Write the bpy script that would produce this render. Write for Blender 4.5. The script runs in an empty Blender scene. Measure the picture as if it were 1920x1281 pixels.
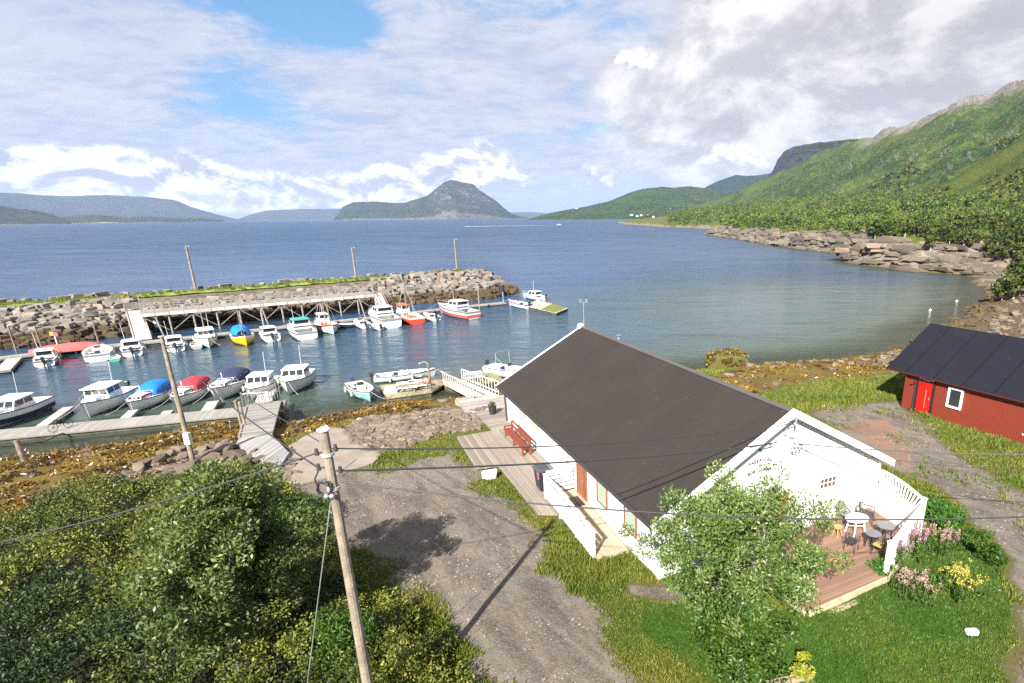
import bpy, bmesh, math, random
import numpy as np
from mathutils import Vector, Matrix, noise as mnoise

sc = bpy.context.scene
COL = sc.collection
R = math.radians
random.seed(7)
RNG = np.random.default_rng(11)

# ------------------------------------------------------------------ camera
CAMZ = 15.5
F_PX, X0, Y0, TH, RO = 1061.168, 1138.099, 744.302, 0.309314, -0.0108633
_fw = np.array([0, math.cos(TH), -math.sin(TH)])
_rt = np.array([1.0, 0, 0])
_up = np.cross(_rt, _fw)
CR = _rt * math.cos(RO) + _up * math.sin(RO)
CU = _up * math.cos(RO) - _rt * math.sin(RO)
cam = bpy.data.cameras.new("camera")
camo = bpy.data.objects.new("camera", cam)
COL.objects.link(camo)
m = Matrix.Identity(4)
for i in range(3):
    m[i][0], m[i][1], m[i][2] = CR[i], CU[i], -_fw[i]
m[2][3] = CAMZ
camo.matrix_world = m
cam.sensor_width = 36
cam.lens = F_PX / 1920 * 36
cam.shift_x = (960 - X0) / 1920
cam.shift_y = (Y0 - 640.5) / 1920
cam.clip_start = 0.1
cam.clip_end = 60000
sc.camera = camo

# ------------------------------------------------------------------ exposure, sun, sky
sc.view_settings.view_transform = 'Standard'
sc.view_settings.look = 'None'
sc.view_settings.gamma = 1
sc.view_settings.exposure = 1.5
sc.cycles.use_denoising = False
sc.cycles.max_bounces = 8
sc.cycles.diffuse_bounces = 3
sc.cycles.glossy_bounces = 3
sc.cycles.transmission_bounces = 4
sc.cycles.transparent_max_bounces = 16
sc.cycles.volume_bounces = 0
sc.cycles.caustics_reflective = False
sc.cycles.caustics_refractive = False
SUN_EL, SUN_AZ = R(36.7), R(18.16)          # light travels towards azimuth +18 deg (from +Y to +X)
ldir = Vector((math.sin(SUN_AZ) * math.cos(SUN_EL), math.cos(SUN_AZ) * math.cos(SUN_EL), -math.sin(SUN_EL)))
sl = bpy.data.lights.new("sun", 'SUN')
sl.energy = 5.0
sl.angle = R(0.55)
sl.color = (1.0, 0.955, 0.88)
so = bpy.data.objects.new("sun", sl)
so.rotation_euler = ldir.to_track_quat('-Z', 'Y').to_euler()
COL.objects.link(so)

def ray(px, py):
    return _fw + CR * ((px - X0) / F_PX) - CU * ((py - Y0) / F_PX)

def azel(px, py):
    d = ray(px, py)
    d = d / np.linalg.norm(d)
    return math.atan2(d[0], d[1]), math.asin(d[2])

class NT:
    """small helper for node trees"""
    def __init__(s, nt):
        s.nt = nt
    def n(s, t, **kw):
        nd = s.nt.nodes.new(t)
        for k, v in kw.items():
            if k == 'inp':
                for a, b in v.items():
                    if isinstance(b, bpy.types.NodeSocket):
                        s.nt.links.new(b, nd.inputs[a])
                    else:
                        nd.inputs[a].default_value = b
            else:
                setattr(nd, k, v)
        return nd
    def math(s, op, a, b=None, c=None, clamp=False):
        nd = s.nt.nodes.new('ShaderNodeMath')
        nd.operation = op
        nd.use_clamp = clamp
        for i, v in enumerate((a, b, c)):
            if v is None:
                continue
            if isinstance(v, bpy.types.NodeSocket):
                s.nt.links.new(v, nd.inputs[i])
            else:
                nd.inputs[i].default_value = v
        return nd.outputs[0]
    def noise(s, vec, scale, detail=4, rough=0.55, dist=0.0):
        nd = s.n('ShaderNodeTexNoise', inp={'Scale': scale, 'Detail': detail, 'Roughness': rough, 'Distortion': dist})
        if vec is not None:
            s.nt.links.new(vec, nd.inputs['Vector'])
        return nd.outputs['Fac']
    def ramp(s, fac, lo, hi, a=0.0, b=1.0):
        nd = s.n('ShaderNodeMapRange', inp={'Value': fac, 'From Min': lo, 'From Max': hi, 'To Min': a, 'To Max': b})
        nd.interpolation_type = 'SMOOTHSTEP'
        nd.clamp = True
        return nd.outputs[0]
    def mix(s, fac, a, b):
        nd = s.nt.nodes.new('ShaderNodeMix')
        nd.data_type = 'RGBA'
        for sock, v in ((nd.inputs['Factor'], fac), (nd.inputs[6], a), (nd.inputs[7], b)):
            if isinstance(v, bpy.types.NodeSocket):
                s.nt.links.new(v, sock)
            elif isinstance(v, (tuple, list)):
                sock.default_value = (*v[:3], 1)
            else:
                sock.default_value = v
        return nd.outputs[2]
    def attr(s, name):
        return s.n('ShaderNodeAttribute', attribute_name=name).outputs['Fac']
    def link(s, a, b):
        s.nt.links.new(a, b)

w = bpy.data.worlds.new("World")
sc.world = w
w.use_nodes = True
w.node_tree.nodes.clear()
W = NT(w.node_tree)
out = W.n('ShaderNodeOutputWorld')
bg = W.n('ShaderNodeBackground', inp={'Strength': 0.72})
W.link(bg.outputs[0], out.inputs[0])
sky = W.n('ShaderNodeTexSky', sky_type='NISHITA', sun_disc=False, sun_elevation=SUN_EL,
          sun_rotation=math.atan2(-ldir.x, -ldir.y), air_density=1.0, dust_density=0.6, ozone_density=2.0)
skyc = W.n('ShaderNodeVectorMath', operation='SCALE', inp={0: sky.outputs[0], 'Scale': 0.085}).outputs[0]
skyc = W.mix(0.6, skyc, (0.060, 0.205, 0.40))
tc = W.n('ShaderNodeTexCoord').outputs['Generated']
sep = W.n('ShaderNodeSeparateXYZ', inp={0: tc})
X, Y, Z = sep.outputs
az = W.math('ARCTAN2', X, Y)
el = W.math('ARCSINE', W.math('MINIMUM', W.math('MAXIMUM', Z, -0.99), 0.99))
den = W.math('ADD', W.math('MAXIMUM', Z, 0.0), 0.16)
px_ = W.math('DIVIDE', X, den)
py_ = W.math('DIVIDE', Y, den)
pl = W.n('ShaderNodeCombineXYZ', inp={0: px_, 1: py_, 2: 0.0}).outputs[0]
ae = W.n('ShaderNodeCombineXYZ', inp={0: az, 1: W.math('MULTIPLY', el, 1.7), 2: 0.0}).outputs[0]
nbig = W.noise(pl, 0.8, 8, 0.6, 0.5)
nmid = W.noise(pl, 3.0, 8, 0.66, 0.4)
nalt = W.noise(W.n('ShaderNodeVectorMath', operation='MULTIPLY', inp={0: pl, 1: (7.0, 13.0, 1)}).outputs[0], 1.0, 5, 0.6, 0.6)
def blob(px, py, rx, ry, rot=0.0):
    """soft elliptical weather patch in the sky at the direction of a picture point, radii in degrees"""
    a0, e0 = azel(px, py)
    da = W.math('SUBTRACT', az, a0)
    de = W.math('SUBTRACT', el, e0)
    c, s_ = math.cos(R(rot)), math.sin(R(rot))
    u = W.math('ADD', W.math('MULTIPLY', da, c / R(rx)), W.math('MULTIPLY', de, s_ / R(rx)))
    v = W.math('ADD', W.math('MULTIPLY', da, -s_ / R(ry)), W.math('MULTIPLY', de, c / R(ry)))
    r2 = W.math('ADD', W.math('MULTIPLY', u, u), W.math('MULTIPLY', v, v))
    return W.math('POWER', 2.718, W.math('MULTIPLY', r2, -1.0))
def add(*a):
    r_ = a[0]
    for b in a[1:]:
        r_ = W.math('ADD', r_, b)
    return r_
def mul(a, b): return W.math('MULTIPLY', a, b)
def ctr(a): return W.math('SUBTRACT', a, 0.5)
holes = add(blob(520, 12, 5.5, 2.4, -8), blob(640, 45, 3.5, 1.4, -6), blob(560, -30, 6, 2, 0), mul(blob(490, 203, 5.0, 1.5, -6), 0.95), mul(blob(1200, 236, 5.5, 1.2, 3), 0.85),
            mul(blob(1190, 65, 6, 3.0, -10), 0.5), mul(blob(960, 8, 8, 1.8), 0.55), mul(blob(430, 262, 6, 0.9, -3), 0.55), mul(blob(440, 135, 3.5, 2.5), 0.4), mul(blob(1010, 262, 9, 0.8), 0.35))
dens = add(0.98, mul(ctr(nbig), 1.1), mul(ctr(nmid), 1.9), mul(ctr(nalt), 0.5), mul(holes, -0.95))
cover = W.ramp(dens, 0.05, 0.85, 0.0, 1.0)
# veil colour, then shaded by thickness
veil = W.mix(W.ramp(add(mul(nmid, 0.6), mul(nalt, 0.4)), 0.36, 0.62), (0.265, 0.30, 0.385), (0.375, 0.38, 0.435))
veil = W.mix(W.ramp(nbig, 0.55, 0.35, 0, 0.5), veil, (0.27, 0.31, 0.41))
# cumulus heaps above the horizon
cn = W.noise(ae, 15.0, 8, 0.62, 0.3)
ae2 = W.n('ShaderNodeVectorMath', operation='ADD', inp={0: ae, 1: (-0.006, 0.022, 0)}).outputs[0]
cn2 = W.noise(ae2, 15.0, 8, 0.62, 0.3)
cumshape = add(mul(blob(60, 335, 8, 2.2, -4), 0.62), mul(blob(230, 335, 7, 2.1, -4), 0.62), mul(blob(400, 352, 8, 1.7, -3), 0.62), mul(blob(735, 338, 4.0, 2.2), 0.55),
               mul(blob(890, 315, 4.0, 2.6), 0.66), mul(blob(640, 365, 9, 1.3), 0.4), mul(blob(1180, 112, 4, 1.3), 0.5), mul(blob(1120, 330, 7, 1.8), 0.35), mul(blob(1380, 300, 5, 2.0, -10), 0.45))
cumd = add(cumshape, mul(ctr(cn), 1.3))
cum = W.ramp(cumd, 0.22, 0.58)
lit = W.ramp(W.math('SUBTRACT', cn, cn2), -0.10, 0.09)
cumcol = W.mix(lit, (0.285, 0.29, 0.34), (0.66, 0.64, 0.62))
# the big soft heap on the right
hn = W.noise(ae, 4.6, 9, 0.60, 0.4)
ae3 = W.n('ShaderNodeVectorMath', operation='ADD', inp={0: ae, 1: (-0.035, 0.06, 0)}).outputs[0]
hn2 = W.noise(ae3, 4.6, 9, 0.60, 0.4)
hshape = add(mul(blob(1440, 120, 11, 8, 10), 0.75), mul(blob(1750, 150, 15, 13, 0), 0.9), mul(blob(1300, 270, 8, 3.5, -10), 0.55), mul(blob(2100, 60, 22, 24), 0.8), mul(blob(1180, 130, 4, 1.8), 0.4))
heap = W.ramp(add(hshape, mul(ctr(hn), 1.1)), 0.20, 0.62)
grey = W.math('MINIMUM', add(mul(blob(1760, 60, 12, 5.0, -4), 0.95), mul(blob(1350, 250, 6, 2.6, -12), 0.75), mul(blob(1600, 190, 11, 2.5, -8), 0.35), mul(blob(1890, 110, 6, 3), 0.4)), 1.0)
hl_ = W.ramp(add(W.math('SUBTRACT', hn, hn2), mul(ctr(cn), 0.34), mul(grey, -0.035)), -0.12, 0.13)
hcol = W.mix(hl_, (0.335, 0.325, 0.338), (0.56, 0.545, 0.53))
hcol = W.mix(mul(grey, 0.8), hcol, W.mix(hl_, (0.262, 0.252, 0.26), (0.44, 0.425, 0.415)))
base = W.mix(cover, skyc, veil)
base = W.mix(W.math('MULTIPLY', W.ramp(el, 0.13, 0.0), 0.45), base, (0.25, 0.31, 0.43))
base = W.mix(mul(heap, 0.96), base, hcol)
colr = W.mix(mul(cum, 0.95), base, cumcol)
W.link(colr, bg.inputs['Color'])

# ------------------------------------------------------------------ picture point <-> world helpers
def G(px, py, z=0.0):
    d = ray(px, py)
    k = (z - CAMZ) / d[2]
    return np.array([d[0] * k, d[1] * k, z])

def upto(base, px, py):
    """height reached above a ground point by the upright line seen at that picture point"""
    d = ray(px, py)
    k = math.hypot(base[0], base[1]) / math.hypot(d[0], d[1])
    return CAMZ + d[2] * k

def vnoise(x, y, seed=0):
    x = np.asarray(x, float); y = np.asarray(y, float)
    xi = np.floor(x).astype(np.int64); yi = np.floor(y).astype(np.int64)
    fx = x - xi; fy = y - yi
    fx = fx * fx * (3 - 2 * fx); fy = fy * fy * (3 - 2 * fy)
    def h(a, b):
        n_ = (a * 374761393 + b * 668265263 + seed * 1442695041) & 0xFFFFFFFF
        n_ = ((n_ ^ (n_ >> 13)) * 1274126177) & 0xFFFFFFFF
        return ((n_ ^ (n_ >> 16)) & 0xFFFF) / 65535.0
    return (h(xi, yi) * (1 - fx) + h(xi + 1, yi) * fx) * (1 - fy) + (h(xi, yi + 1) * (1 - fx) + h(xi + 1, yi + 1) * fx) * fy

def fbm(x, y, oct_=5, seed=0, gain=0.5):
    a, s, t = 1.0, 0.0, 0.0
    for i in range(oct_):
        s = s + a * vnoise(x * 2 ** i + 17.3 * i, y * 2 ** i + 9.1 * i, seed + i)
        t += a; a *= gain
    return s / t * 2 - 1

def sd_poly(x, y, poly):
    """signed distance to a polygon, positive inside"""
    P = np.asarray(poly, float)[:, :2]
    x = np.asarray(x, float); y = np.asarray(y, float)
    d2 = np.full(x.shape, 1e18); inside = np.zeros(x.shape, bool)
    n = len(P)
    for i in range(n):
        ax, ay = P[i]; bx, by = P[(i + 1) % n]
        ex, ey = bx - ax, by - ay
        t = np.clip(((x - ax) * ex + (y - ay) * ey) / (ex * ex + ey * ey + 1e-12), 0, 1)
        dx, dy = x - ax - t * ex, y - ay - t * ey
        d2 = np.minimum(d2, dx * dx + dy * dy)
        c = ((ay > y) != (by > y)) & (x < ex * (y - ay) / (ey if abs(ey) > 1e-9 else 1e-9) + ax)
        inside ^= c
    return np.where(inside, 1, -1) * np.sqrt(d2)

SHORE_PX = [(-500, 905), (-200, 880), (0, 862), (60, 860), (130, 845), (250, 832), (330, 815), (400, 802), (450, 800), (520, 802), (560, 797), (600, 790),
            (640, 781), (690, 770), (740, 760), (800, 757), (850, 752), (900, 745), (940, 738), (1000, 725), (1100, 715), (1200, 710), (1320, 703), (1400, 692),
            (1450, 686), (1550, 682), (1620, 670), (1680, 658), (1730, 632), (1780, 608), (1810, 590), (1840, 565), (1850, 545), (1840, 522), (1800, 514),
            (1700, 508), (1600, 494), (1575, 488), (1640, 480), (1560, 474), (1500, 467), (1440, 458), (1400, 450), (1330, 441), (1345, 436), (1400, 434), (1290, 428), (1240, 426.5),
            (1170, 421), (1158, 418.5), (1190, 414.5), (1240, 412.5)]
SHORE = [tuple(G(a, b, 0)[:2]) for a, b in SHORE_PX] + [(1500, 3300), (3500, 2500), (3500, -500), (-300, -500), (-300, 60)]

CTRL = [(-40, 25, 2.7, 7.5), (-20, 20, 2.7, 6), (-15, 35, 2.6, 5), (-8, 40, 2.65, 4.5), (5, 25, 2.75, 5), (12, 45, 2.6, 4), (22, 38, 2.5, 5), (35, 50, 2.6, 5),
        (60, 80, 3.0, 9), (90, 110, 3.6, 13), (110, 140, 5, 9), (100, 190, 6.5, 7), (110, 260, 6, 8), (110, 420, 5, 10), (80, 900, 4, 20), (200, 1500, 5, 30), (10, 5, 2.75, 5)]
def height(x, y):
    x = np.asarray(x, float); y = np.asarray(y, float)
    wx = x + 1.2 * fbm(x / 6, y / 6, 3, 5); wy = y + 1.2 * fbm(x / 6, y / 6, 3, 9)
    far = np.clip((y - 120) / 100, 0, 1)
    wx = wx + far * 5 * fbm(x / 25, y / 25, 3, 15); wy = wy + far * 5 * fbm(x / 25, y / 25, 3, 19)
    d = sd_poly(wx, wy, SHORE)
    s = np.zeros_like(x); P = np.zeros_like(x); Wd = np.zeros_like(x)
    for cx, cy, p_, w_ in CTRL:
        k = 1 / ((x - cx) ** 2 + (y - cy) ** 2 + 9) ** 1.5
        s += k; P += k * p_; Wd += k * w_
    P /= s; Wd /= s
    dp = np.maximum(d, 0)
    z = P * (1 - np.exp(-(dp / Wd) ** 1.25))
    z = np.where(d < 0, np.maximum(0.16 * d, -6), z)
    land = np.clip((y - 60) / 60, 0, 1)
    z += land * 0.11 * np.maximum(dp - 25, 0) ** 1.0 * np.clip(1.35 - dp / 900, 0.3, 1)
    # bedrock knolls on the far bank
    rk = np.clip((y - 125) / 30, 0, 1) * np.clip(dp / 4, 0, 1) * np.clip((60 - dp) / 30, 0, 1)
    kn = 1 - np.abs(fbm(x / 15 + 0.4 * y / 15, y / 26, 4, 31))
    z += rk * (6.0 * (kn - 0.5) + 1.6 * fbm(x / 4.5, y / 6.5, 4, 44))
    z += np.clip(dp / 3, 0, 1) * 0.06 * fbm(x / 1.3, y / 1.3, 4, 3)
    return z

def gt(px, py, it=14):
    """picture point to the modelled ground"""
    px = np.atleast_1d(np.asarray(px, float)); py = np.atleast_1d(np.asarray(py, float))
    D = _fw[None] + CR[None] * ((px - X0) / F_PX)[:, None] - CU[None] * ((py - Y0) / F_PX)[:, None]
    z = np.full(px.shape, 2.6)
    for _ in range(it):
        k = (z - CAMZ) / D[:, 2]
        z = 0.5 * z + 0.5 * height(D[:, 0] * k, D[:, 1] * k)
    k = (z - CAMZ) / D[:, 2]
    return np.stack([D[:, 0] * k, D[:, 1] * k, z], 1)

def zone(pts):
    a = np.array(pts, float)
    return gt(a[:, 0], a[:, 1])[:, :2]

# ------------------------------------------------------------------ object helpers
def tag(o, label=None, cat=None, group=None, kind=None):
    if label: o['label'] = label
    if cat: o['category'] = cat
    if group: o['group'] = group
    if kind: o['kind'] = kind
    return o

def thing(name, label, cat, loc=(0, 0, 0), rz=0.0, group=None):
    o = bpy.data.objects.new(name, None)
    o.empty_display_size = 0.3
    COL.objects.link(o)
    o.location = loc
    o.rotation_euler = (0, 0, rz)
    return tag(o, label, cat, group)

class MB:
    """mesh builder: everything added becomes ONE mesh object"""
    def __init__(s):
        s.v = []; s.f = []
    def raw(s, vs, fs):
        k = len(s.v)
        s.v += [tuple(map(float, a)) for a in vs]
        s.f += [tuple(i + k for i in f) for f in fs]
        return s
    def box(s, c, d, rz=0.0, rx=0.0, ry=0.0, M=None):
        R_ = Matrix.Rotation(rz, 3, 'Z') @ Matrix.Rotation(ry, 3, 'Y') @ Matrix.Rotation(rx, 3, 'X')
        vs = []
        for a in (-1, 1):
            for b in (-1, 1):
                for e in (-1, 1):
                    p = R_ @ Vector((a * d[0] / 2, b * d[1] / 2, e * d[2] / 2)) + Vector(c)
                    vs.append(p)
        return s.raw(vs, [(0, 1, 3, 2), (4, 6, 7, 5), (0, 4, 5, 1), (2, 3, 7, 6), (0, 2, 6, 4), (1, 5, 7, 3)])
    def bar(s, p, q, w, h=None):
        h = h or w
        p = Vector(p); q = Vector(q); ax = (q - p)
        if ax.length < 1e-6: return s
        z = ax.normalized()
        up = Vector((0, 0, 1)) if abs(z.z) < 0.95 else Vector((1, 0, 0))
        x = z.cross(up).normalized(); y = x.cross(z).normalized()
        vs = [c + x * (a * w / 2) + y * (b * h / 2) for c in (p, q) for a, b in ((-1, -1), (1, -1), (1, 1), (-1, 1))]
        return s.raw(vs, [(3, 2, 1, 0), (4, 5, 6, 7), (0, 1, 5, 4), (1, 2, 6, 5), (2, 3, 7, 6), (3, 0, 4, 7)])
    def tube(s, pts, r, n=8, cap=True):
        pts = [Vector(p) for p in pts]
        rs = r if isinstance(r, (list, tuple)) else [r] * len(pts)
        k = len(s.v); prev = None
        for i, p in enumerate(pts):
            t = (pts[min(i + 1, len(pts) - 1)] - pts[max(i - 1, 0)]).normalized()
            up = prev if prev is not None else (Vector((0, 0, 1)) if abs(t.z) < 0.9 else Vector((1, 0, 0)))
            x = t.cross(up)
            if x.length < 1e-4: x = t.cross(Vector((0, 1, 0)))
            x.normalize(); y = x.cross(t).normalized(); prev = y
            for j in range(n):
                a = 2 * math.pi * j / n
                q = p + (x * math.cos(a) + y * math.sin(a)) * rs[i]
                s.v.append(tuple(q))
        for i in range(len(pts) - 1):
            for j in range(n):
                a, b = k + i * n + j, k + i * n + (j + 1) % n
                s.f.append((a, b, b + n, a + n))
        if cap:
            s.f.append(tuple(k + j for j in range(n))[::-1])
            s.f.append(tuple(k + (len(pts) - 1) * n + j for j in range(n)))
        return s
    def prism(s, poly, z0, z1):
        n = len(poly)
        vs = [(a[0], a[1], z0) for a in poly] + [(a[0], a[1], z1) for a in poly]
        return s.raw(vs, [tuple(range(n))[::-1], tuple(range(n, 2 * n))] + [(i, (i + 1) % n, n + (i + 1) % n, n + i) for i in range(n)])
    def loft(s, rings, close=True, cap=True):
        n = len(rings[0]); k = len(s.v)
        for r_ in rings:
            s.v += [tuple(map(float, a)) for a in r_]
        for i in range(len(rings) - 1):
            for j in range(n if close else n - 1):
                a, b = k + i * n + j, k + i * n + (j + 1) % n
                s.f.append((a, b, b + n, a + n))
        if cap and close:
            s.f.append(tuple(k + j for j in range(n))[::-1])
            s.f.append(tuple(k + (len(rings) - 1) * n + j for j in range(n)))
        return s
    def ball(s, c, r, nu=10, nv=6, sc=(1, 1, 1)):
        rings = []
        for i in range(nv + 1):
            t = math.pi * i / nv
            rr = max(math.sin(t), 0.02)
            rings.append([(c[0] + r * sc[0] * rr * math.cos(2 * math.pi * j / nu), c[1] + r * sc[1] * rr * math.sin(2 * math.pi * j / nu), c[2] - r * sc[2] * math.cos(t)) for j in range(nu)])
        return s.loft(rings)
    def mesh(s, name, mat, smooth=False, bevel=0.0):
        me = bpy.data.meshes.new(name)
        me.from_pydata(s.v, [], s.f)
        bm = bmesh.new(); bm.from_mesh(me)
        bmesh.ops.recalc_face_normals(bm, faces=bm.faces)
        if bevel > 0:
            bmesh.ops.bevel(bm, geom=list(bm.edges), offset=bevel, segments=1, affect='EDGES', clamp_overlap=True)
        bm.to_mesh(me); bm.free()
        if smooth:
            me.polygons.foreach_set('use_smooth', [True] * len(me.polygons))
        if mat: me.materials.append(mat)
        return me
    def build(s, name, mat, parent=None, smooth=False, bevel=0.0, label=None, cat=None, group=None, kind=None):
        o = bpy.data.objects.new(name, s.mesh(name, mat, smooth, bevel))
        COL.objects.link(o)
        if parent is not None: o.parent = parent
        return tag(o, label, cat, group, kind)

def mesh_np(name, V, F, mat, attrs=None, smooth=False):
    V = np.asarray(V, np.float32); F = np.asarray(F, np.int32)
    me = bpy.data.meshes.new(name)
    me.vertices.add(len(V)); me.vertices.foreach_set('co', V.ravel())
    k = F.shape[1]
    me.loops.add(F.size); me.loops.foreach_set('vertex_index', F.ravel())
    me.polygons.add(len(F))
    me.polygons.foreach_set('loop_start', np.arange(0, F.size, k, dtype=np.int32))
    me.polygons.foreach_set('loop_total', np.full(len(F), k, np.int32))
    me.polygons.foreach_set('use_smooth', np.full(len(F), bool(smooth)))
    me.update(calc_edges=True)
    for a, arr in (attrs or {}).items():
        at = me.attributes.new(a, 'FLOAT', 'POINT')
        at.data.foreach_set('value', np.asarray(arr, np.float32))
    if mat: me.materials.append(mat)
    return me

def obj_np(name, V, F, mat, attrs=None, smooth=False, parent=None, **tg):
    o = bpy.data.objects.new(name, mesh_np(name, V, F, mat, attrs, smooth))
    COL.objects.link(o)
    if parent is not None: o.parent = parent
    return tag(o, **tg)

def copy_tree(o, parent=None):
    c = o.copy(); COL.objects.link(c)
    c.parent = parent
    for ch in list(o.children):
        copy_tree(ch, c)
    return c

# ------------------------------------------------------------------ materials
MATS = {}
def mat(name, col, rough=0.7, metal=0.0, var=0.0, vscale=3.0, bump=0.0, bscale=20.0, spec=0.5, objvar=0.0, dirt=None, alpha=None, coat=0.0):
    if name in MATS: return MATS[name]
    mt = bpy.data.materials.new(name); mt.use_nodes = True
    N = NT(mt.node_tree); bs = mt.node_tree.nodes['Principled BSDF']
    bs.inputs['Roughness'].default_value = rough
    bs.inputs['Metallic'].default_value = metal
    bs.inputs['Specular IOR Level'].default_value = spec
    bs.inputs['Coat Weight'].default_value = coat
    c = None
    tcn = N.n('ShaderNodeTexCoord').outputs['Object']
    if var > 0 or dirt:
        f = N.noise(tcn, vscale, 6, 0.65)
        lo = tuple(a * (1 - var) for a in col); hi = tuple(min(a * (1 + var), 1) for a in col)
        c = N.mix(N.ramp(f, 0.3, 0.7), lo, hi)
        if dirt:
            f2 = N.noise(tcn, vscale * 0.4, 7, 0.7)
            c = N.mix(N.ramp(f2, dirt[1], dirt[1] + 0.14), c, dirt[0])
    if objvar > 0:
        oi = N.n('ShaderNodeObjectInfo').outputs['Random']
        hs = N.n('ShaderNodeHueSaturation', inp={'Hue': 0.5, 'Saturation': 1.0, 'Value': N.ramp(oi, 0, 1, 1 - objvar, 1 + objvar)})
        if c is not None: N.link(c, hs.inputs['Color'])
        else: hs.inputs['Color'].default_value = (*col, 1)
        c = hs.outputs[0]
    if c is not None: N.link(c, bs.inputs['Base Color'])
    else: bs.inputs['Base Color'].default_value = (*col, 1)
    if bump > 0:
        f = N.noise(tcn, bscale, 5, 0.6)
        bp = N.n('ShaderNodeBump', inp={'Strength': bump, 'Distance': 0.05, 'Height': f})
        N.link(bp.outputs[0], bs.inputs['Normal'])
    MATS[name] = mt
    return mt

def leaf_mat(name, c1, c2, c3=None, rough=0.55, trans=0.3):
    """leaf colour from the per-leaf attribute 'var' (0..1)"""
    if name in MATS: return MATS[name]
    mt = bpy.data.materials.new(name); mt.use_nodes = True
    N = NT(mt.node_tree); bs = mt.node_tree.nodes['Principled BSDF']
    v = N.attr('var')
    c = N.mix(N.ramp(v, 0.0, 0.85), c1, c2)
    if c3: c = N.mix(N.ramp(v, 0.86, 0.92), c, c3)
    oi = N.n('ShaderNodeObjectInfo').outputs['Random']
    hs = N.n('ShaderNodeHueSaturation', inp={'Hue': N.ramp(oi, 0, 1, 0.485, 0.515), 'Saturation': 1.0, 'Value': N.ramp(oi, 0, 1, 0.8, 1.2), 'Color': c})
    c = hs.outputs[0]
    N.link(c, bs.inputs['Base Color'])
    bs.inputs['Roughness'].default_value = rough
    tr = N.n('ShaderNodeBsdfTranslucent')
    tcol = N.n('ShaderNodeVectorMath', operation='MULTIPLY', inp={0: c, 1: (1.5, 1.7, 0.6)}).outputs[0]
    N.link(tcol, tr.inputs['Color'])
    mx = N.n('ShaderNodeMixShader', inp={0: trans, 1: bs.outputs[0], 2: tr.outputs[0]})
    N.link(mx.outputs[0], mt.node_tree.nodes['Material Output'].inputs['Surface'])
    MATS[name] = mt
    return mt

def wood_mat(name, col, scale=7.0, axis='Y', dark=0.55, var=0.25, objvar=0.0):
    """boards running along an object axis: seams are real darker gaps"""
    if name in MATS: return MATS[name]
    mt = bpy.data.materials.new(name); mt.use_nodes = True
    N = NT(mt.node_tree); bs = mt.node_tree.nodes['Principled BSDF']
    tcn = N.n('ShaderNodeTexCoord').outputs['Object']
    sp = N.n('ShaderNodeSeparateXYZ', inp={0: tcn})
    cr = {'X': 0, 'Y': 1, 'Z': 2}[axis]
    u = N.math('MULTIPLY', sp.outputs[cr], scale)
    cell = N.math('FLOOR', u)
    fr = N.math('FRACT', u)
    wn = N.n('ShaderNodeTexWhiteNoise', noise_dimensions='1D'); N.link(cell, wn.inputs['W'])
    stretch = [1.5, 1.5, 1.5]; stretch[cr] = 12
    g = N.noise(N.n('ShaderNodeVectorMath', operation='MULTIPLY', inp={0: tcn, 1: tuple(stretch)}).outputs[0], 1.0, 5, 0.6)
    k = N.math('ADD', N.math('MULTIPLY', wn.outputs[0], 0.5), N.math('MULTIPLY', g, 0.5))
    c = N.mix(N.ramp(k, 0.2, 0.8), tuple(a * (1 - var) for a in col), tuple(a * (1 + var) for a in col))
    st = N.noise(tcn, 0.6, 5, 0.6)
    c = N.mix(N.ramp(st, 0.5, 0.75, 0, 0.35), c, tuple(a * 0.55 for a in col))
    seam = N.ramp(N.math('ABSOLUTE', N.math('SUBTRACT', fr, 0.5)), 0.43, 0.49)
    c = N.mix(seam, c, tuple(a * (1 - dark) for a in col))
    N.link(c, bs.inputs['Base Color'])
    bs.inputs['Roughness'].default_value = 0.8
    bp = N.n('ShaderNodeBump', inp={'Strength': 0.5, 'Distance': 0.02, 'Height': N.math('SUBTRACT', 1.0, seam)})
    N.link(bp.outputs[0], bs.inputs['Normal'])
    MATS[name] = mt
    return mt
# ------------------------------------------------------------------ ground sheet
ROAD = zone([(545, 912), (567, 905), (631, 893), (700, 872), (716, 856), (760, 852), (850, 848), (905, 882), (915, 915), (990, 965), (1030, 1020), (1070, 1090), (1130, 1180), (1200, 1300), (905, 1300),
             (850, 1230), (800, 1150), (740, 1090), (690, 1060), (640, 1030), (580, 985)])
GREEN1 = zone([(716, 856), (745, 848), (820, 835), (862, 833), (850, 846), (800, 858), (740, 885), (705, 890)])
PATH2 = zone([(1180, 1098), (1240, 1103), (1320, 1108), (1320, 1130), (1240, 1122), (1185, 1112)])
ROADR = zone([(1525, 775), (1580, 762), (1640, 756), (1690, 752), (1735, 788), (1752, 828), (1820, 870), (1885, 908), (2000, 960), (1990, 1320), (1900, 1320), (1902, 1150), (1895, 1050),
              (1845, 985), (1790, 935), (1700, 890), (1640, 862), (1590, 825)])
SOIL = zone([(1580, 790), (1660, 790), (1690, 830), (1720, 880), (1690, 885), (1630, 850)])
CONC = zone([(530, 905), (567, 908), (631, 893), (700, 870), (716, 856), (662, 830), (661, 806), (612, 803), (575, 818), (535, 842), (527, 880)])
STONY = zone([(655, 815), (665, 790), (740, 782), (850, 765), (905, 770), (900, 800), (820, 812), (740, 845), (700, 850)])
STONYL = zone([(240, 930), (230, 890), (330, 855), (445, 825), (540, 850), (560, 900), (420, 905), (300, 920)])
WEEDC = zone([(-100, 900), (0, 850), (250, 815), (450, 780), (560, 775), (690, 755), (860, 735), (900, 770), (740, 785), (665, 795), (612, 803), (560, 820), (450, 845), (345, 868), (250, 905), (100, 952), (-100, 1010)])
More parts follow.
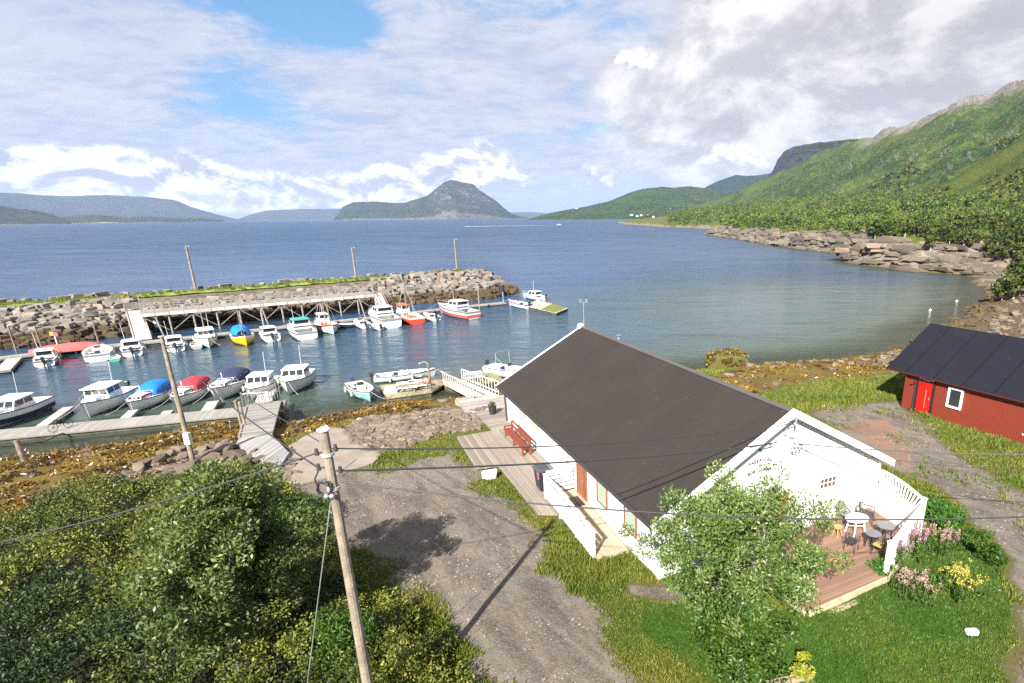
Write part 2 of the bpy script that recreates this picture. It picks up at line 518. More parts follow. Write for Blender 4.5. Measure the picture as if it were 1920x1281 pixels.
WEEDR = zone([(1330, 715), (1400, 685), (1500, 675), (1680, 645), (1700, 690), (1660, 700), (1560, 708), (1460, 722), (1400, 745)])
LAWN = zone([(1450, 1150), (1660, 1080), (1700, 1000), (1850, 1030), (1895, 1120), (1890, 1320), (1380, 1320), (1200, 1180), (1210, 1130)])
FIELD = np.array([(140, 215), (200, 262), (260, 262), (250, 215), (200, 190)], float)

BEACH = zone([(1600, 690), (1680, 655), (1740, 622), (1800, 590), (1845, 560), (1850, 530), (1800, 510), (1925, 503), (2080, 540), (2060, 640), (1900, 650), (1800, 640), (1720, 665)])
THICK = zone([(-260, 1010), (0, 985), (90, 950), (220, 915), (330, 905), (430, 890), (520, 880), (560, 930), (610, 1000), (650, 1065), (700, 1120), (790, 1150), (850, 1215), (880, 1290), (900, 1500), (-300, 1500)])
def soft(sd, w_, x, y, amp=0.5, sc_=1.2, seed=0):
    return np.clip((sd + amp * fbm(x / sc_, y / sc_, 4, seed)) / w_ + 0.5, 0, 1)

def build_ground():
    na, nr = 760, 620
    A = np.radians(np.linspace(-82, 82, na))
    rr = np.concatenate([np.linspace(0.5, 6, 20), np.exp(np.linspace(math.log(6.2), math.log(3200), nr - 20))])
    a, r_ = np.meshgrid(A, rr)
    x = r_ * np.sin(a); y = r_ * np.cos(a)
    z = height(x, y)
    z = np.maximum(z, -6)
    V = np.stack([x, y, z], 2).reshape(-1, 3)
    i = np.arange((nr - 1) * na).reshape(nr - 1, na)[:, :-1]
    F = np.stack([i, i + 1, i + 1 + na, i + na], 2).reshape(-1, 4)
    x, y, z = V.T
    near = np.hypot(x, y) < 130
    at = {}
    def zn(poly, w_, amp, sc_, seed):
        o = np.zeros(len(x))
        m_ = near
        o[m_] = soft(sd_poly(x[m_], y[m_], poly), w_, x[m_], y[m_], amp, sc_, seed)
        return o
    g = np.maximum(zn(ROAD, 1.5, 1.1, 1.6, 1), zn(PATH2, 0.4, 0.25, 1, 2))
    g = g * (1 - 0.9 * zn(GREEN1, 0.6, 0.5, 1, 3))
    gr = zn(ROADR, 1.0, 0.7, 1.8, 4)
    strips = np.clip(0.5 + 2.2 * fbm(x / 1.6 + 3, y / 2.4, 4, 71), 0, 1)
    at['gravel'] = np.maximum(g, gr * (0.78 + 0.22 * strips))
    at['soil'] = zn(SOIL, 1.0, 1.2, 1.5, 5)
    at['stony'] = np.maximum(zn(STONY, 0.8, 0.6, 1.2, 6), zn(STONYL, 0.8, 0.6, 1.2, 7))
    low = np.clip((1.15 + 0.35 * fbm(x / 3, y / 3, 4, 8) - z) / 0.35, 0, 1)
    farb = np.clip((y - 95) / 20, 0, 1) * (x > 40)
    at['shore'] = low * (1 - 0.0 * farb)
    at['weed'] = np.maximum(zn(WEEDC, 1.6, 1.2, 2, 9), zn(WEEDR, 1.2, 1.0, 1.5, 10))
    # bedrock along the far bank
    s_ = sd_poly(x, y, SHORE)
    rock = np.clip((y - 115) / 20, 0, 1) * np.clip((10 + 8 * fbm(x / 14, y / 20, 4, 12) - s_) / 3, 0, 1)
    at['rock'] = rock
    at['shade_litter'] = zn(THICK, 1.0, 0.4, 2, 14)
    at['lawn'] = zn(LAWN, 1.5, 1.0, 2, 13)
    fz = np.zeros(len(x)); mf = (y > 130) & (x > 60)
    fz[mf] = np.clip(sd_poly(x[mf], y[mf], FIELD) / 3 + 0.5, 0, 1)
    at['beach'] = zn(BEACH, 2.5, 1.5, 3, 15)
    at['field'] = fz
    mt = bpy.data.materials.new('ground_cover'); mt.use_nodes = True
    N = NT(mt.node_tree); bs = mt.node_tree.nodes['Principled BSDF']
    tcn = N.n('ShaderNodeTexCoord').outputs['Object']
    n1 = N.noise(tcn, 0.35, 6, 0.6); n2 = N.noise(tcn, 2.2, 6, 0.65); n3 = N.noise(tcn, 14, 5, 0.7); n4 = N.noise(tcn, 45, 3, 0.7)
    grass = N.mix(N.ramp(n1, 0.35, 0.65), (0.060, 0.088, 0.012), (0.110, 0.105, 0.022))
    grass = N.mix(N.ramp(n2, 0.45, 0.75, 0, 0.7), grass, (0.19, 0.155, 0.05))
    grass = N.mix(N.ramp(n3, 0.3, 0.7, 0, 0.5), grass, (0.035, 0.055, 0.01))
    lawn = N.mix(N.ramp(n2, 0.3, 0.7), (0.022, 0.065, 0.005), (0.055, 0.115, 0.010))
    c = N.mix(N.attr('lawn'), grass, lawn)
    vor = N.n('ShaderNodeTexVoronoi', inp={'Scale': 26.0, 'Vector': tcn}).outputs['Color']
    vs_ = N.n('ShaderNodeSeparateColor', inp={0: vor}).outputs[0]
    spx = N.n('ShaderNodeSeparateXYZ', inp={0: tcn})
    al = N.math('ADD', N.math('MULTIPLY', spx.outputs[0], 0.6), N.math('MULTIPLY', spx.outputs[1], -0.8))
    ac = N.math('ADD', N.math('MULTIPLY', spx.outputs[0], 0.8), N.math('MULTIPLY', spx.outputs[1], 0.6))
    rut = N.noise(N.n('ShaderNodeCombineXYZ', inp={0: N.math('MULTIPLY', al, 0.22), 1: N.math('MULTIPLY', ac, 1.1), 2: 0.0}).outputs[0], 1.0, 7, 0.68, 0.6)
    grav = N.mix(N.ramp(rut, 0.36, 0.62), (0.080, 0.063, 0.045), (0.180, 0.150, 0.115))
    grav = N.mix(N.ramp(n1, 0.45, 0.7, 0, 0.6), grav, (0.195, 0.168, 0.135))
    grav = N.mix(N.ramp(n2, 0.48, 0.70, 0, 0.7), grav, (0.085, 0.068, 0.042))
    grav = N.mix(N.ramp(vs_, 0.3, 1.0, 0, 0.35), grav, (0.30, 0.275, 0.245))
    grav = N.mix(N.ramp(n4, 0.35, 0.6, 0.4, 0), grav, (0.06, 0.055, 0.05))
    soil = N.mix(n2, (0.20, 0.085, 0.045), (0.26, 0.16, 0.10))
    grav = N.mix(N.math('MULTIPLY', N.attr('soil'), N.ramp(n2, 0.35, 0.6)), grav, soil)
    edge = N.math('ADD', N.attr('gravel'), N.math('MULTIPLY', N.math('SUBTRACT', n3, 0.5), 0.9))
    c = N.mix(N.ramp(N.math('ADD', edge, N.math('MULTIPLY', N.math('SUBTRACT', n2, 0.5), 0.8)), 0.12, 0.42, 0, 0.85), c, (0.095, 0.075, 0.035))
    c = N.mix(N.ramp(edge, 0.42, 0.68), c, grav)
    v2 = N.n('ShaderNodeTexVoronoi', inp={'Scale': 3.2, 'Vector': tcn})
    v2c = N.n('ShaderNodeSeparateColor', inp={0: v2.outputs['Color']}).outputs[0]
    peb = N.mix(v2c, (0.10, 0.075, 0.05), (0.24, 0.20, 0.15))
    peb = N.mix(N.ramp(v2.outputs['Distance'], 0.25, 0.6, 0, 0.9), peb, (0.04, 0.033, 0.02))
    c = N.mix(N.ramp(N.attr('stony'), 0.3, 0.7), c, peb)
    shorec = N.mix(N.ramp(n2, 0.42, 0.62), (0.085, 0.062, 0.022), peb)
    shorec = N.mix(N.ramp(n3, 0.4, 0.7, 0, 0.6), shorec, (0.16, 0.115, 0.045))
    c = N.mix(N.ramp(N.attr('shore'), 0.3, 0.7), c, shorec)
    weed = N.mix(N.ramp(n3, 0.38, 0.62), (0.045, 0.033, 0.008), (0.235, 0.155, 0.020))
    weed = N.mix(N.ramp(n1, 0.4, 0.65, 0, 0.55), weed, (0.075, 0.05, 0.015))
    c = N.mix(N.math('MULTIPLY', N.ramp(N.attr('weed'), 0.3, 0.7), N.ramp(n2, 0.2, 0.45, 0.5, 1)), c, weed)
    spz = N.n('ShaderNodeSeparateXYZ', inp={0: N.n('ShaderNodeNewGeometry').outputs['Position']}).outputs[2]
    rk = N.mix(N.ramp(N.noise(N.n('ShaderNodeVectorMath', operation='MULTIPLY', inp={0: tcn, 1: (0.5, 0.25, 1.6)}).outputs[0], 1.0, 7, 0.7), 0.35, 0.65), (0.085, 0.072, 0.056), (0.22, 0.19, 0.155))
    rv = N.n('ShaderNodeTexVoronoi', feature='DISTANCE_TO_EDGE', inp={'Scale': 1.0, 'Vector': N.n('ShaderNodeVectorMath', operation='MULTIPLY', inp={0: N.n('ShaderNodeVectorMath', operation='ADD', inp={0: tcn, 1: N.n('ShaderNodeTexNoise', inp={'Scale': .3, 'Vector': tcn}).outputs['Color']}).outputs[0], 1: (0.16, 0.09, 0.5)}).outputs[0]}).outputs['Distance']
    rk = N.mix(N.ramp(rv, 0.03, 0.0, 0, 0.5), rk, (0.05, 0.04, 0.03))
    rk = N.mix(N.ramp(n2, 0.55, 0.7, 0, 0.7), rk, (0.17, 0.15, 0.13))
    rk = N.mix(N.ramp(spz, 1.0, 0.1), rk, (0.11, 0.085, 0.035))
    rk = N.mix(N.ramp(spz, 3.0, 8.0, 0, 0.0), rk, (0.1, 0.1, 0.03))
    c = N.mix(N.ramp(N.math('ADD', N.attr('rock'), N.math('MULTIPLY', N.math('SUBTRACT', N.noise(tcn, 0.12, 6, 0.6), 0.5), 0.8)), 0.4, 0.55), c, rk)
    c = N.mix(N.ramp(N.attr('beach'), 0.3, 0.7), c, N.mix(N.ramp(n2, 0.4, 0.6), N.mix(N.ramp(n3, 0.35, 0.65), (0.05, 0.032, 0.012), (0.16, 0.105, 0.04)), peb))
    c = N.mix(N.attr('shade_litter'), c, (0.022, 0.024, 0.010))  # leaf litter, darkened to paint the shaded hollows of the thicket
    c = N.mix(N.attr('field'), c, (0.10, 0.19, 0.03))
    c = N.mix(N.ramp(spz, 0.12, -0.05, 0, 0.55), c, (0.03, 0.028, 0.015))
    N.link(c, bs.inputs['Base Color'])
    bs.inputs['Roughness'].default_value = 0.9
    bs.inputs['Specular IOR Level'].default_value = 0.25
    hb = N.math('ADD', N.math('MULTIPLY', n3, 0.6), N.math('ADD', N.math('MULTIPLY', n4, 0.35), n2))
    bp = N.n('ShaderNodeBump', inp={'Strength': 0.8, 'Distance': 0.10, 'Height': hb})
    N.link(bp.outputs[0], bs.inputs['Normal'])
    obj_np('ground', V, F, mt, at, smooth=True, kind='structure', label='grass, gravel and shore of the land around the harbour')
build_ground()

# ------------------------------------------------------------------ water
def build_water():
    na, nr = 420, 420
    A = np.radians(np.linspace(-88, 88, na))
    rr = np.concatenate([np.linspace(0.5, 10, 6), np.exp(np.linspace(math.log(11), math.log(20000), nr - 6))])
    a, r_ = np.meshgrid(A, rr)
    x = (r_ * np.sin(a)).ravel(); y = (r_ * np.cos(a)).ravel()
    V = np.stack([x, y, np.zeros_like(x)], 1)
    i = np.arange((nr - 1) * na).reshape(nr - 1, na)[:, :-1]
    F = np.stack([i, i + 1, i + 1 + na, i + na], 2).reshape(-1, 4)
    d = height(x, y)
    depth = np.clip(-d, 0, 6)
    # sheltered water: the harbour basin behind the breakwater and the bay
    shel = np.maximum(np.exp(-(((x + 40) / 38) ** 2 + ((y - 62) / 26) ** 2) ** 1.0), 0)
    bay = np.clip(1 - (np.hypot((x - 45) / 75, (y - 95) / 70)), 0, 1)
    chop = np.clip(1 - 1.3 * shel - 1.1 * bay, 0.12, 1)
    mt = bpy.data.materials.new('sea_water'); mt.use_nodes = True
    N = NT(mt.node_tree); bs = mt.node_tree.nodes['Principled BSDF']
    tcn = N.n('ShaderNodeTexCoord').outputs['Object']
    dp = N.attr('depth')
    ch = N.attr('chop')
    patch = N.noise(N.n('ShaderNodeVectorMath', operation='MULTIPLY', inp={0: tcn, 1: (0.004, 0.016, 1)}).outputs[0], 1.0, 5, 0.6)
    big = N.noise(tcn, 0.02, 4, 0.6)
    deepc = N.mix(ch, (0.008, 0.038, 0.060), (0.020, 0.056, 0.122))
    deepc = N.mix(N.attr('bay'), deepc, (0.062, 0.094, 0.104))  # paler bay colour stands in for reflected cloud
    shal = (0.055, 0.075, 0.05)
    c = N.mix(N.ramp(dp, 0.3, 3.5), shal, deepc)
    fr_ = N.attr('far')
    rp = N.noise(N.n('ShaderNodeVectorMath', operation='MULTIPLY', inp={0: tcn, 1: (0.10, 0.33, 1)}).outputs[0], 1.0, 6, 0.75, 0.5)
    rp2 = N.noise(N.n('ShaderNodeVectorMath', operation='MULTIPLY', inp={0: tcn, 1: (0.012, 0.06, 1)}).outputs[0], 1.0, 8, 0.8, 0.4)
    rpl = N.math('ADD', N.math('MULTIPLY', rp, 0.5), N.math('MULTIPLY', rp2, 0.5))
    c = N.mix(N.math('MULTIPLY', fr_, 0.9), c, N.mix(N.ramp(rpl, 0.43, 0.58), (0.009, 0.031, 0.075), (0.054, 0.098, 0.162)))  # light and dark wave facets painted into the far water's colour
    N.link(c, bs.inputs['Base Color'])
    bs.inputs['IOR'].default_value = 1.33
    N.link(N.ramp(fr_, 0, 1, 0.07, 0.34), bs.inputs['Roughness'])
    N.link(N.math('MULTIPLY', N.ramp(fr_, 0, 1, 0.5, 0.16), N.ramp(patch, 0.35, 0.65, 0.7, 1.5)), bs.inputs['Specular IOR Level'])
    N.link(N.ramp(dp, 0.0, 1.5, 0.35, 1.0), bs.inputs['Alpha'])
    # wavelets, crests running roughly along X
    v1 = N.n('ShaderNodeVectorMath', operation='MULTIPLY', inp={0: tcn, 1: (0.55, 1.25, 1)}).outputs[0]
    w1 = N.noise(v1, 0.9, 5, 0.6, 0.6)
    v3 = N.n('ShaderNodeVectorMath', operation='MULTIPLY', inp={0: tcn, 1: (0.06, 0.16, 1)}).outputs[0]
    w3 = N.noise(v3, 1.0, 5, 0.6, 0.4)
    w2 = N.noise(tcn, 7.0, 4, 0.6)
    hgt = N.math('ADD', N.math('ADD', N.math('MULTIPLY', w1, 0.62), N.math('MULTIPLY', w2, 0.035)), N.math('MULTIPLY', w3, 2.6))
    st = N.math('MULTIPLY', N.math('ADD', N.math('MULTIPLY', ch, 0.62), 0.13), N.ramp(patch, 0.3, 0.7, 0.75, 1.2))
    bp = N.n('ShaderNodeBump', inp={'Strength': st, 'Distance': 1.0, 'Height': hgt})
    N.link(bp.outputs[0], bs.inputs['Normal'])
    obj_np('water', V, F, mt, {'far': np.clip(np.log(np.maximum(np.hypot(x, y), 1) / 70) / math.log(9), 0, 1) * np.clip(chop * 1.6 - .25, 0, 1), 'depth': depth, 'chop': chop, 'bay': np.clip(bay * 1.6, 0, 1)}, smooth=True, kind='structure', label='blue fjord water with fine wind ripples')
build_water()

# ------------------------------------------------------------------ far hills
def hill_mat(name, forest, forest2, rock, grass, rock_z=(1e9, 1e9), rscale=0.02, slope=(0.55, 0.7), patch=0.01):
    mt = bpy.data.materials.new(name); mt.use_nodes = True
    N = NT(mt.node_tree); bs = mt.node_tree.nodes['Principled BSDF']
    tcn = N.n('ShaderNodeTexCoord').outputs['Object']
    geo = N.n('ShaderNodeNewGeometry')
    nz = N.n('ShaderNodeSeparateXYZ', inp={0: geo.outputs['True Normal']}).outputs[2]
    pz = N.n('ShaderNodeSeparateXYZ', inp={0: geo.outputs['Position']}).outputs[2]
    n1 = N.noise(tcn, patch, 7, 0.62); n2 = N.noise(tcn, rscale * 5, 6, 0.7); n3 = N.noise(tcn, rscale, 6, 0.65); n4 = N.noise(tcn, rscale * 14, 4, 0.75)
    c = N.mix(N.ramp(n1, 0.42, 0.58), forest, forest2)
    c = N.mix(N.ramp(n2, 0.42, 0.66, 0, 0.75), c, grass)
    c = N.mix(N.ramp(n4, 0.35, 0.62, 0.75, 0), c, tuple(a * 0.35 for a in forest))
    rk = N.mix(N.ramp(n2, 0.35, 0.65), tuple(a * 0.62 for a in rock), rock)
    rk = N.mix(N.ramp(n4, 0.4, 0.65, 0, 0.5), rk, tuple(a * 0.5 for a in rock))
    f = N.math('ADD', N.ramp(nz, slope[1], slope[0]), N.ramp(N.math('ADD', pz, N.math('MULTIPLY', N.math('SUBTRACT', n3, 0.5), (rock_z[1] - rock_z[0]) * 3 if rock_z[0] < 1e8 else 0)), rock_z[0], rock_z[1]))
    f = N.math('ADD', f, N.ramp(n3, 0.67, 0.76, 0, 0.6))
    f = N.math('ADD', N.math('MULTIPLY', f, N.ramp(n2, 0.25, 0.5, 0.55, 1)), N.math('MULTIPLY', N.attr('crest'), N.ramp(n2, 0.30, 0.46, 0.35, 1)))
    c = N.mix(N.math('MINIMUM', f, 1.0), c, rk)
    N.link(c, bs.inputs['Base Color'])
    bs.inputs['Roughness'].default_value = 0.95
    bs.inputs['Specular IOR Level'].default_value = 0.1
    bp = N.n('ShaderNodeBump', inp={'Strength': 0.9, 'Distance': 0.18 / rscale, 'Height': N.math('ADD', n2, N.math('MULTIPLY', n4, 0.4))})
    N.link(bp.outputs[0], bs.inputs['Normal'])
    return mt

def ridge(name, label, skyl, foot, material, cols=500, rows=90, shape=1.0, amp=0.06, rough=0.004, seed=0, back=0.5, gully=0.0, gsc=1.0, sky_amp=0.0, kind='structure', waterz=-3, crest=None):
    """hillside between a foot line and a crest line: skyl = [(px, py, metres)], foot = [(px, metres, z)]"""
    xs = np.linspace(skyl[0][0], skyl[-1][0], cols)
    py = np.interp(xs, [a[0] for a in skyl], [a[1] for a in skyl])
    dr = np.interp(xs, [a[0] for a in skyl], [a[2] for a in skyl])
    df = np.interp(xs, [a[0] for a in foot], [a[1] for a in foot])
    zf = np.interp(xs, [a[0] for a in foot], [a[2] for a in foot])
    D = _fw[None] + CR[None] * ((xs - X0) / F_PX)[:, None] - CU[None] * ((py - Y0) / F_PX)[:, None]
    h_ = np.hypot(D[:, 0], D[:, 1])
    ux, uy, tz = D[:, 0] / h_, D[:, 1] / h_, D[:, 2] / h_
    zr = CAMZ + tz * dr
    t = np.concatenate([np.linspace(0, 1, rows), 1 + np.linspace(0.04, 1, 12) * back])[:, None]
    d = df[None] + (dr - df)[None] * t
    x = ux[None] * d; y = uy[None] * d
    tt = np.clip(t, 0, 1)
    s_ = tt ** shape
    span = (zr - zf)[None]
    z = zf[None] + span * s_
    over = np.clip(t - 1, 0, None) / max(back, 1e-3)
    z = z - span * over ** 1.5 * 0.9
    env = np.sin(np.pi * np.clip(tt, 0, 1)) ** 0.7
    nz_ = fbm(x * rough, y * rough, 6, seed, 0.55)
    z += np.abs(span) * env * amp * nz_ * 2
    if gully:
        g = np.abs(fbm(x * rough * gsc + 5, y * rough * gsc, 5, seed + 50, 0.55))
        z += np.abs(span) * env * gully * (g - 0.3)
    if sky_amp:
        z += sky_amp * np.maximum(span, 0) * tt ** 4 * (fbm(x * rough * 6, y * rough * 6, 5, seed + 90))
    V = np.stack([x, y, np.maximum(z, waterz)], 2).reshape(-1, 3)
    nr_ = t.shape[0]
    i = np.arange((nr_ - 1) * cols).reshape(nr_ - 1, cols)[:, :-1]
    F = np.stack([i, i + 1, i + 1 + cols, i + cols], 2).reshape(-1, 4)
    cr_ = np.zeros(z.shape)
    if crest: cr_ = np.clip((t - crest[0] + 0.10 * fbm(x / 90, y / 90, 5, 7)) / 0.08, 0, 1) * np.clip((xs[None] - crest[1]) / 50, 0, 1) * np.ones_like(z)
    o = obj_np(name, V, F, material, {'crest': cr_.ravel()}, smooth=True, kind=kind, label=label)
    o['cols'] = cols
    return o

HZ = 408.5
m_far = hill_mat('hazed_distant_rock', (0.035, 0.055, 0.065), (0.05, 0.07, 0.075), (0.16, 0.16, 0.16), (0.09, 0.11, 0.06), rscale=0.0015, patch=0.0006)  # blue cast of the distant haze is put into these colours
ridge('hills', 'pale blue mountain range on the left horizon, its top in cloud', [(-350, 352, 15000), (-200, 360, 15000), (-60, 356, 15000), (0, 361, 15000), (120, 368, 15000), (215, 366, 15000), (300, 372, 15000), (325, 374, 15000), (360, 389, 14500), (400, 400, 14500), (430, 408, 14500), (460, 413, 14000)],
      [(-350, 11500, -3), (460, 13500, -3)], m_far, 320, 60, 0.8, 0.10, 0.0007, 1, gully=0.25, sky_amp=0.03)
ridge('hills', 'faint low mountain ridge far off at the middle of the horizon', [(440, 413, 17000), (470, 402, 17500), (500, 395, 17500), (560, 392, 17500), (640, 391, 17500), (760, 394, 17500), (960, 398, 17500), (1000, 398, 17500), (1060, 402, 17500), (1100, 412, 17000)],
      [(440, 15000, -3), (1100, 15000, -3)], m_far, 200, 40, 0.8, 0.06, 0.0007, 2, gully=0.2, sky_amp=0.03)
m_isl = hill_mat('hazed_island_rock', (0.030, 0.050, 0.042), (0.052, 0.068, 0.052), (0.16, 0.14, 0.14), (0.075, 0.085, 0.06), rscale=0.006, patch=0.003, slope=(0.62, 0.80))  # colours leaned to grey-blue to carry part of the haze
ridge('hills', 'steep domed island mountain rising from the sea at mid horizon', [(625, 412, 7400), (632, 402, 7500), (642, 388, 7700), (662, 379, 7900), (700, 378, 7900), (735, 381, 7900), (760, 380, 7900), (778, 374, 7900), (800, 368, 7900), (818, 352, 8000), (832, 342, 8000), (845, 338, 8000), (858, 339, 8000), (868, 343, 8000), (880, 343, 8000), (890, 347, 8000),
      (898, 356, 8000), (912, 365, 8000), (930, 377, 7900), (945, 390, 7800), (958, 400, 7700), (972, 405, 7500), (992, 408.5, 7400), (1002, 411, 7300)],
      [(625, 7200, -3), (850, 6700, -3), (1002, 7150, -3)], m_isl, 420, 90, 0.55, 0.06, 0.0022, 3, gully=0.30, gsc=1.5, sky_amp=0.03)
m_low = hill_mat('island_scrub', (0.030, 0.040, 0.026), (0.055, 0.058, 0.036), (0.33, 0.30, 0.27), (0.09, 0.09, 0.035), rscale=0.012, patch=0.008, slope=(0.7, 0.9))
ridge('hills', 'dark low headland at the left edge of the fjord', [(-300, 372, 6750), (-120, 378, 6750), (-40, 380, 6750), (0, 386, 6750), (30, 391, 6750), (60, 394, 6750), (95, 401, 6750), (118, 409, 6625), (132, 414, 6500)],
      [(-300, 5750, -2), (132, 6400, -2)], m_low, 260, 50, 0.7, 0.10, 0.0025, 4, gully=0.3, sky_amp=0.06)
ridge('hills', 'chain of low bare skerries beyond the breakwater on the left', [(60, 413, 7500), (100, 408, 7625), (150, 404, 7750), (190, 403, 7750), (215, 406, 7750), (240, 409, 7750), (262, 407, 7750), (285, 407, 7750), (330, 409, 7750), (350, 410, 7750), (372, 409, 7750), (395, 411, 7750), (420, 414, 7750)],
      [(60, 7250, -2), (420, 7500, -2)], m_low, 300, 30, 0.6, 0.12, 0.003, 5, gully=0.3, sky_amp=0.1)
m_pen = hill_mat('headland_wood', (0.018, 0.046, 0.020), (0.045, 0.072, 0.028), (0.24, 0.22, 0.20), (0.11, 0.15, 0.035), rscale=0.012, patch=0.006, slope=(0.5, 0.7))
m_peak = hill_mat('peak_wood', (0.014, 0.034, 0.026), (0.022, 0.045, 0.03), (0.06, 0.07, 0.08), (0.03, 0.055, 0.03), rscale=0.012, patch=0.006)
ridge('hills', 'dark blue-green peaks behind the wooded headland', [(1290, 378, 6000), (1310, 360, 6100), (1325, 350, 6200), (1345, 340, 6300), (1362, 334, 6300), (1380, 328, 6300), (1400, 330, 6300), (1420, 329, 6300), (1450, 324, 6300), (1520, 330, 6300), (1600, 350, 6000)],
      [(1290, 5200, 20), (1600, 5200, 20)], m_peak, 160, 50, 0.8, 0.08, 0.003, 6, gully=0.2)
ridge('hills', 'wooded green headland across the fjord with small farms', [(985, 412, 3500), (1003, 407.5, 3600), (1030, 400, 3700), (1060, 394, 3900), (1090, 389, 4000), (1118, 383, 4100), (1140, 378, 4200), (1160, 370, 4300), (1185, 360, 4300), (1210, 354, 4300), (1240, 350, 4300), (1262, 352, 4300), (1290, 350, 4400), (1320, 352, 4500), (1345, 360, 4500), (1380, 370, 4500), (1420, 380, 4500)],
      [(985, 3400, -2), (1100, 3000, -2), (1250, 2750, -2), (1420, 2700, 0)], m_pen, 420, 90, 1.15, 0.08, 0.004, 7, gully=0.22, sky_amp=0.03)
m_cliff = hill_mat('shaded_cliff_rock', (0.018, 0.035, 0.022), (0.025, 0.045, 0.025), (0.055, 0.058, 0.075), (0.06, 0.08, 0.03), rscale=0.008, patch=0.006, slope=(0.75, 0.9))  # rock darkened and blued: the cliff's shade is put into its colour
ridge('hills', 'cliff headland coloured dark for its shade, behind the long green mountainside', [(1425, 352, 2900), (1440, 332, 2950), (1450, 318, 3000), (1458, 300, 3050), (1470, 285, 3050), (1488, 275, 3050), (1520, 269, 3050), (1560, 265, 3050), (1600, 261, 3050), (1660, 260, 3050), (1720, 258, 3000)],
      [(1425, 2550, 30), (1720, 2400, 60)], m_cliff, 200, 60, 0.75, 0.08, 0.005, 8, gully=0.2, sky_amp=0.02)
m_main = hill_mat('mountain_side', (0.024, 0.062, 0.018), (0.085, 0.115, 0.028), (0.25, 0.225, 0.195), (0.14, 0.16, 0.05), rscale=0.022, patch=0.006, slope=(0.40, 0.52))
HILL_MAIN = ridge('hills', 'long green mountainside with bare grey rock along its crest', [(1270, 402, 2600), (1300, 388, 2550), (1330, 379, 2500), (1365, 366, 2450), (1400, 350, 2400), (1440, 333, 2350), (1480, 316, 2300), (1520, 293, 2250), (1560, 277, 2200), (1590, 267, 2150), (1610, 262, 2100), (1636, 258, 2050), (1655, 245, 1980), (1680, 237, 1900),
      (1706, 233, 1850), (1740, 218, 1800), (1770, 202, 1750), (1800, 187, 1700), (1830, 175, 1700), (1862, 175, 1680), (1885, 166, 1650), (1920, 150, 1600), (2000, 118, 1550), (2200, 60, 1450), (2500, 30, 1400)],
      [(1270, 2200, -10), (1400, 1500, -10), (1500, 1050, -10), (1700, 680, 0), (1920, 520, 5), (2500, 450, 10)], m_main, 760, 170, 1.25, 0.05, 0.006, 9, gully=0.26, gsc=1.3, sky_amp=0.045, back=0.4, crest=(0.86, 1600))
m_near = hill_mat('near_slope', (0.045, 0.085, 0.014), (0.125, 0.145, 0.024), (0.26, 0.24, 0.20), (0.175, 0.18, 0.045), rscale=0.035, patch=0.012, slope=(0.4, 0.5))
HILL_NEAR = ridge('hills', 'nearer light green birch slope on the right', [(1480, 402, 1100), (1540, 388, 1080), (1600, 378, 1050), (1660, 366, 1020), (1720, 348, 1000), (1780, 326, 950), (1840, 300, 900), (1880, 280, 850), (1920, 260, 820), (2000, 215, 760), (2300, 120, 700)],
      [(1480, 700, -20), (1600, 460, -10), (1700, 380, -5), (1920, 300, 0), (2300, 260, 0)], m_near, 420, 90, 1.1, 0.05, 0.012, 10, gully=0.10, back=0.4)
# ------------------------------------------------------------------ leaves
def leaves(centres, radii, counts, size, vbase=None, flat=0.8, up=0.35, wl=0.5, rng=None, shell=0.0):
    """diamond leaves gathered in clumps; returns V, F, var"""
    rng = rng or RNG
    centres = np.asarray(centres, float); counts = np.asarray(counts, int)
    idx = np.repeat(np.arange(len(centres)), counts)
    n = len(idx)
    rd = np.asarray(radii, float)[idx]
    dirv = rng.normal(size=(n, 3)); dirv /= np.linalg.norm(dirv, axis=1)[:, None]
    rad = rng.random(n) ** (1 / 3.0)
    rad = shell + (1 - shell) * rad
    p = centres[idx] + dirv * (rad * rd)[:, None] * [1, 1, flat]
    ax = dirv * 0.6 + rng.normal(size=(n, 3)) * 0.6 + [0, 0, up]
    ax /= np.linalg.norm(ax, axis=1)[:, None]
    sd = np.cross(ax, rng.normal(size=(n, 3))); sd /= np.linalg.norm(sd, axis=1)[:, None] + 1e-9
    ln = size * rng.uniform(0.65, 1.35, n)[:, None]
    a = p - ax * ln * .5; b = p + sd * ln * wl * .5; c = p + ax * ln * .5; d = p - sd * ln * wl * .5
    V = np.stack([a, b, c, d], 1).reshape(-1, 3)
    F = np.arange(n * 4).reshape(-1, 4)
    vb = np.zeros(len(centres)) if vbase is None else np.asarray(vbase, float)
    v = np.clip(vb[idx] + rng.uniform(-.32, .32, n), 0, 1)
    return V, F, np.repeat(v, 4)

def project(P):
    d = np.asarray(P, float) - [0, 0, CAMZ]
    k = d @ _fw
    return X0 + F_PX * (d @ CR) / k, Y0 - F_PX * (d @ CU) / k
# ------------------------------------------------------------------ stones
def rock_mesh(seed, n=15, flat=0.75, long_=1.25, m=None, sub=False):
    rg = random.Random(seed)
    bm = bmesh.new()
    for _ in range(n):
        v = Vector((rg.gauss(0, 1), rg.gauss(0, 1), rg.gauss(0, 1))).normalized() * rg.uniform(0.82, 1.0)
        v = Vector((max(-.62, min(.62, v.x)) * long_ * 1.2, max(-.6, min(.6, v.y)) * 1.2, max(-.55, min(.55, v.z)) * flat * 1.3))
        bm.verts.new(v * 0.62)
    r_ = bmesh.ops.convex_hull(bm, input=bm.verts)
    bmesh.ops.delete(bm, geom=[g for g in r_['geom_interior'] if isinstance(g, bmesh.types.BMVert)], context='VERTS')
    if sub:
        bmesh.ops.bevel(bm, geom=list(bm.edges), offset=0.07, segments=2, affect='EDGES', clamp_overlap=True)
    me = bpy.data.meshes.new('boulder'); bm.to_mesh(me); bm.free()
    if m: me.materials.append(m)
    return me

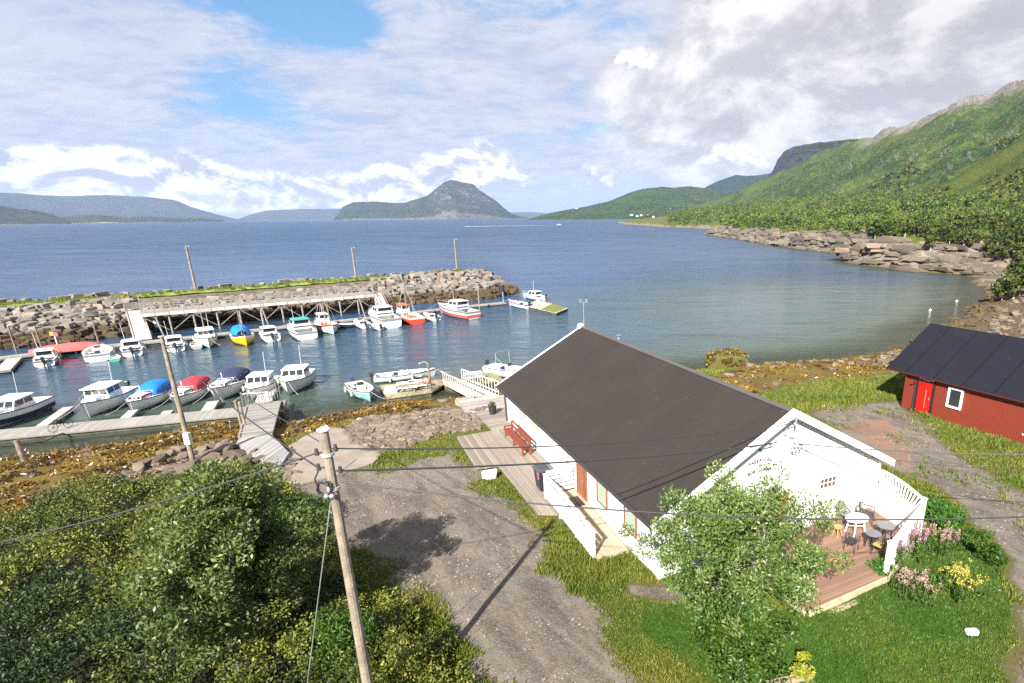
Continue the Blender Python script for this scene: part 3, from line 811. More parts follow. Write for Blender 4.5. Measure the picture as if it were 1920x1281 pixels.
def block_mesh(seed, m=None, sx=.62, sy=.5, sz=.4):
    rg = random.Random(seed)
    bm = bmesh.new()
    for a in (-1, 1):
        for b in (-1, 1):
            for c in (-1, 1):
                bm.verts.new((a * sx * rg.uniform(.6, 1.08), b * sy * rg.uniform(.6, 1.1), c * sz * rg.uniform(.6, 1.1)))
    for _ in range(3): bm.verts.new((rg.uniform(-.75, .75) * sx * 1.4, rg.uniform(-.7, .7) * sy * 1.4, rg.choice((-1, 1)) * sz * rg.uniform(.8, 1.15)))
    r_ = bmesh.ops.convex_hull(bm, input=bm.verts)
    bmesh.ops.delete(bm, geom=[g for g in r_['geom_interior'] if isinstance(g, bmesh.types.BMVert)], context='VERTS')
    me = bpy.data.meshes.new('boulder'); bm.to_mesh(me); bm.free()
    if m: me.materials.append(m)
    return me

def stone_mat(name, a, b, weed=None, wz=(0.9, 1.5), rust=(0.26, 0.165, 0.115)):
    if name in MATS: return MATS[name]
    mt = bpy.data.materials.new(name); mt.use_nodes = True
    N = NT(mt.node_tree); bs = mt.node_tree.nodes['Principled BSDF']
    tcn = N.n('ShaderNodeTexCoord').outputs['Object']
    pos = N.n('ShaderNodeNewGeometry').outputs['Position']
    oi = N.n('ShaderNodeObjectInfo').outputs['Random']
    at = N.attr('var')
    rnd = N.math('FRACT', N.math('ADD', oi, at))
    n1 = N.noise(pos, 1.7, 5, 0.7); n2 = N.noise(pos, 9.0, 4, 0.7)
    c = N.mix(rnd, a, b)
    c = N.mix(N.ramp(n1, 0.4, 0.7, 0, 0.5), c, tuple(v * 0.6 for v in a))
    c = N.mix(N.ramp(rnd, 0.92, 0.95, 0, 0.7), c, rust)
    c = N.mix(N.ramp(n2, 0.45, 0.75, 0, 0.4), c, (0.10, 0.10, 0.08))
    if weed:
        pz = N.n('ShaderNodeSeparateXYZ', inp={0: pos}).outputs[2]
        zz = N.math('ADD', pz, N.math('MULTIPLY', N.math('SUBTRACT', n1, 0.5), 0.9))
        wc = N.mix(N.ramp(n2, 0.35, 0.65), tuple(v * 0.4 for v in weed), weed)
        c = N.mix(N.ramp(zz, wz[1], wz[0], 0, 0.95), c, wc)
    N.link(c, bs.inputs['Base Color'])
    bs.inputs['Roughness'].default_value = 0.85
    bp = N.n('ShaderNodeBump', inp={'Strength': 0.6, 'Distance': 0.08, 'Height': N.math('ADD', n1, N.math('MULTIPLY', n2, 0.5))})
    N.link(bp.outputs[0], bs.inputs['Normal'])
    MATS[name] = mt
    return mt
m_stone = stone_mat('armour_stone', (0.120, 0.105, 0.088), (0.265, 0.235, 0.20), weed=(0.075, 0.046, 0.014), wz=(1.2, 1.9))
m_shore = stone_mat('shore_stone', (0.085, 0.062, 0.042), (0.215, 0.17, 0.12), weed=(0.11, 0.072, 0.018), wz=(0.9, 1.9))
ROCKS = [block_mesh(100 + i, m_stone, .58 + .05 * (i % 4), .5, .38 + .04 * (i % 3)) for i in range(12)]
ROCKS2 = [rock_mesh(200 + i, 15 + i % 4, 0.7 + 0.06 * (i % 3), 1.1 + 0.1 * (i % 4), m_shore, sub=True) for i in range(7)]
def merged_rocks(name, items, material, src, **tg):
    """items: (x, y, z, sx, sy, sz, rz, tilt) -> one stuff object"""
    Vs, Fs, Va = [], [], []
    k = 0
    base = []
    for me in src:
        bm = bmesh.new(); bm.from_mesh(me); bmesh.ops.triangulate(bm, faces=bm.faces)
        base.append((np.array([v.co[:] for v in bm.verts]), np.array([[v.index for v in f.verts] for f in bm.faces])))
        bm.free()
    for i, (x, y, z, sx, sy, sz, rz, ti) in enumerate(items):
        bv, bf = base[i % len(base)]
        M_ = np.array(Matrix.Rotation(rz, 3, 'Z') @ Matrix.Rotation(ti, 3, 'X'))
        v = (bv * [sx, sy, sz]) @ M_.T + [x, y, z]
        Vs.append(v); Fs.append(bf + k); Va.append(np.full(len(v), (i * 0.6180339) % 1)); k += len(v)
    return obj_np(name, np.concatenate(Vs), np.concatenate(Fs), material, {'var': np.concatenate(Va)}, **tg)

def pts3(l, z):
    return np.array([G(a, b, z) for a, b in l])
BXS = [-220, 0, 125, 250, 400, 500, 600, 700, 800, 870]
CN = pts3([(-220, 592), (0, 580), (125, 571), (250, 560), (400, 549), (500, 542), (600, 533), (700, 525), (800, 517), (872, 512)], 4.0)
CF = pts3([(-220, 582), (0, 569), (125, 560), (250, 551), (400, 541), (500, 533), (600, 525), (700, 518.5), (800, 511.5), (862, 506.5)], 4.0)
FN = pts3([(-220, 680), (0, 657), (125, 645), (250, 628), (400, 609), (500, 598), (600, 587), (700, 578), (800, 569), (900, 564)], -0.1)
FF = CF + (CF - CN) / np.linalg.norm(CF - CN, axis=1)[:, None] * 6.5
FF[:, 2] = -1
def build_breakwater():
    # head: pull the far end round
    endC = G(893, 509, 3.6); endF = G(949, 556, -0.1)
    rings = [[tuple(FF[i]), tuple(CF[i]), tuple(CN[i]), tuple(FN[i])] for i in range(len(BXS))]
    e2 = endF + np.array([1.5, 9, -0.9]); 
    rings.append([tuple(FF[-1] + np.array([8, -1, 0])), tuple(endC + np.array([0, 1.5, 0])), tuple(endC), tuple(endF)])
    rings.append([tuple(e2 + np.array([-2, 5, 0])), tuple(e2), tuple(e2 - np.array([0, 1, 0])), tuple(endF + np.array([0.5, 1, 0]))])
    b = MB().loft([[(p[0], p[1], p[2] - (0.35 if j in (0, 3) else 0.25)) for j, p in enumerate(r_)] + [(r_[3][0], r_[3][1], -4), (r_[0][0], r_[0][1], -4)] for r_ in rings])
    t = thing('breakwater', 'long rubble stone breakwater with a grass-topped crest sheltering the harbour', 'breakwater', tuple(CN[4] * [1, 1, 0]))
    off = Vector(t.location)
    b.v = [tuple(Vector(v) - off) for v in b.v]
    b.build('rubble_core', mat('rubble_core', (0.10, 0.08, 0.055), 0.95, var=0.5, vscale=1.2, bump=1.0, bscale=3), t)
    g = MB()
    n_ = 90
    s_ = np.linspace(0, 1, n_) * (len(BXS) - 1)
    top = []
    for s in s_:
        i = min(int(s), len(BXS) - 2); f = s - i
        a = CN[i] * (1 - f) + CN[i + 1] * f; b2 = CF[i] * (1 - f) + CF[i + 1] * f
        wv = 0.16 * mnoise.noise((s * 3, 0, 0))
        ring = [a + (b2 - a) * q for q in (0.26 + 1.2 * wv, 0.38, 0.6, 0.82 - wv)]
        top.append([(p[0] - off.x, p[1] - off.y, 4.02 + 0.12 * mnoise.noise((s * 5, k, 3)) + (0.12 if 0 < k < 3 else -0.1)) for k, p in enumerate(ring)])
    g.loft(top, close=False)
    g.build('turf', mat('crest_turf', (0.14, 0.19, 0.025), 0.95, var=0.35, vscale=0.8, bump=0.8, bscale=6, dirt=((0.22, 0.2, 0.15), 0.62)), t, smooth=True)
    # armour stones on the harbour side
    cc = []
    for q in top[::1]:
        for r_ in range(5):
            f = random.random(); cc.append([q[0][0] * (1 - f) + q[3][0] * f, q[0][1] * (1 - f) + q[3][1] * f, 4.15])
    cc = np.array(cc); rgc = np.random.default_rng(8)
    Vt, Ft, vt = leaves(cc, np.full(len(cc), .45), rgc.integers(10, 60, len(cc)), .34, np.clip(.5 + .6 * fbm(cc[:, 0] / 3, cc[:, 1] / 3, 3, 2), 0, 1), rng=rgc, up=1.2, wl=.25, flat=.5)
    obj_np('grass_tufts', Vt, Ft, leaf_mat('crest_grass', (0.07, 0.12, 0.012), (0.22, 0.23, 0.03), None), {'var': vt}, parent=t, kind='stuff')
    items = []
    L = 110
    for u in np.arange(0.0, 1.0, 1 / 150.0):
        s = u * (len(BXS)); i = min(int(s), len(BXS) - 1); f = s - i
        def lerp(A_, e):
            B_ = A_[i + 1] if i + 1 < len(A_) else e
            return A_[i] * (1 - f) + B_ * f
        a = lerp(FN, endF); c = lerp(CN, endC)
        for r_ in range(9):
            v = (r_ + 0.5 * (random.random())) / 8.6
            p = a + (c - a) * v + np.array([random.uniform(-.45, .45), random.uniform(-.35, .35), random.uniform(-.1, .2)])
            if i >= 3 and i < 7 and v > 0.8: continue
            sz = random.choice((0.8, 0.95, 1.15, 1.45)) * random.uniform(.9, 1.1) * (1.0 if v > 0.3 else 0.85)
            items.append((p[0], p[1], p[2] + 0.05, sz * random.uniform(.85, 1.3), sz * random.uniform(.8, 1.1), sz * random.uniform(.7, 1.0), random.uniform(0, 6.28), random.uniform(-.5, .5)))
    # the round head
    for k in range(70):
        a = random.random(); v = random.random()
        p = (endC * (1 - v) + endF * v) * (1 - a) + (np.array([endC[0] + 1, endC[1] + 3, 3.2]) * (1 - v) + (endF + np.array([1.8, 8, 0])) * v) * a
        sz = random.uniform(1.1, 1.8)
        items.append((p[0], p[1], p[2], sz * 1.1, sz, sz * .85, random.uniform(0, 6.28), random.uniform(-.5, .5)))
    vis = lambda it: -96 < it[0] and it[2] > 0.9
    items.sort(key=lambda it: (not vis(it), math.hypot(it[0], it[1]) / it[3]))
    ind, rest = items[:205], items[205:]
    for k, it in enumerate(ind):
        o = bpy.data.objects.new('boulder', ROCKS[k % 12]); COL.objects.link(o)
        o.location = it[:3]; o.scale = it[3:6]; o.rotation_euler = (it[7], 0, it[6])
        s_px = project(np.array([it[:3]]))[0][0]
        wet = it[2] < 1.5
        reg = 'left of the left gangway' if s_px < 250 else ('behind and under the timber quay' if s_px < 705 else 'between the quay and the breakwater head')
        tag(o, ('dark brown weed-covered boulder near the waterline ' if wet else 'dry grey angular boulder high on the breakwater face ') + reg, 'boulder', ('weedy' if wet else 'dry') + ' armour boulders ' + reg)
    merged_rocks('rubble', rest, m_stone, ROCKS, kind='stuff', label='packed smaller rubble stones on the rest of the breakwater', cat='rubble')
    # crest boulders along the sea side
    for k in range(46):
        s = (0.6 + k * 0.187); i = min(int(s), len(BXS) - 2); f = s - i
        p = CF[i] * (1 - f) + CF[i + 1] * f
        if s > 9: break
        sz = random.choice([0.5, 0.7, 0.95, 1.25])
        o = bpy.data.objects.new('crest_boulder', ROCKS[(k * 5) % 12]); COL.objects.link(o)
        o.location = (p[0] + random.uniform(-.3, .3), p[1] + random.uniform(0, .8), 4.05 + 0.12 * sz); o.scale = (sz * 1.35, sz * .9, sz * .75)
        o.rotation_euler = (0, 0, random.uniform(0, 3.1))
        big = 'large pale' if sz > 1.1 else ('middling pale' if sz > 0.8 else 'small pale')
        reg = 'left part' if i < 3 else ('middle part' if i < 6 else 'right part')
        tag(o, big + ' boulder on the seaward edge of the grassy breakwater top, ' + reg, 'boulder', big + ' crest boulders on the ' + reg + ' of the breakwater')
build_breakwater()

def crown_clumps(c, r, rz, n, rng, low=-0.5, gap=0.0):
    """clump centres filling an uneven crown"""
    out_ = []
    while len(out_) < n:
        d = rng.normal(size=3); d /= np.linalg.norm(d)
        if d[2] < low: continue
        k = rng.random() ** 0.45
        bump = 1 + 0.22 * math.sin(3 * math.atan2(d[1], d[0]) + 1.7 * c[0]) + 0.15 * math.sin(5 * d[2] + c[1])
        out_.append([c[0] + d[0] * r * k * bump, c[1] + d[1] * r * k * bump, c[2] + d[2] * rz * k])
    return np.array(out_)

def stems(b, base, tips, r0, rng, fork=0.35):
    base = Vector(base)
    for i, t in enumerate(tips):
        t = Vector(t)
        mid = base.lerp(t, 0.5) + Vector((rng.uniform(-.2, .2), rng.uniform(-.2, .2), 0.25))
        q1 = base.lerp(mid, 0.5) + Vector((rng.uniform(-.06, .06), rng.uniform(-.06, .06), 0.1))
        b.tube([base, q1, mid, t], [r0, r0 * 0.72, r0 * 0.45, r0 * 0.12], 6)

m_willow = leaf_mat('willow_leaf', (0.042, 0.085, 0.013), (0.175, 0.210, 0.058), (0.42, 0.44, 0.26), rough=0.45)
m_sallow = leaf_mat('sallow_leaf', (0.030, 0.058, 0.010), (0.140, 0.170, 0.045), (0.34, 0.37, 0.22), rough=0.5, trans=0.25)
m_thick = leaf_mat('thicket_leaf', (0.010, 0.026, 0.003), (0.108, 0.118, 0.010), (0.20, 0.18, 0.03), rough=0.6, trans=0.12)
m_bright = leaf_mat('bright_leaf', (0.025, 0.085, 0.007), (0.080, 0.17, 0.018), (0.24, 0.27, 0.06), rough=0.5)
m_wood = leaf_mat('birch_leaf', (0.014, 0.034, 0.005), (0.105, 0.125, 0.017), None, rough=0.7, trans=0.2)
m_bark = mat('bark', (0.17, 0.15, 0.125), 0.9, var=0.35, vscale=6, bump=0.6, bscale=30)

def tree(name, label, cat, base, c, r, rz, nclump, per, size, lm, r0=0.09, nstem=7, seed=1, clr=0.55, group=None, low=-0.6, top=None, wl=0.42, vb=0.35):
    rng = np.random.default_rng(seed)
    t = thing(name, label, cat, tuple(base), group=group)
    off = np.array(base)
    cl = crown_clumps(np.array(c) - off, r, rz, nclump, rng, low)
    if top:  # extra leaders poking out of the crown
        for (dx, dy, dz) in top:
            k = np.linspace(0, 1, 6)[:, None]
            ext = np.array([dx, dy, dz]) + (np.array(c) - off) * 1.0
            cl = np.concatenate([cl, (np.array(c) - off) * (1 - k) + ext * k])
    rad = rng.uniform(0.6, 1.25, len(cl)) * clr
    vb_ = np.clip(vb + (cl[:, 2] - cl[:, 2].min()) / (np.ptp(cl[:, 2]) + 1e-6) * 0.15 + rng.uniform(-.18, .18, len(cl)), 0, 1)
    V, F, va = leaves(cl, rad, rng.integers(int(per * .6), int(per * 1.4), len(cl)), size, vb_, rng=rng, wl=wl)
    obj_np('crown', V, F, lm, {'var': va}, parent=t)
    b = MB()
    rr = random.Random(seed)
    tips = [tuple(cl[k]) for k in rng.choice(len(cl), min(nstem * 3, len(cl)), replace=False)]
    fk = (np.array(c) - off) * 0.22
    b.tube([(0, 0, -0.2), tuple(fk * 0.5), tuple(fk)], [r0 * 1.25, r0 * 1.05, r0 * 0.9], 8)
    stems(b, tuple(fk), tips[:nstem], r0 * 0.75, rr)
    for q in tips[nstem:]:
        s_ = Vector(tips[rr.randrange(nstem)]) * 0.6 + Vector(fk) * 0.4
        b.tube([s_, (s_ + Vector(q)) / 2 + Vector((0, 0, .1)), q], [r0 * .3, r0 * .2, r0 * .08], 5)
    b.build('trunk', m_bark, t)
    return t

# tree in front of the white house
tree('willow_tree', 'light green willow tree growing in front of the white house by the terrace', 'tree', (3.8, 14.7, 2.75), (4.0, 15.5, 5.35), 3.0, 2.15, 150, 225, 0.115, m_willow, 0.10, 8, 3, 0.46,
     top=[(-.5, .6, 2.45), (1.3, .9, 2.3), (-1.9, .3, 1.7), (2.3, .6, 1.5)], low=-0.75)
tree('willow_shrub', 'dense leafy shrub on the lawn below the willow tree, nearest the gravel drive', 'shrub', tuple(G(1395, 1262, 2.75)), tuple(G(1388, 1205, 3.8)), 1.45, 1.2, 55, 170, 0.12, m_bright, 0.05, 6, 4, 0.42)
tree('sallow_tree', 'big grey-green sallow rising out of the dark thicket at the lower left', 'tree', (-10.8, 13.2, 2.7), (-10.7, 13.9, 6.45), 2.25, 2.6, 175, 240, 0.135, m_sallow, 0.10, 9, 5, 0.5,
     top=[(-.6, .9, 2.2), (.9, .7, 2.1), (-1.5, 1.2, 1.5)], low=-0.8)
tree('leafy_shrub', 'yellow-green leafy shrub at the foot of the near utility pole', 'shrub', tuple(G(640, 1262, 2.75)), tuple(G(630, 1215, 3.7)), 1.1, 1.0, 40, 170, 0.11, m_bright, 0.04, 6, 6, 0.4, vb=0.3)
tree('olive_shrub', 'olive and rust coloured shrub between the near pole and the gravel drive', 'shrub', tuple(G(765, 1262, 2.75)), tuple(G(762, 1225, 3.3)), 0.9, 0.7, 26, 150, 0.10, m_thick, 0.03, 6, 7, 0.38, vb=0.5)
tree('green_shrub', 'bright green shrub at the thicket edge below the concrete slip', 'shrub', tuple(G(570, 975, 2.75)), tuple(G(560, 960, 3.3)), 1.3, 0.8, 36, 150, 0.12, m_bright, 0.04, 6, 8, 0.45, vb=0.15)
tree('olive_bush', 'yellowish bush top at the seaward corner of the thicket', 'shrub', tuple(G(470, 935, 2.75)), tuple(G(465, 925, 3.3)), 1.1, .7, 26, 170, 0.12, m_thick, 0.04, 6, 9, 0.42, vb=0.6)
tree('lime_shrub', 'small lime-yellow shrub at the bottom edge of the lawn', 'shrub', tuple(G(1505, 1275, 2.75)), tuple(G(1505, 1255, 3.1)), 0.35, 0.45, 14, 90, 0.08, leaf_mat('lime_leaf', (0.22, 0.24, 0.02), (0.34, 0.33, 0.03), None), 0.02, 4, 10, 0.2)

# thicket of low scrub, lower left
def build_thicket():
    rng = np.random.default_rng(21)
    n = 3600
    x = rng.uniform(-34, -3, n); y = rng.uniform(7, 30, n)
    sd = sd_poly(x, y, THICK)
    k = sd > 0.15
    x, y, sd = x[k], y[k], sd[k]
    z0 = height(x, y)
    hmax = np.clip(0.3 + 0.36 * sd, 0.3, 1.8) * (1 + 0.95 * fbm(x / 1.8, y / 1.8, 4, 61))
    hmax = np.clip(hmax, 0.4, 2.3)
    C = np.stack([x, y, z0 + hmax * rng.uniform(0.4, 1.0, len(x))], 1)
    yellow = np.clip(0.24 + 0.32 * (hmax - 1.0) * 0.6 + 1.1 * fbm(x / 2.6, y / 2.6, 4, 65) + np.clip(2.4 - sd, 0, 1.8) * 0.24, 0, 0.74)  # leaf tone also paints a sunlit outer edge and dark hollows
    dist = np.hypot(x, y)
    cnt = np.clip(190 * (14 / dist) ** 0.8, 80, 260).astype(int)
    V, F, va = leaves(C, rng.uniform(0.3, 0.6, len(x)), cnt, 0.105, yellow, rng=rng, wl=0.5)
    obj_np('thicket', V, F, m_thick, {'var': va}, kind='stuff', label='dense low scrub with olive and dark green leaves filling the slope', cat='scrub')
build_thicket()

# grass
m_grass = leaf_mat('grass_blade', (0.036, 0.085, 0.006), (0.150, 0.150, 0.018), (0.26, 0.20, 0.06), rough=0.6, trans=0.25)
HO = np.array([7.02108575, 19.94969074]); HA = np.array([-0.4405579, 0.8977242]); HB = np.array([0.8977242, 0.4405579])
HRZ = math.atan2(HB[1], HB[0])
def hl(x, y):
    """world -> house plan coordinates (v across, u along)"""
    d = np.stack([np.asarray(x) - HO[0], np.asarray(y) - HO[1]], -1)
    return d @ HB, d @ HA
def hw(v, u, z=0.0):
    p = HO + HB * v + HA * u
    return (p[0], p[1], z)
def build_grass():
    rng = np.random.default_rng(33)
    n = 330000
    a = np.radians(rng.uniform(-52, 46, n)); r_ = 8.5 * np.exp(rng.random(n) ** 0.8 * math.log(85 / 8.5))
    x = r_ * np.sin(a); y = r_ * np.cos(a)
    z = height(x, y)
    ok = z > 1.35
    x, y, z = x[ok], y[ok], z[ok]
    keep = np.ones(len(x), bool)
    for poly, thr in ((ROAD, 0.0), (CONC, 0.0), (STONY, -0.3), (STONYL, 0.0), (PATH2, -0.1), (WEEDC, -0.2), (WEEDR, -0.3), (BEACH, 0.5)):
        sd = sd_poly(x, y, poly) + (1.1 * fbm(x / 1.6, y / 1.6, 4, 1) - 0.55 * rng.random(len(x)) if poly is ROAD else 0.5 * fbm(x / 1.3, y / 1.3, 4, 1))
        pk = 1.0 if poly is not STONYL else 0.8
        g1 = sd_poly(x, y, GREEN1) > 0
        keep &= ~((sd > thr) & ~g1 & (rng.random(len(x)) < pk))
    sd = sd_poly(x, y, ROADR) + 0.25 + 0.7 * fbm(x / 1.8, y / 1.8, 4, 4)
    st_ = fbm(x / 1.6 + 3, y / 2.4, 4, 71)
    keep &= ~((sd > 0) & (rng.random(len(x)) < np.clip(1.15 + 1.4 * st_, 0.86, 1.0)))
    keep &= ~(sd_poly(x, y, THICK) > 0.4)
    v, u = hl(x, y)
    keep &= ~((np.abs(v) < 5.7) & (u > 0.2) & (u < 19.6))
    keep &= ~((v > -9.4) & (v < -5) & (u > np.where(v < -7.6, 12.4, 6)) & (u < 27))
    keep &= ~((v > -7.3) & (v < -5) & (u > 2.4) & (u < 8.2))
    keep &= ~((v > -2.4) & (v < 5) & (u > -3.3 + 0.1 * v) & (u < 1))
    x, y, z = x[keep], y[keep], z[keep]
    n = len(x)
    lawn = sd_poly(x, y, LAWN) > 0
    tall = np.clip(fbm(x / 2.2, y / 2.2, 4, 81) + 0.25, 0, 1)
    meadow = (x > 14) & (y < 45)
    h = np.where(lawn, 0.08, 0.09 + 0.17 * tall) * np.where(meadow & ~lawn, 1.5, 1.0)
    B = 3
    xb = np.repeat(x, B) + rng.normal(0, .05, n * B); yb = np.repeat(y, B) + rng.normal(0, .05, n * B); zb = np.repeat(z, B) - 0.02
    hb = np.repeat(h, B) * rng.uniform(.5, 1.35, n * B)
    dist = np.hypot(xb, yb)
    wd = 0.014 + 0.0009 * dist
    an = rng.uniform(0, 6.28, n * B); ln = rng.uniform(0, 6.28, n * B); lk = hb * rng.uniform(.1, .7, n * B)
    dx, dy = np.cos(an) * wd, np.sin(an) * wd
    V = np.stack([np.stack([xb - dx, yb - dy, zb], 1), np.stack([xb + dx, yb + dy, zb], 1), np.stack([xb + np.cos(ln) * lk, yb + np.sin(ln) * lk, zb + hb], 1)], 1).reshape(-1, 3)
    F = np.arange(n * B * 3).reshape(-1, 3)
    vb = np.where(lawn, 0.22, 0.55) + 0.35 * fbm(x / 1.7, y / 1.7, 4, 83)
    va = np.repeat(np.clip(np.repeat(vb, B) + rng.uniform(-.25, .25, n * B), 0, 0.97), 3)
    obj_np('grass', V, F, m_grass, {'var': va}, kind='stuff', label='rough green and yellowing grass around the houses and tracks', cat='grass')
build_grass()

# stones and weed on the shore
def build_shore():
    rng = np.random.default_rng(41)
    items = []
    gs = []
    for poly, n_ in ((ROAD, 5200), (ROADR, 3000)):
        P = np.asarray(poly); lo = P.min(0); hi = P.max(0)
        x = rng.uniform(lo[0], hi[0], n_ * 2); y = rng.uniform(lo[1], hi[1], n_ * 2)
        k = (sd_poly(x, y, poly) > -0.4) & (fbm(x / 1.5, y / 1.5, 3, 17) > -0.1); x, y = x[k], y[k]; z = height(x, y)
        for q in range(len(x)):
            s = 0.02 + 0.055 * rng.random() ** 3
            gs.append((x[q], y[q], z[q] + s * .1, s * 1.3, s, s * .8, rng.uniform(0, 6.28), 0))
    merged_rocks('loose_gravel', gs, mat('gravel_stone', (0.19, 0.165, 0.14), .9, var=.4, vscale=9), ROCKS, kind='stuff', label='loose stones lying on the gravel drive and track', cat='gravel')
    def scatter(poly, n, s0, s1, sink=0.2):
        P = np.asarray(poly); lo = P.min(0); hi = P.max(0)
        x = rng.uniform(lo[0], hi[0], n); y = rng.uniform(lo[1], hi[1], n)
        k = sd_poly(x, y, poly) > -0.3
        x, y = x[k], y[k]; z = height(x, y)
        for q in range(len(x)):
            s = s0 + (s1 - s0) * rng.random() ** 2.5
            items.append((x[q], y[q], z[q] + s * 0.12, s * rng.uniform(.9, 1.4), s, s * .75, rng.uniform(0, 6.28), rng.uniform(-.4, .4)))
    scatter(STONY, 5200, .10, .52); scatter(STONYL, 1500, .12, .5); scatter(WEEDC, 420, .12, .55); scatter(WEEDR, 500, .15, .7)
    beach = BEACH
    scatter(beach, 5200, .2, 1.1)
    bank = [tuple(G(a, b, 0)[:2]) for a, b in ((1500, 466), (1575, 488), (1700, 508), (1800, 514), (1860, 500), (1760, 480), (1640, 462))]
    scatter(bank, 260, .6, 2.8)
    # tilted slabs of bedrock along the far bank
    nb = 16000
    xb = rng.uniform(45, 190, nb); yb = rng.uniform(118, 620, nb)
    db = sd_poly(xb, yb, SHORE); k = (db > 0.5) & (db < 11 + 5 * fbm(xb / 14, yb / 20, 4, 12)); xb, yb, db = xb[k], yb[k], db[k]
    zb_ = height(xb, yb); slabs = []
    for q in range(min(len(xb), 2600)):
        s = rng.uniform(1.0, 2.8) * (1 + yb[q] / 450)
        slabs.append((xb[q], yb[q], zb_[q] - s * .12, s * rng.uniform(1.4, 2.4), s * 1.0, s * rng.uniform(.35, .7), 2.0 + rng.normal(0, .25), rng.uniform(.0, .4)))
    merged_rocks('bedrock', slabs, stone_mat('bank_rock', (0.085, 0.070, 0.052), (0.195, 0.162, 0.122), weed=(0.16, 0.125, 0.07), wz=(0.3, 1.0)), ROCKS, kind='stuff', label='tilted grey-brown bedrock slabs stepping down to the water on the far side of the bay', cat='rock')
    merged_rocks('shore_stones', items, m_shore, ROCKS2, kind='stuff', label='loose cobbles and stones strewn over the foreshore', cat='stones')
    # weed fronds
    C = []
    for poly, n in ((WEEDC, 1500), (WEEDR, 500)):
        P = np.asarray(poly); lo = P.min(0); hi = P.max(0)
        x = rng.uniform(lo[0], hi[0], n * 2); y = rng.uniform(lo[1], hi[1], n * 2)
        k = (sd_poly(x, y, poly) > 0) & (fbm(x / 2, y / 2, 3, 91) > -0.25)
        x, y = x[k], y[k]; z = height(x, y); q = z > -0.35
        C.append(np.stack([x[q], y[q], z[q] + 0.04], 1))
    C = np.concatenate(C)
    vb = np.clip(0.45 + 0.7 * fbm(C[:, 0] / 1.5, C[:, 1] / 1.5, 4, 93), 0, 1)
    V, F, va = leaves(C, np.full(len(C), .38), np.full(len(C), 26), 0.26, vb, flat=0.22, up=0.0, wl=0.35, rng=rng)
    m_weed = leaf_mat('bladder_wrack', (0.060, 0.040, 0.010), (0.27, 0.175, 0.020), (0.34, 0.25, 0.05), rough=0.35, trans=0.1)
    obj_np('seaweed', V, F, m_weed, {'var': va}, kind='stuff', label='golden brown seaweed carpet exposed on the tidal flat', cat='seaweed')
    # big stones beside the jetty
    spots = [(392, 868, 1.5), (420, 853, 1.7), (443, 858, 1.3), (405, 885, 1.2), (432, 880, 1.4), (462, 872, 1.2), (480, 885, 1.0), (385, 893, 1.3), (352, 888, 1.2), (455, 893, 1.1), (372, 875, 1.0),
             (300, 868, 1.2), (318, 860, 1.0), (335, 848, 1.0), (278, 872, 1.0), (262, 884, 1.0), (310, 853, .9), (345, 862, .9), (420, 838, 1.0), (400, 842, .9), (376, 848, .8), (240, 893, .8), (212, 905, .9),
             (470, 858, 1.0), (490, 868, .9), (505, 880, .9), (415, 868, 1.0), (446, 843, 1.1)]
    for k, (a, b, s) in enumerate(spots):
        p = gt(a, b)[0]
        o = bpy.data.objects.new('shore_boulder', ROCKS2[k % 7]); COL.objects.link(o)
        o.location = (p[0], p[1], p[2] + 0.18 * s); o.scale = (s * 0.8, s * .66, s * .62); o.rotation_euler = (random.uniform(-.3, .3), random.uniform(-.3, .3), random.uniform(0, 6))
        zone_ = 'right of the pole, beside the jetty platform' if a > 380 else 'left of the pole, towards the mud'
        sz_ = 'big' if s >= 1.2 else 'smaller'
        tag(o, sz_ + ' tan boulder in the heap ' + zone_, 'boulder', sz_ + ' boulders ' + zone_)
    # weed covered islet rock and white painted stone
    rk = rock_mesh(777, 60, 0.75, 1.15, stone_mat('islet_stone', (0.075, 0.075, 0.025), (0.11, 0.10, 0.03), weed=(0.12, 0.095, 0.02), wz=(0.5, 2.6)), sub=True)
    o = bpy.data.objects.new('islet_rock', rk); COL.objects.link(o)
    p = G(1362, 692, 0); o.location = (p[0], p[1], 0.55); o.scale = (4.0, 3.2, 3.6)
    rgi = np.random.default_rng(3); aa = rgi.uniform(0, 6.28, 90); ee = rgi.uniform(.1, 1.4, 90)
    ci = np.stack([np.cos(aa) * np.cos(ee) * .62, np.sin(aa) * np.cos(ee) * .58, np.sin(ee) * .42], 1)
    Vi, Fi, vi = leaves(ci, np.full(90, .07), np.full(90, 30), .055, rgi.uniform(0, .35, 90), rng=rgi, wl=.5)
    obj_np('weed_cover', Vi, Fi, m_weed, {'var': vi}, parent=o)
    tag(o, 'large round weed-covered rock standing in the shallows behind the white house', 'rock')
    o = bpy.data.objects.new('white_stone', rock_mesh(31, 18, .7, 1.2, mat('limed_stone', (0.75, 0.73, 0.70), .8, var=.1, bump=.3), sub=True)); COL.objects.link(o)
    p = G(919, 897, 2.72); o.location = (p[0], p[1], 2.95); o.scale = (0.78, .62, .66); o.rotation_euler = (0, 0, .3)
    tag(o, 'white painted boulder in the grass at the edge of the gravel drive', 'boulder')
    o = bpy.data.objects.new('lawn_stone', rock_mesh(35, 14, .6, 1.2, mat('pale_stone', (0.5, 0.5, 0.52), .8, var=.2), sub=True)); COL.objects.link(o)
    p = G(1822, 1187, 2.78); o.location = (p[0], p[1], 2.83); o.scale = (0.36, .3, .28)
    tag(o, 'small pale stone lying on the lawn at the lower right', 'stone')
build_shore()

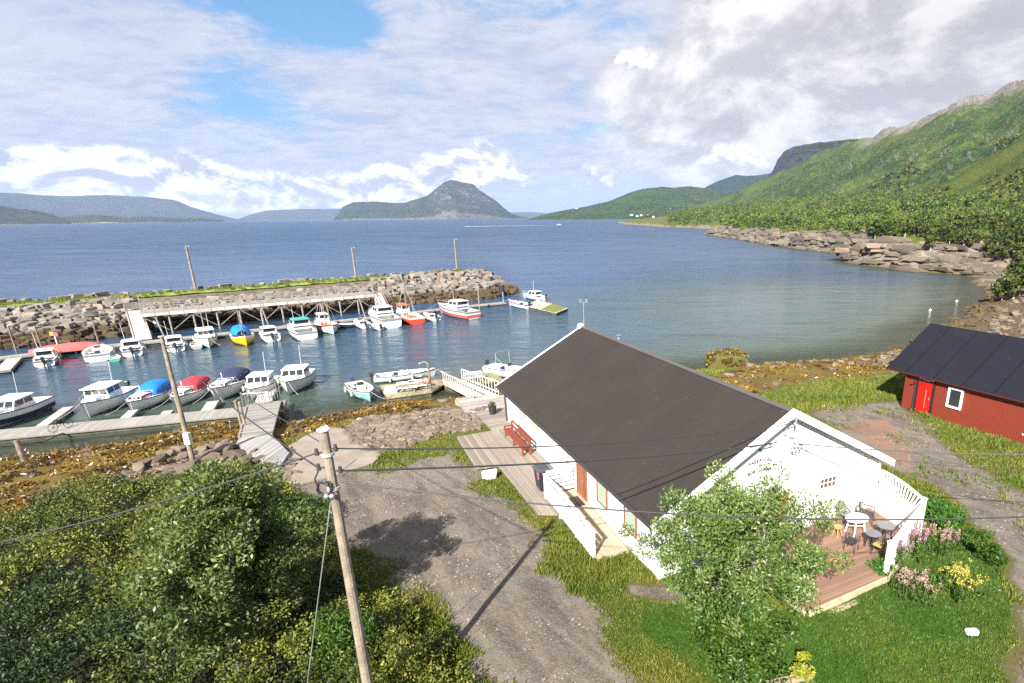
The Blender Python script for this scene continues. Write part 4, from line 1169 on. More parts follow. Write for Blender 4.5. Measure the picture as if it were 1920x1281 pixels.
# ------------------------------------------------------------------ woods on the far shore
def crown_mesh(seed, r=2.3, h=5.5, n=34, per=34, size=0.62, mtl=None):
    rng = np.random.default_rng(seed)
    cl = crown_clumps(np.array([0.1 * seed % 1, 0.3, h * 0.58]), r, h * 0.44, n, rng, -0.8)
    vb = np.clip(0.42 + rng.uniform(-.4, .4, n), 0, 1)
    V, F, va = leaves(cl, rng.uniform(.5, 1.0, n), np.full(n, per), size, vb, rng=rng, wl=0.6)
    return mesh_np('crown', V, F, mtl or m_wood, {'var': va})
def in_px(poly, a, b):
    return sd_poly(a, b, poly) > 0
def build_woods():
    rng = np.random.default_rng(51)
    crowns = [crown_mesh(300 + i, 2.0 + .25 * (i % 3), 4.8 + .5 * (i % 4)) for i in range(7)]
    tb = MB().tube([(0, 0, -1), (0.05, 0, 1.2), (-.1, .1, 2.6), (.1, .2, 4.2)], [.14, .11, .08, .03], 5)
    stems(tb, (0, 0, 1.2), [(1.1, .6, 3.3), (-1.2, .3, 3.1), (.2, -1.2, 3.4)], .07, random.Random(3))
    tm = tb.mesh('trunk', mat('birch_bark', (0.42, 0.40, 0.37), .85, var=.35, vscale=4))
    n = 26000
    a = np.radians(rng.uniform(-3, 44, n)); r_ = 95 * np.exp(rng.random(n) * math.log(1500 / 95.0))
    x = r_ * np.sin(a); y = r_ * np.cos(a)
    d = sd_poly(x, y, SHORE)
    z = height(x, y)
    px, py = project(np.stack([x, y, z], 1))
    ok = (d > 5 + 4 * fbm(x / 22, y / 22, 3, 14) + np.clip((y - 150) / 60, 0, 1) * 3) & (px > 1255) & (px < 2050) & (y > 98)
    clear = [(1530, 436), (1620, 432), (1700, 424), (1745, 414), (1810, 408), (1990, 398), (1990, 384), (1800, 396), (1730, 402), (1600, 414), (1540, 424)]
    ok &= ~in_px(clear, px, py)
    ok &= ~((d < 14) & (fbm(x / 12, y / 12, 3, 77) > 0.3))
    ok &= fbm(x / 30, y / 30, 3, 79) > -0.32
    x, y, z, r_, d_all = x[ok], y[ok], z[ok], r_[ok], d[ok]
    # thin out to a minimum spacing on a coarse grid
    seen = set(); sel = []
    for i in range(len(x)):
        g_ = 2.5 + r_[i] / 170.0
        c = (round(x[i] / g_), round(y[i] / g_), int(r_[i] / 120))
        if c in seen: continue
        seen.add(c); sel.append(i)
    sel.sort(key=lambda i: r_[i])
    ind, rest = sel[:210], sel[210:]
    for k, i in enumerate(ind):
        s = rng.uniform(0.6, 1.08)
        bx_ = project(np.array([[x[i], y[i], z[i]]]))[0][0]
        reg = 'above the pebble beach of the cove' if bx_ > 1780 else ('above the light rock slabs' if bx_ > 1620 else 'on the low point left of the rock slabs')
        dd = 'front row birch at the water side ' if d_all[i] < 16 else 'birch in the wood behind the front row '
        t = thing('birch_tree', dd + reg, 'tree', (x[i], y[i], z[i]), rng.uniform(0, 6.28), dd.strip() + ' trees ' + reg)
        t.scale = (s * 1.05, s * 1.05, s)
        o = bpy.data.objects.new('crown', crowns[k % 7]); COL.objects.link(o); o.parent = t
        o = bpy.data.objects.new('trunk', tm); COL.objects.link(o); o.parent = t
    print('woods', len(sel))
    # the rest of the wood
    C = []; Rr = []; vb = []
    for i in rest:
        s = rng.uniform(0.8, 1.3) * (1 + r_[i] / 1500)
        v0 = rng.uniform(.0, .95)
        for q in range(5):
            C.append([x[i] + rng.normal(0, 1.2) * s, y[i] + rng.normal(0, 1.2) * s, z[i] + s * rng.uniform(1.5, 4.6)]); Rr.append(1.25 * s); vb.append(v0)
    C = np.array(C); dist = np.hypot(C[:, 0], C[:, 1])
    near_ = dist < 420
    V1, F1, v1 = leaves(C[near_], np.array(Rr)[near_], np.full(near_.sum(), 16), 0.95, np.array(vb)[near_], rng=rng, wl=.65)
    V2, F2, v2 = leaves(C[~near_], np.array(Rr)[~near_], np.full((~near_).sum(), 8), 1.7, np.array(vb)[~near_], rng=rng, wl=.7)
    V = np.concatenate([V1, V2]); F = np.concatenate([F1, F2 + len(V1)])
    obj_np('woodland', V, F, m_wood, {'var': np.concatenate([v1, v2])}, kind='stuff', label='birch wood running along the foot of the mountainside', cat='wood')
build_woods()
def wood_on_hill(o, n, tmax, size, hgt, seed, label, vmin=0.0, cards=12, zmax=1e9):
    """crowns standing on the lower part of a hill mesh"""
    rng = np.random.default_rng(seed)
    me = o.data
    co = np.empty(len(me.vertices) * 3, np.float32); me.vertices.foreach_get('co', co); co = co.reshape(-1, 3)
    cols = o['cols']; rows = len(co) // cols
    g = co.reshape(rows, cols, 3)
    i = (rng.random(n) ** 1.2 * tmax).astype(int); j = rng.integers(0, cols - 1, n); f = rng.random((n, 1))
    P = g[i, j] * (1 - f) + g[np.minimum(i + 1, rows - 1), j + 1] * f
    k = (fbm(P[:, 0] / 70, P[:, 1] / 70, 4, seed) > -0.12 + 0.45 * i / tmax) & (P[:, 2] > 0) & (P[:, 2] < zmax)
    P = P[k]
    s = rng.uniform(.7, 1.3, len(P))
    C = P + np.stack([np.zeros(len(P)), np.zeros(len(P)), hgt * .5 * s], 1)
    V, F, va = leaves(C, hgt * .55 * s, np.full(len(C), cards), size, rng.uniform(vmin, .8, len(C)), rng=rng, wl=.75)
    obj_np('woodland', V, F, m_wood, {'var': va}, kind='stuff', label=label, cat='wood')
wood_on_hill(HILL_NEAR, 5200, 70, 2.6, 5.0, 71, 'birch scrub covering the nearer slope on the right', 0.25)
wood_on_hill(HILL_MAIN, 6500, 90, 3.6, 6.0, 72, 'scattered birch wood on the lower mountainside', 0.1)
# ------------------------------------------------------------------ shared object materials
m_white = mat('white_paint', (0.80, 0.80, 0.79), 0.55, var=0.04, vscale=1.5)
m_gel = mat('white_gelcoat', (0.74, 0.74, 0.73), 0.3, var=0.05, vscale=1.5, coat=0.3)
m_gel2 = mat('cream_gelcoat', (0.58, 0.55, 0.48), 0.4, var=0.08, vscale=1.5)
m_glass = mat('dark_glass', (0.02, 0.025, 0.03), 0.08, spec=0.8)
m_black = mat('black_plastic', (0.025, 0.025, 0.028), 0.5)
m_steel = mat('galvanised_steel', (0.42, 0.42, 0.42), 0.45, metal=0.7, var=0.2, vscale=4)
m_grey = mat('grey_fittings', (0.30, 0.30, 0.31), 0.6, var=0.15)
m_wire = mat('cable', (0.03, 0.03, 0.033), 0.6)
m_navy = mat('navy_cloth', (0.018, 0.025, 0.065), 0.85, var=0.15, bump=.3, bscale=8)
m_blue = mat('blue_cloth', (0.0, 0.15, 0.46), 0.8, var=0.12, bump=.3, bscale=8)
m_red = mat('red_cloth', (0.40, 0.025, 0.035), 0.85, var=0.12, bump=.3, bscale=8)
m_planks = wood_mat('grey_planks', (0.225, 0.205, 0.18), 7.5, 'X')
m_planksY = wood_mat('grey_planks_cross', (0.37, 0.345, 0.32), 7.5, 'Y')
m_pier = wood_mat('weathered_timber', (0.24, 0.22, 0.20), 4, 'Z')
m_pontoon = wood_mat('pale_pontoon_planks', (0.255, 0.24, 0.215), 6, 'X', dark=0.4, var=0.15)
m_float = mat('float_side', (0.07, 0.068, 0.05), 0.9, var=0.5, vscale=1.5)
m_post = mat('old_post', (0.17, 0.135, 0.10), 0.9, var=0.4, vscale=3, bump=.5)
m_pole = mat('pole_wood', (0.215, 0.18, 0.13), 0.85, var=0.3, vscale=2.5, bump=.5, bscale=12)

# ------------------------------------------------------------------ white house
def clad_mat(name, col, step, axis, col2=None, strength=0.6, line=0.35):
    mt = bpy.data.materials.new(name); mt.use_nodes = True
    N = NT(mt.node_tree); bs = mt.node_tree.nodes['Principled BSDF']
    tcn = N.n('ShaderNodeTexCoord').outputs['Object']
    sp = N.n('ShaderNodeSeparateXYZ', inp={0: tcn})
    fr = N.math('FRACT', N.math('MULTIPLY', sp.outputs[axis], 1 / step))
    tri = N.math('ABSOLUTE', N.math('SUBTRACT', fr, 0.5))
    seam = N.ramp(tri, 0.40, 0.48)
    n_ = N.noise(tcn, 1.4, 6, 0.65)
    c = N.mix(N.ramp(n_, 0.35, 0.7), tuple(a * 0.93 for a in col), col)
    if col2:
        n2 = N.noise(N.n('ShaderNodeVectorMath', operation='MULTIPLY', inp={0: tcn, 1: (3, 3, 22)}).outputs[0], 1.5, 5, 0.7)
        c = N.mix(N.ramp(n2, 0.45, 0.7, 0, 0.8), c, col2)
    c = N.mix(N.math('MULTIPLY', seam, line), c, tuple(a * 0.35 for a in col))
    N.link(c, bs.inputs['Base Color']); bs.inputs['Roughness'].default_value = 0.65
    bp = N.n('ShaderNodeBump', inp={'Strength': strength, 'Distance': 0.02, 'Height': N.math('SUBTRACT', 1.0, seam)})
    N.link(bp.outputs[0], bs.inputs['Normal'])
    return mt
def roof_mat(name, col, axis, step, var=0.12, line=0.25):
    mt = bpy.data.materials.new(name); mt.use_nodes = True
    N = NT(mt.node_tree); bs = mt.node_tree.nodes['Principled BSDF']
    tcn = N.n('ShaderNodeTexCoord').outputs['Object']
    sp = N.n('ShaderNodeSeparateXYZ', inp={0: tcn})
    fr = N.math('FRACT', N.math('MULTIPLY', sp.outputs[axis], 1 / step))
    seam = N.ramp(N.math('ABSOLUTE', N.math('SUBTRACT', fr, 0.5)), 0.44, 0.49)
    n1 = N.noise(tcn, 0.5, 6, 0.65); n2 = N.noise(tcn, 60, 3, 0.7); n3 = N.noise(tcn, 6, 5, 0.7)
    c = N.mix(N.ramp(n1, 0.3, 0.7), tuple(a * (1 - var) for a in col), tuple(a * (1 + var) for a in col))
    c = N.mix(N.ramp(n2, 0.35, 0.7, 0, 0.55), c, tuple(a * 1.9 for a in col))
    c = N.mix(N.ramp(n3, 0.66, 0.72, 0, 0.35), c, (0.30, 0.30, 0.26))
    c = N.mix(N.math('MULTIPLY', seam, line), c, tuple(a * 0.5 for a in col))
    N.link(c, bs.inputs['Base Color']); bs.inputs['Roughness'].default_value = 0.95; bs.inputs['Specular IOR Level'].default_value = 0.12
    bp = N.n('ShaderNodeBump', inp={'Strength': 0.4, 'Distance': 0.02, 'Height': N.math('SUBTRACT', n2, seam)})
    N.link(bp.outputs[0], bs.inputs['Normal'])
    return mt
HOUSE = (HO[0], HO[1], 0.0)
SL = 0.541
def rz_(v): return 8.5 - SL * abs(v)
def build_house():
    t = thing('white_house', 'long white timber house with a brown-black pitched roof beside the gravel drive', 'house', HOUSE, HRZ)
    mw = clad_mat('white_cladding', (0.76, 0.76, 0.745), 0.16, 1, line=0.35)
    mf = clad_mat('white_gable_cladding', (0.76, 0.76, 0.75), 0.16, 0, line=0.3)
    wl = 5.6; y0, y1 = 0.35, 19.35; zb = 2.35
    top = rz_(wl) - 0.16
    b = MB()
    for sx in (-1, 1):
        b.box((sx * (wl - 0.08), (y0 + y1) / 2, (zb + top) / 2), (0.16, y1 - y0, top - zb))
    b.build('wall', mw, t)
    for yy, lab in ((y0, None), (y1, None)):
        s = 1 if yy == y0 else -1
        b = MB()
        prof = [(-wl + .16, zb), (wl - .16, zb), (wl - .16, top + .08), (0, 8.5 - 0.16), (-wl + .16, top + .08)]
        b.raw([(p[0], yy, p[1]) for p in prof] + [(p[0], yy + s * .16, p[1]) for p in prof], [(0, 1, 2, 3, 4), (5, 9, 8, 7, 6)] + [(i, (i + 1) % 5, 5 + (i + 1) % 5, 5 + i) for i in range(5)])
        b.build('gable_wall', mf, t)
    # concrete footing
    MB().box((0, 9.85, 2.36), (11.3, 19.1, 0.5)).build('footing', mat('footing_concrete', (0.28, 0.27, 0.26), .9, var=.2), t)
    mr = roof_mat('roofing_felt', (0.028, 0.0238, 0.0218), 1, 1.0, line=0.15)
    W2 = 6.02; ya, yb = 0.0, 19.6
    for sx in (-1, 1):
        b = MB()
        vs = []
        for y in (ya, yb):
            vs += [(0, y, 8.5), (sx * W2, y, rz_(W2)), (sx * W2, y, rz_(W2) - .13), (0, y, 8.5 - .13)]
        b.raw(vs, [(0, 1, 5, 4), (3, 7, 6, 2), (1, 2, 6, 5), (0, 4, 7, 3), (0, 3, 2, 1), (4, 5, 6, 7)])
        b.build('roof', mr, t)
    rc = MB()
    for sx in (-1, 1):
        rc.raw([(0, ya - .01, 8.545), (sx * .17, ya - .01, 8.455), (sx * .17, yb, 8.455), (0, yb, 8.545)], [(0, 1, 2, 3)])
    rc.build('ridge_cap', mat('ridge_metal', (0.07, 0.062, 0.058), .6), t)
    # barge boards (white) and their capping on the front gable
    for yy, d in ((ya, -1), (yb, 1)):
        for sx in (-1, 1):
            b = MB()
            for (o0, o1, th) in ((0.05, -0.25, 0.035),):
                vs = []
                for y in (yy + d * .005, yy + d * (.005 + th)):
                    vs += [(0, y, 8.5 + o0), (sx * 6.12, y, rz_(6.12) + o0), (sx * 6.12, y, rz_(6.12) + o1), (0, y, 8.5 + o1)]
                b.raw(vs, [(0, 1, 2, 3), (7, 6, 5, 4), (0, 4, 5, 1), (1, 5, 6, 2), (2, 6, 7, 3), (3, 7, 4, 0)])
            # flat white verge cap over the felt edge
            w_ = 0.10 if d < 0 else 0.06
            y_in = yy - d * w_
            y_out = yy + d * .05
            vs = [(0, y_out, 8.56), (sx * 6.14, y_out, rz_(6.14) + .06), (sx * 6.14, y_in, rz_(6.14) + .06), (0, y_in, 8.56),
                  (0, y_out, 8.51), (sx * 6.14, y_out, rz_(6.14) + .012), (sx * 6.14, y_in, rz_(6.14) + .012), (0, y_in, 8.51)]
            b.raw(vs, [(0, 1, 2, 3), (7, 6, 5, 4), (0, 4, 5, 1), (1, 5, 6, 2), (2, 6, 7, 3), (3, 7, 4, 0)])
            b.build('barge_board', m_white, t)
    # white eave soffit strip, gutters and downpipe
    for sx in (-1, 1):
        g = MB().box((sx * 6.09, 9.8, rz_(6.02) - 0.10), (0.14, 19.5, 0.11))
        g.build('gutter', mat('gutter_black', (0.035, 0.033, 0.035), .5), t)
    MB().tube([(-6.05, 19.2, 5.1), (-5.72, 19.2, 4.85), (-5.68, 19.2, 2.6)], .05, 8).build('downpipe', m_black, t)
    cb = MB()
    for sx, yy in ((-1, y0), (1, y0), (-1, y1), (1, y1)):
        s = -1 if yy == y0 else 1
        cb.box((sx * (wl + .015), yy + s * .0, (zb + top) / 2), (.06, .16, top - zb - .02))
    cb.build('corner_board', m_white, t)
    # openings on the left wall (x = -5.6)
    brown = mat('brown_frame', (0.20, 0.075, 0.035), .6, var=.15)
    dw = wood_mat('brown_door', (0.22, 0.075, 0.03), 6, 'Y')
    x = -wl
    d = MB().box((x - .03, 7.2, 3.92), (.06, .98, 2.06)).build('door', dw, t)
    b = MB(); 
    for yy in (6.68, 7.72): b.box((x - .04, yy, 3.93), (.08, .07, 2.12))
    b.box((x - .04, 7.2, 5.0), (.08, 1.11, .06)); b.build('frame', brown, d)
    MB().tube([(x - .07, 6.85, 3.9), (x - .12, 6.85, 3.9), (x - .12, 6.98, 3.9)], .014, 6).build('handle', m_steel, d)
    def win(yc, zc, w_, h_, mf_, pane=m_glass, mull=0, xx=x, name='window', front=False, sill=True):
        M_ = MB(); f_ = 0.06
        def bx(B, cy, cz, dy, dz, o, th):
            if front: B.box((cy, y0 - o, cz), (dy, th, dz))
            else: B.box((xx - o, cy, cz), (th, dy, dz))
        bx(M_, yc, zc, w_ - .02, h_ - .02, .012, .03)
        wo = M_.build(name, pane, t)
        F_ = MB()
        bx(F_, yc - w_ / 2, zc, f_, h_ + f_, .03, .07); bx(F_, yc + w_ / 2, zc, f_, h_ + f_, .03, .07)
        bx(F_, yc, zc - h_ / 2, w_ - f_, f_, .03, .07); bx(F_, yc, zc + h_ / 2, w_ - f_, f_, .03, .07)
        for k in range(mull): bx(F_, yc - w_ / 2 + w_ * (k + 1) / (mull + 1), zc, .03, h_ - f_, .025, .05)
        F_.build('frame', mf_, wo)
        if sill:
            S_ = MB(); bx(S_, yc, zc - h_ / 2 - .07, w_ + .16, .04, .07, .15); S_.build('sill', m_white, wo)
        return wo
    olive = mat('olive_frame', (0.30, 0.27, 0.17), .6)
    win(15.9, 4.45, 1.0, .42, olive, mat('pale_blind', (0.42, 0.42, 0.36), .5), sill=False)
    win(13.6, 4.45, 1.0, .42, olive, mat('pale_blind', (0, 0, 0)), sill=False)
    win(8.9, 4.25, .5, 1.0, mat('cream_frame', (0.62, .60, .50), .6), mat('green_blind', (0.30, 0.36, 0.28), .4))
    win(5.05, 4.2, .95, 1.3, brown, mat('green_blind', (0, 0, 0)))
    win(2.5, 4.2, .95, 1.3, brown, mat('green_blind', (0, 0, 0)))
    # front gable: lattice window and brown door behind the tree
    win(2.55, 4.83, .92, .48, mat('muntin', (0.62, .56, .48), .6), mat('brown_glass', (0.10, 0.05, 0.035), .2), mull=3, front=True, sill=False)
    fm = MB(); fm.box((2.55, y0 - .03, 4.83), (.86, .04, .03)); fm.build('muntin', mat('muntin', (0, 0, 0)), t)
    d = MB().box((-.05, y0 - .03, 3.93), (.95, .06, 2.05)).build('door', wood_mat('red_brown_door', (0.34, 0.08, 0.03), 6, 'X'), t)
    b = MB()
    for xx in (-.56, .46): b.box((xx, y0 - .04, 3.93), (.07, .08, 2.12))
    b.box((-.05, y0 - .04, 4.99), (1.09, .08, .06)); b.build('frame', m_white, d)
    # arched lettering on the gable
    mlet = mat('sign_letters', (0.11, 0.07, 0.07), .6)
    def letters(txt, cx, cz, rad, span, size):
        B = MB(); n = len(txt)
        for i, ch in enumerate(txt):
            if ch == ' ': continue
            a = (i - (n - 1) / 2) / (n - 1) * span
            cu = bpy.data.curves.new('letter', 'FONT'); cu.body = ch; cu.size = size; cu.extrude = 0.008; cu.align_x = 'CENTER'; cu.align_y = 'CENTER'; cu.offset = 0.004
            ob = bpy.data.objects.new('letter', cu); COL.objects.link(ob)
            bpy.context.view_layer.update()
            me = bpy.data.meshes.new_from_object(ob.evaluated_get(bpy.context.evaluated_depsgraph_get()))
            M_ = Matrix.Translation((cx + math.sin(a) * rad, y0 - .022, cz + math.cos(a) * rad)) @ Matrix.Rotation(a, 4, 'Y') @ Matrix.Rotation(R(90), 4, 'X')
            B.raw([M_ @ v.co for v in me.vertices], [tuple(p.vertices) for p in me.polygons])
            COL.objects.unlink(ob); bpy.data.objects.remove(ob); bpy.data.meshes.remove(me)
        B.build('lettering', mlet, t)
    letters('FAGERVIKA', -1.2, 4.85, 1.75, 0.60, .19)
    letters('BOBILCAMP', -1.2, 4.45, 1.75, 0.60, .19)
    MB().ball((-1.25, y0 - .05, 7.05), .055, 8, 5).build('wall_lamp', m_black, t)
    # cable brackets
    b = MB()
    b.bar((0.35, y0, 7.15), (0.35, y0 - .35, 7.05), .04).bar((0.05, y0 - .3, 7.1), (.62, y0 - .3, 7.0), .05)
    for k in range(3): b.tube([(.12 + .18 * k, y0 - .3, 7.0), (.12 + .18 * k, y0 - .3, 6.82)], .035, 6)
    b.tube([(.5, y0 - .25, 7.0), (.62, y0 - .2, 6.7), (.4, y0 - .08, 6.55), (.2, y0 - .04, 6.7)], .015, 5)
    b.bar((.1, y0 - .06, 7.35), (.38, y0 - .06, 7.25), .06)
    b.build('cable_bracket', m_grey, t)
    b = MB()
    b.bar((0.0, y0, 8.1), (0, y0 - .45, 8.15), .045).tube([(0, y0 - .45, 8.2), (0.0, y0 - .42, 7.95)], .04, 6)
    b.tube([(0, y0 - .4, 8.1), (-.05, y0 - .1, 7.75), (-.1, y0 - .03, 7.5), (-.5, y0 - .03, 7.25), (-.85, y0 - .05, 7.2), (-.95, y0 - .3, 7.35)], .02, 5)
    b.box((-.1, y0 - .06, 7.55), (.1, .08, .22)); b.box((-.55, y0 - .05, 7.28), (.12, .06, .08))
    b.build('service_cable', m_grey, t)
    # ridge furniture
    an = MB().tube([(0, 19.3, 8.4), (0, 19.3, 10.15)], .03, 6)
    an.box((0, 19.3, 10.1), (.55, .06, .05)).box((.22, 19.3, 10.22), (.14, .1, .2)).box((-.22, 19.3, 10.22), (.14, .1, .2)).bar((0, 19.1, 9.95), (0, 19.5, 9.95), .03)
    an.build('antenna', m_steel, t)
    MB().ball((-.1, 19.62, 8.45), .26, 12, 8, (1, .6, 1)).build('lamp_globe', m_white, t)
    MB().tube([(.15, 14.6, 8.35), (.15, 14.6, 8.72)], .07, 8).box((.15, 14.6, 8.74), (.22, .22, .04)).build('roof_vent', m_steel, t)
build_house()

# ------------------------------------------------------------------ terrace, ramp, decks around the house
def deck_mb(poly, z, th=0.12):
    return MB().prism(poly, z - th, z)
def build_decks():
    red = wood_mat('red_brown_decking', (0.20, 0.115, 0.075), 8, 'Y', dark=.35, var=.18)
    t = thing('terrace', 'weathered red-brown timber terrace along the front gable of the white house', 'terrace', HOUSE, HRZ)
    P = [(-2.4, .33), (-2.25, -3.62), (1.75, -3.5), (4.85, -2.35), (5.35, .33)]
    deck_mb(P, 2.97).build('decking', red, t)
    e = MB()
    for a, b in zip(P[1:3], P[2:4]): e.bar((a[0], a[1] - .05, 2.80), (b[0], b[1] - .05, 2.80), .07, .34)
    e.bar((-2.32, -3.6, 2.8), (-2.46, .3, 2.8), .07, .34)
    e.build('fascia', mat('fascia_wood', (0.40, 0.33, 0.22), .8, var=.2), t)
    MB().box((-.3, -3.82, 2.62), (3.9, .2, .2)).build('step', wood_mat('step_wood', (0.40, 0.32, 0.22), 5, 'Y'), t)
    MB().tube([(.45, -2.0, 2.972), (.45, -2.0, 2.99)], .42, 20).build('round_mat', mat('faded_red_mat', (0.35, 0.12, 0.08), .9, var=.2), t)
    # windbreak: two solid white panels with open slatted tops
    w = thing('windbreak', 'white windbreak fence with an arched sunburst top around the terrace', 'fence', HOUSE, HRZ)
    A0, A1, A2 = Vector((5.45, .3, 0)), Vector((4.95, -2.35, 0)), Vector((1.78, -3.38, 0))
    b = MB(); n = 16
    for i in range(n):
        p = A0.lerp(A1, i / n); q = A0.lerp(A1, (i + .94) / n)
        f = (i + .5) / n
        h = 4.12 + .0 * f
        b.bar((p.x, p.y, (2.75 + h) / 2), (q.x, q.y, (2.75 + h) / 2), .03, h - 2.75)
    b.build('solid_panel', m_white, w)
    b = MB(); b_lo = MB()
    ar = []
    for i in range(13):
        f = i / 12; p = A0.lerp(A1, f); ar.append((p.x, p.y, 4.5 + .42 * math.sin(math.pi * (0.30 + .56 * f)) * (1 - .05 * f)))
    for i in range(12): b.bar(ar[i], ar[i + 1], .06, .10)
    lo = [(p[0], p[1], 4.16) for p in ar]
    for i in range(12): b_lo.bar(lo[i], lo[i + 1], .05, .06)
    b.build('arched_rail', m_white, w); b_lo.build('lower_rail', m_white, w)
    b = MB()
    for i in range(15):
        f = (i + .5) / 15; g_ = .5 + (f - .5) * .78
        p = A0.lerp(A1, f); q = A0.lerp(A1, g_)
        b.bar((q.x, q.y, 4.16), (p.x, p.y, 4.5 + .42 * math.sin(math.pi * (0.30 + .56 * f)) - .04), .035, .07)
    b.build('sunburst_slats', m_white, w)
    for P_ in (A1, A2):
        h = 4.72 if P_ is A1 else 4.25
        MB().box((P_.x, P_.y, (2.5 + h) / 2), (.13, .13, h - 2.5)).box((P_.x, P_.y, h + .02), (.17, .17, .05)).build('post', m_white, w)
    b = MB()
    for i in range(20):
        p = A1.lerp(A2, (i + .05) / 20); q = A1.lerp(A2, (i + .93) / 20)
        h = 4.05 - .25 * (i / 20)
        b.bar((p.x, p.y, (2.75 + h) / 2), (q.x, q.y, (2.75 + h) / 2), .03, h - 2.75)
    b.build('solid_panel', m_white, w)
    b = MB(); p, q = A1, A2
    b.bar((p.x, p.y, 4.6), (q.x, q.y, 4.18), .06, .09); b.bar((p.x, p.y, 4.12), (q.x, q.y, 3.86), .05, .05)
    for i in range(17):
        a = p.lerp(q, (i + .5) / 17); b.bar((a.x, a.y, 4.05 - .25 * i / 17), (a.x, a.y, 4.58 - .42 * i / 17), .03, .05)
    b.build('top_rail', m_white, w)
    # ramp by the side door
    r = thing('entrance_ramp', 'timber ramp with a white slatted railing at the brown side door', 'ramp', HOUSE, HRZ)
    b = MB(); x0_, x1_ = -7.08, -5.64
    b.raw([(x0_, 8.1, 2.95), (x1_, 8.1, 2.95), (x1_, 6.2, 2.95), (x0_, 6.2, 2.95), (x1_, 2.4, 2.75), (x0_, 2.4, 2.75),
           (x0_, 8.1, 2.5), (x1_, 8.1, 2.5), (x1_, 6.2, 2.5), (x0_, 6.2, 2.5), (x1_, 2.4, 2.5), (x0_, 2.4, 2.5)],
          [(0, 1, 2, 3), (3, 2, 4, 5), (6, 9, 8, 7), (9, 11, 10, 8), (0, 3, 9, 6), (3, 5, 11, 9), (1, 7, 8, 2), (2, 8, 10, 4), (0, 6, 7, 1), (5, 4, 10, 11)])
    b.build('ramp_boards', wood_mat('tan_boards', (0.34, 0.26, 0.18), 7, 'X', dark=.3), r)
    MB().box((-6.2, 6.85, 2.965), (.72, .95, .02)).build('door_mat', m_black, r)
    X_ = -7.15
    def zr(y): return 2.95 if y > 6.2 else 2.95 - (6.2 - y) / 3.8 * .2
    for y in (8.05, 6.2, 4.4, 2.7):
        MB().box((X_, y, zr(y) + .42), (.10, .10, 1.35)).build('post', m_white, r)
    b = MB()
    for (ya, yb) in ((8.0, 6.25), (6.15, 4.45), (4.35, 2.75)):
        for k in range(4):
            b.bar((X_ - .07, ya, zr(ya) + .12 + .255 * k), (X_ - .07, yb, zr(yb) + .12 + .255 * k), .03, .19)
    b.build('railing_boards', m_white, r)
    b = MB()
    b.bar((X_, 8.1, 4.07), (X_, 6.2, 4.07), .16, .045); b.bar((X_, 6.2, 4.07), (X_, 2.6, 3.87), .16, .045)
    b.build('handrail', m_white, r)
    b = MB()
    for k in range(5): b.bar((-7.05, 8.12, 3.1 + .22 * k), (-5.7, 8.12, 3.1 + .22 * k), .03, .15)
    b.bar((-7.05, 8.12, 4.12), (-5.66, 8.12, 4.12), .05, .10)
    b.build('end_railing', m_white, r)
    # board walk beside the long wall
    d = thing('boardwalk', 'broad weathered grey boardwalk along the long wall of the white house', 'boardwalk', HOUSE, HRZ)
    n1_, n2_, n3_ = [tuple(float(q) for q in hl(*G(a, b, 2.86)[:2])) for a, b in ((893, 877), (934, 872), (1008, 962))]
    deck_mb([n1_, (-9.2, 17.9), (-5.62, 17.9), (-5.62, 8.3), (-7.2, 8.3), (-7.2, 6.4), n3_, n2_], 2.86).build('decking', wood_mat('walk_boards', (0.215, 0.18, 0.145), 6, 'X', dark=.35), d)
    deck_mb([(-7.0, 17.95), (-7.1, 21.9), (-4.1, 21.9), (-4.1, 19.45), (-5.62, 19.45), (-5.62, 17.95)], 2.88).build('decking', mat_walk2 := wood_mat('walk_boards_cross', (0.23, 0.195, 0.16), 6, 'Y', dark=.35), d)
    q = thing('quay_deck', 'grey timber quay deck on posts at the seaward corner of the white house', 'deck', HOUSE, HRZ)
    deck_mb([(-7.55, 21.95), (-7.5, 26.3), (-3.2, 25.2), (-3.2, 21.95)], 2.66, .2).build('decking', wood_mat('quay_boards', (0.30, 0.27, 0.245), 6, 'Y', dark=.35), q)
    b = MB()
    for k in range(9):
        b.box((-7.58, 22.2 + .46 * k, 1.9), (.05, .2, 1.45))
    b.build('post_screen', wood_mat('tan_posts', (0.42, 0.33, 0.22), 3, 'Y'), q)
    for k, (xx, yy) in enumerate(((-7.3, 26), (-5.4, 25.6), (-3.5, 25.1), (-7.3, 24), (-5.4, 24))):
        MB().box((xx, yy, 1.0), (.22, .22, 3.0)).build('pile', m_post, q)
build_decks()

def boxy(name, label, cat, loc, rz, parts, group=None):
    t = thing(name, label, cat, loc, rz, group)
    for nm, b, mt in parts: b.build(nm, mt, t)
    return t
def hloc(v, u, z): return hw(v, u, z)
# bench
def build_bench():
    m = mat('red_stained_wood', (0.19, 0.04, 0.018), .7, var=.2, vscale=4)
    t = thing('bench', 'long red-brown wooden bench against the long wall of the white house', 'bench', hloc(-6.15, 14.9, 2.86), HRZ)
    L = 3.5
    b = MB()
    for k in range(3): b.box((-.42 + .15 * k, 0, .45), (.13, L, .04))
    b.build('seat', m, t)
    b = MB()
    for k in range(2): b.box((.05 + .03 * k, 0, .66 + .24 * k), (.03, L, .15))
    b.build('backrest', m, t)
    for s in (-1, 0, 1):
        b = MB().box((-.4, s * (L / 2 - .1), .21), (.09, .09, .42)).box((.02, s * (L / 2 - .1), .46), (.09, .09, .92)).box((-.2, s * (L / 2 - .1), .39), (.46, .07, .08))
        if s: b.box((-.2, s * (L / 2 - .04), .62), (.5, .07, .06)).box((-.42, s * (L / 2 - .04), .52), (.07, .07, .2))
        b.build('leg', m, t)
build_bench()
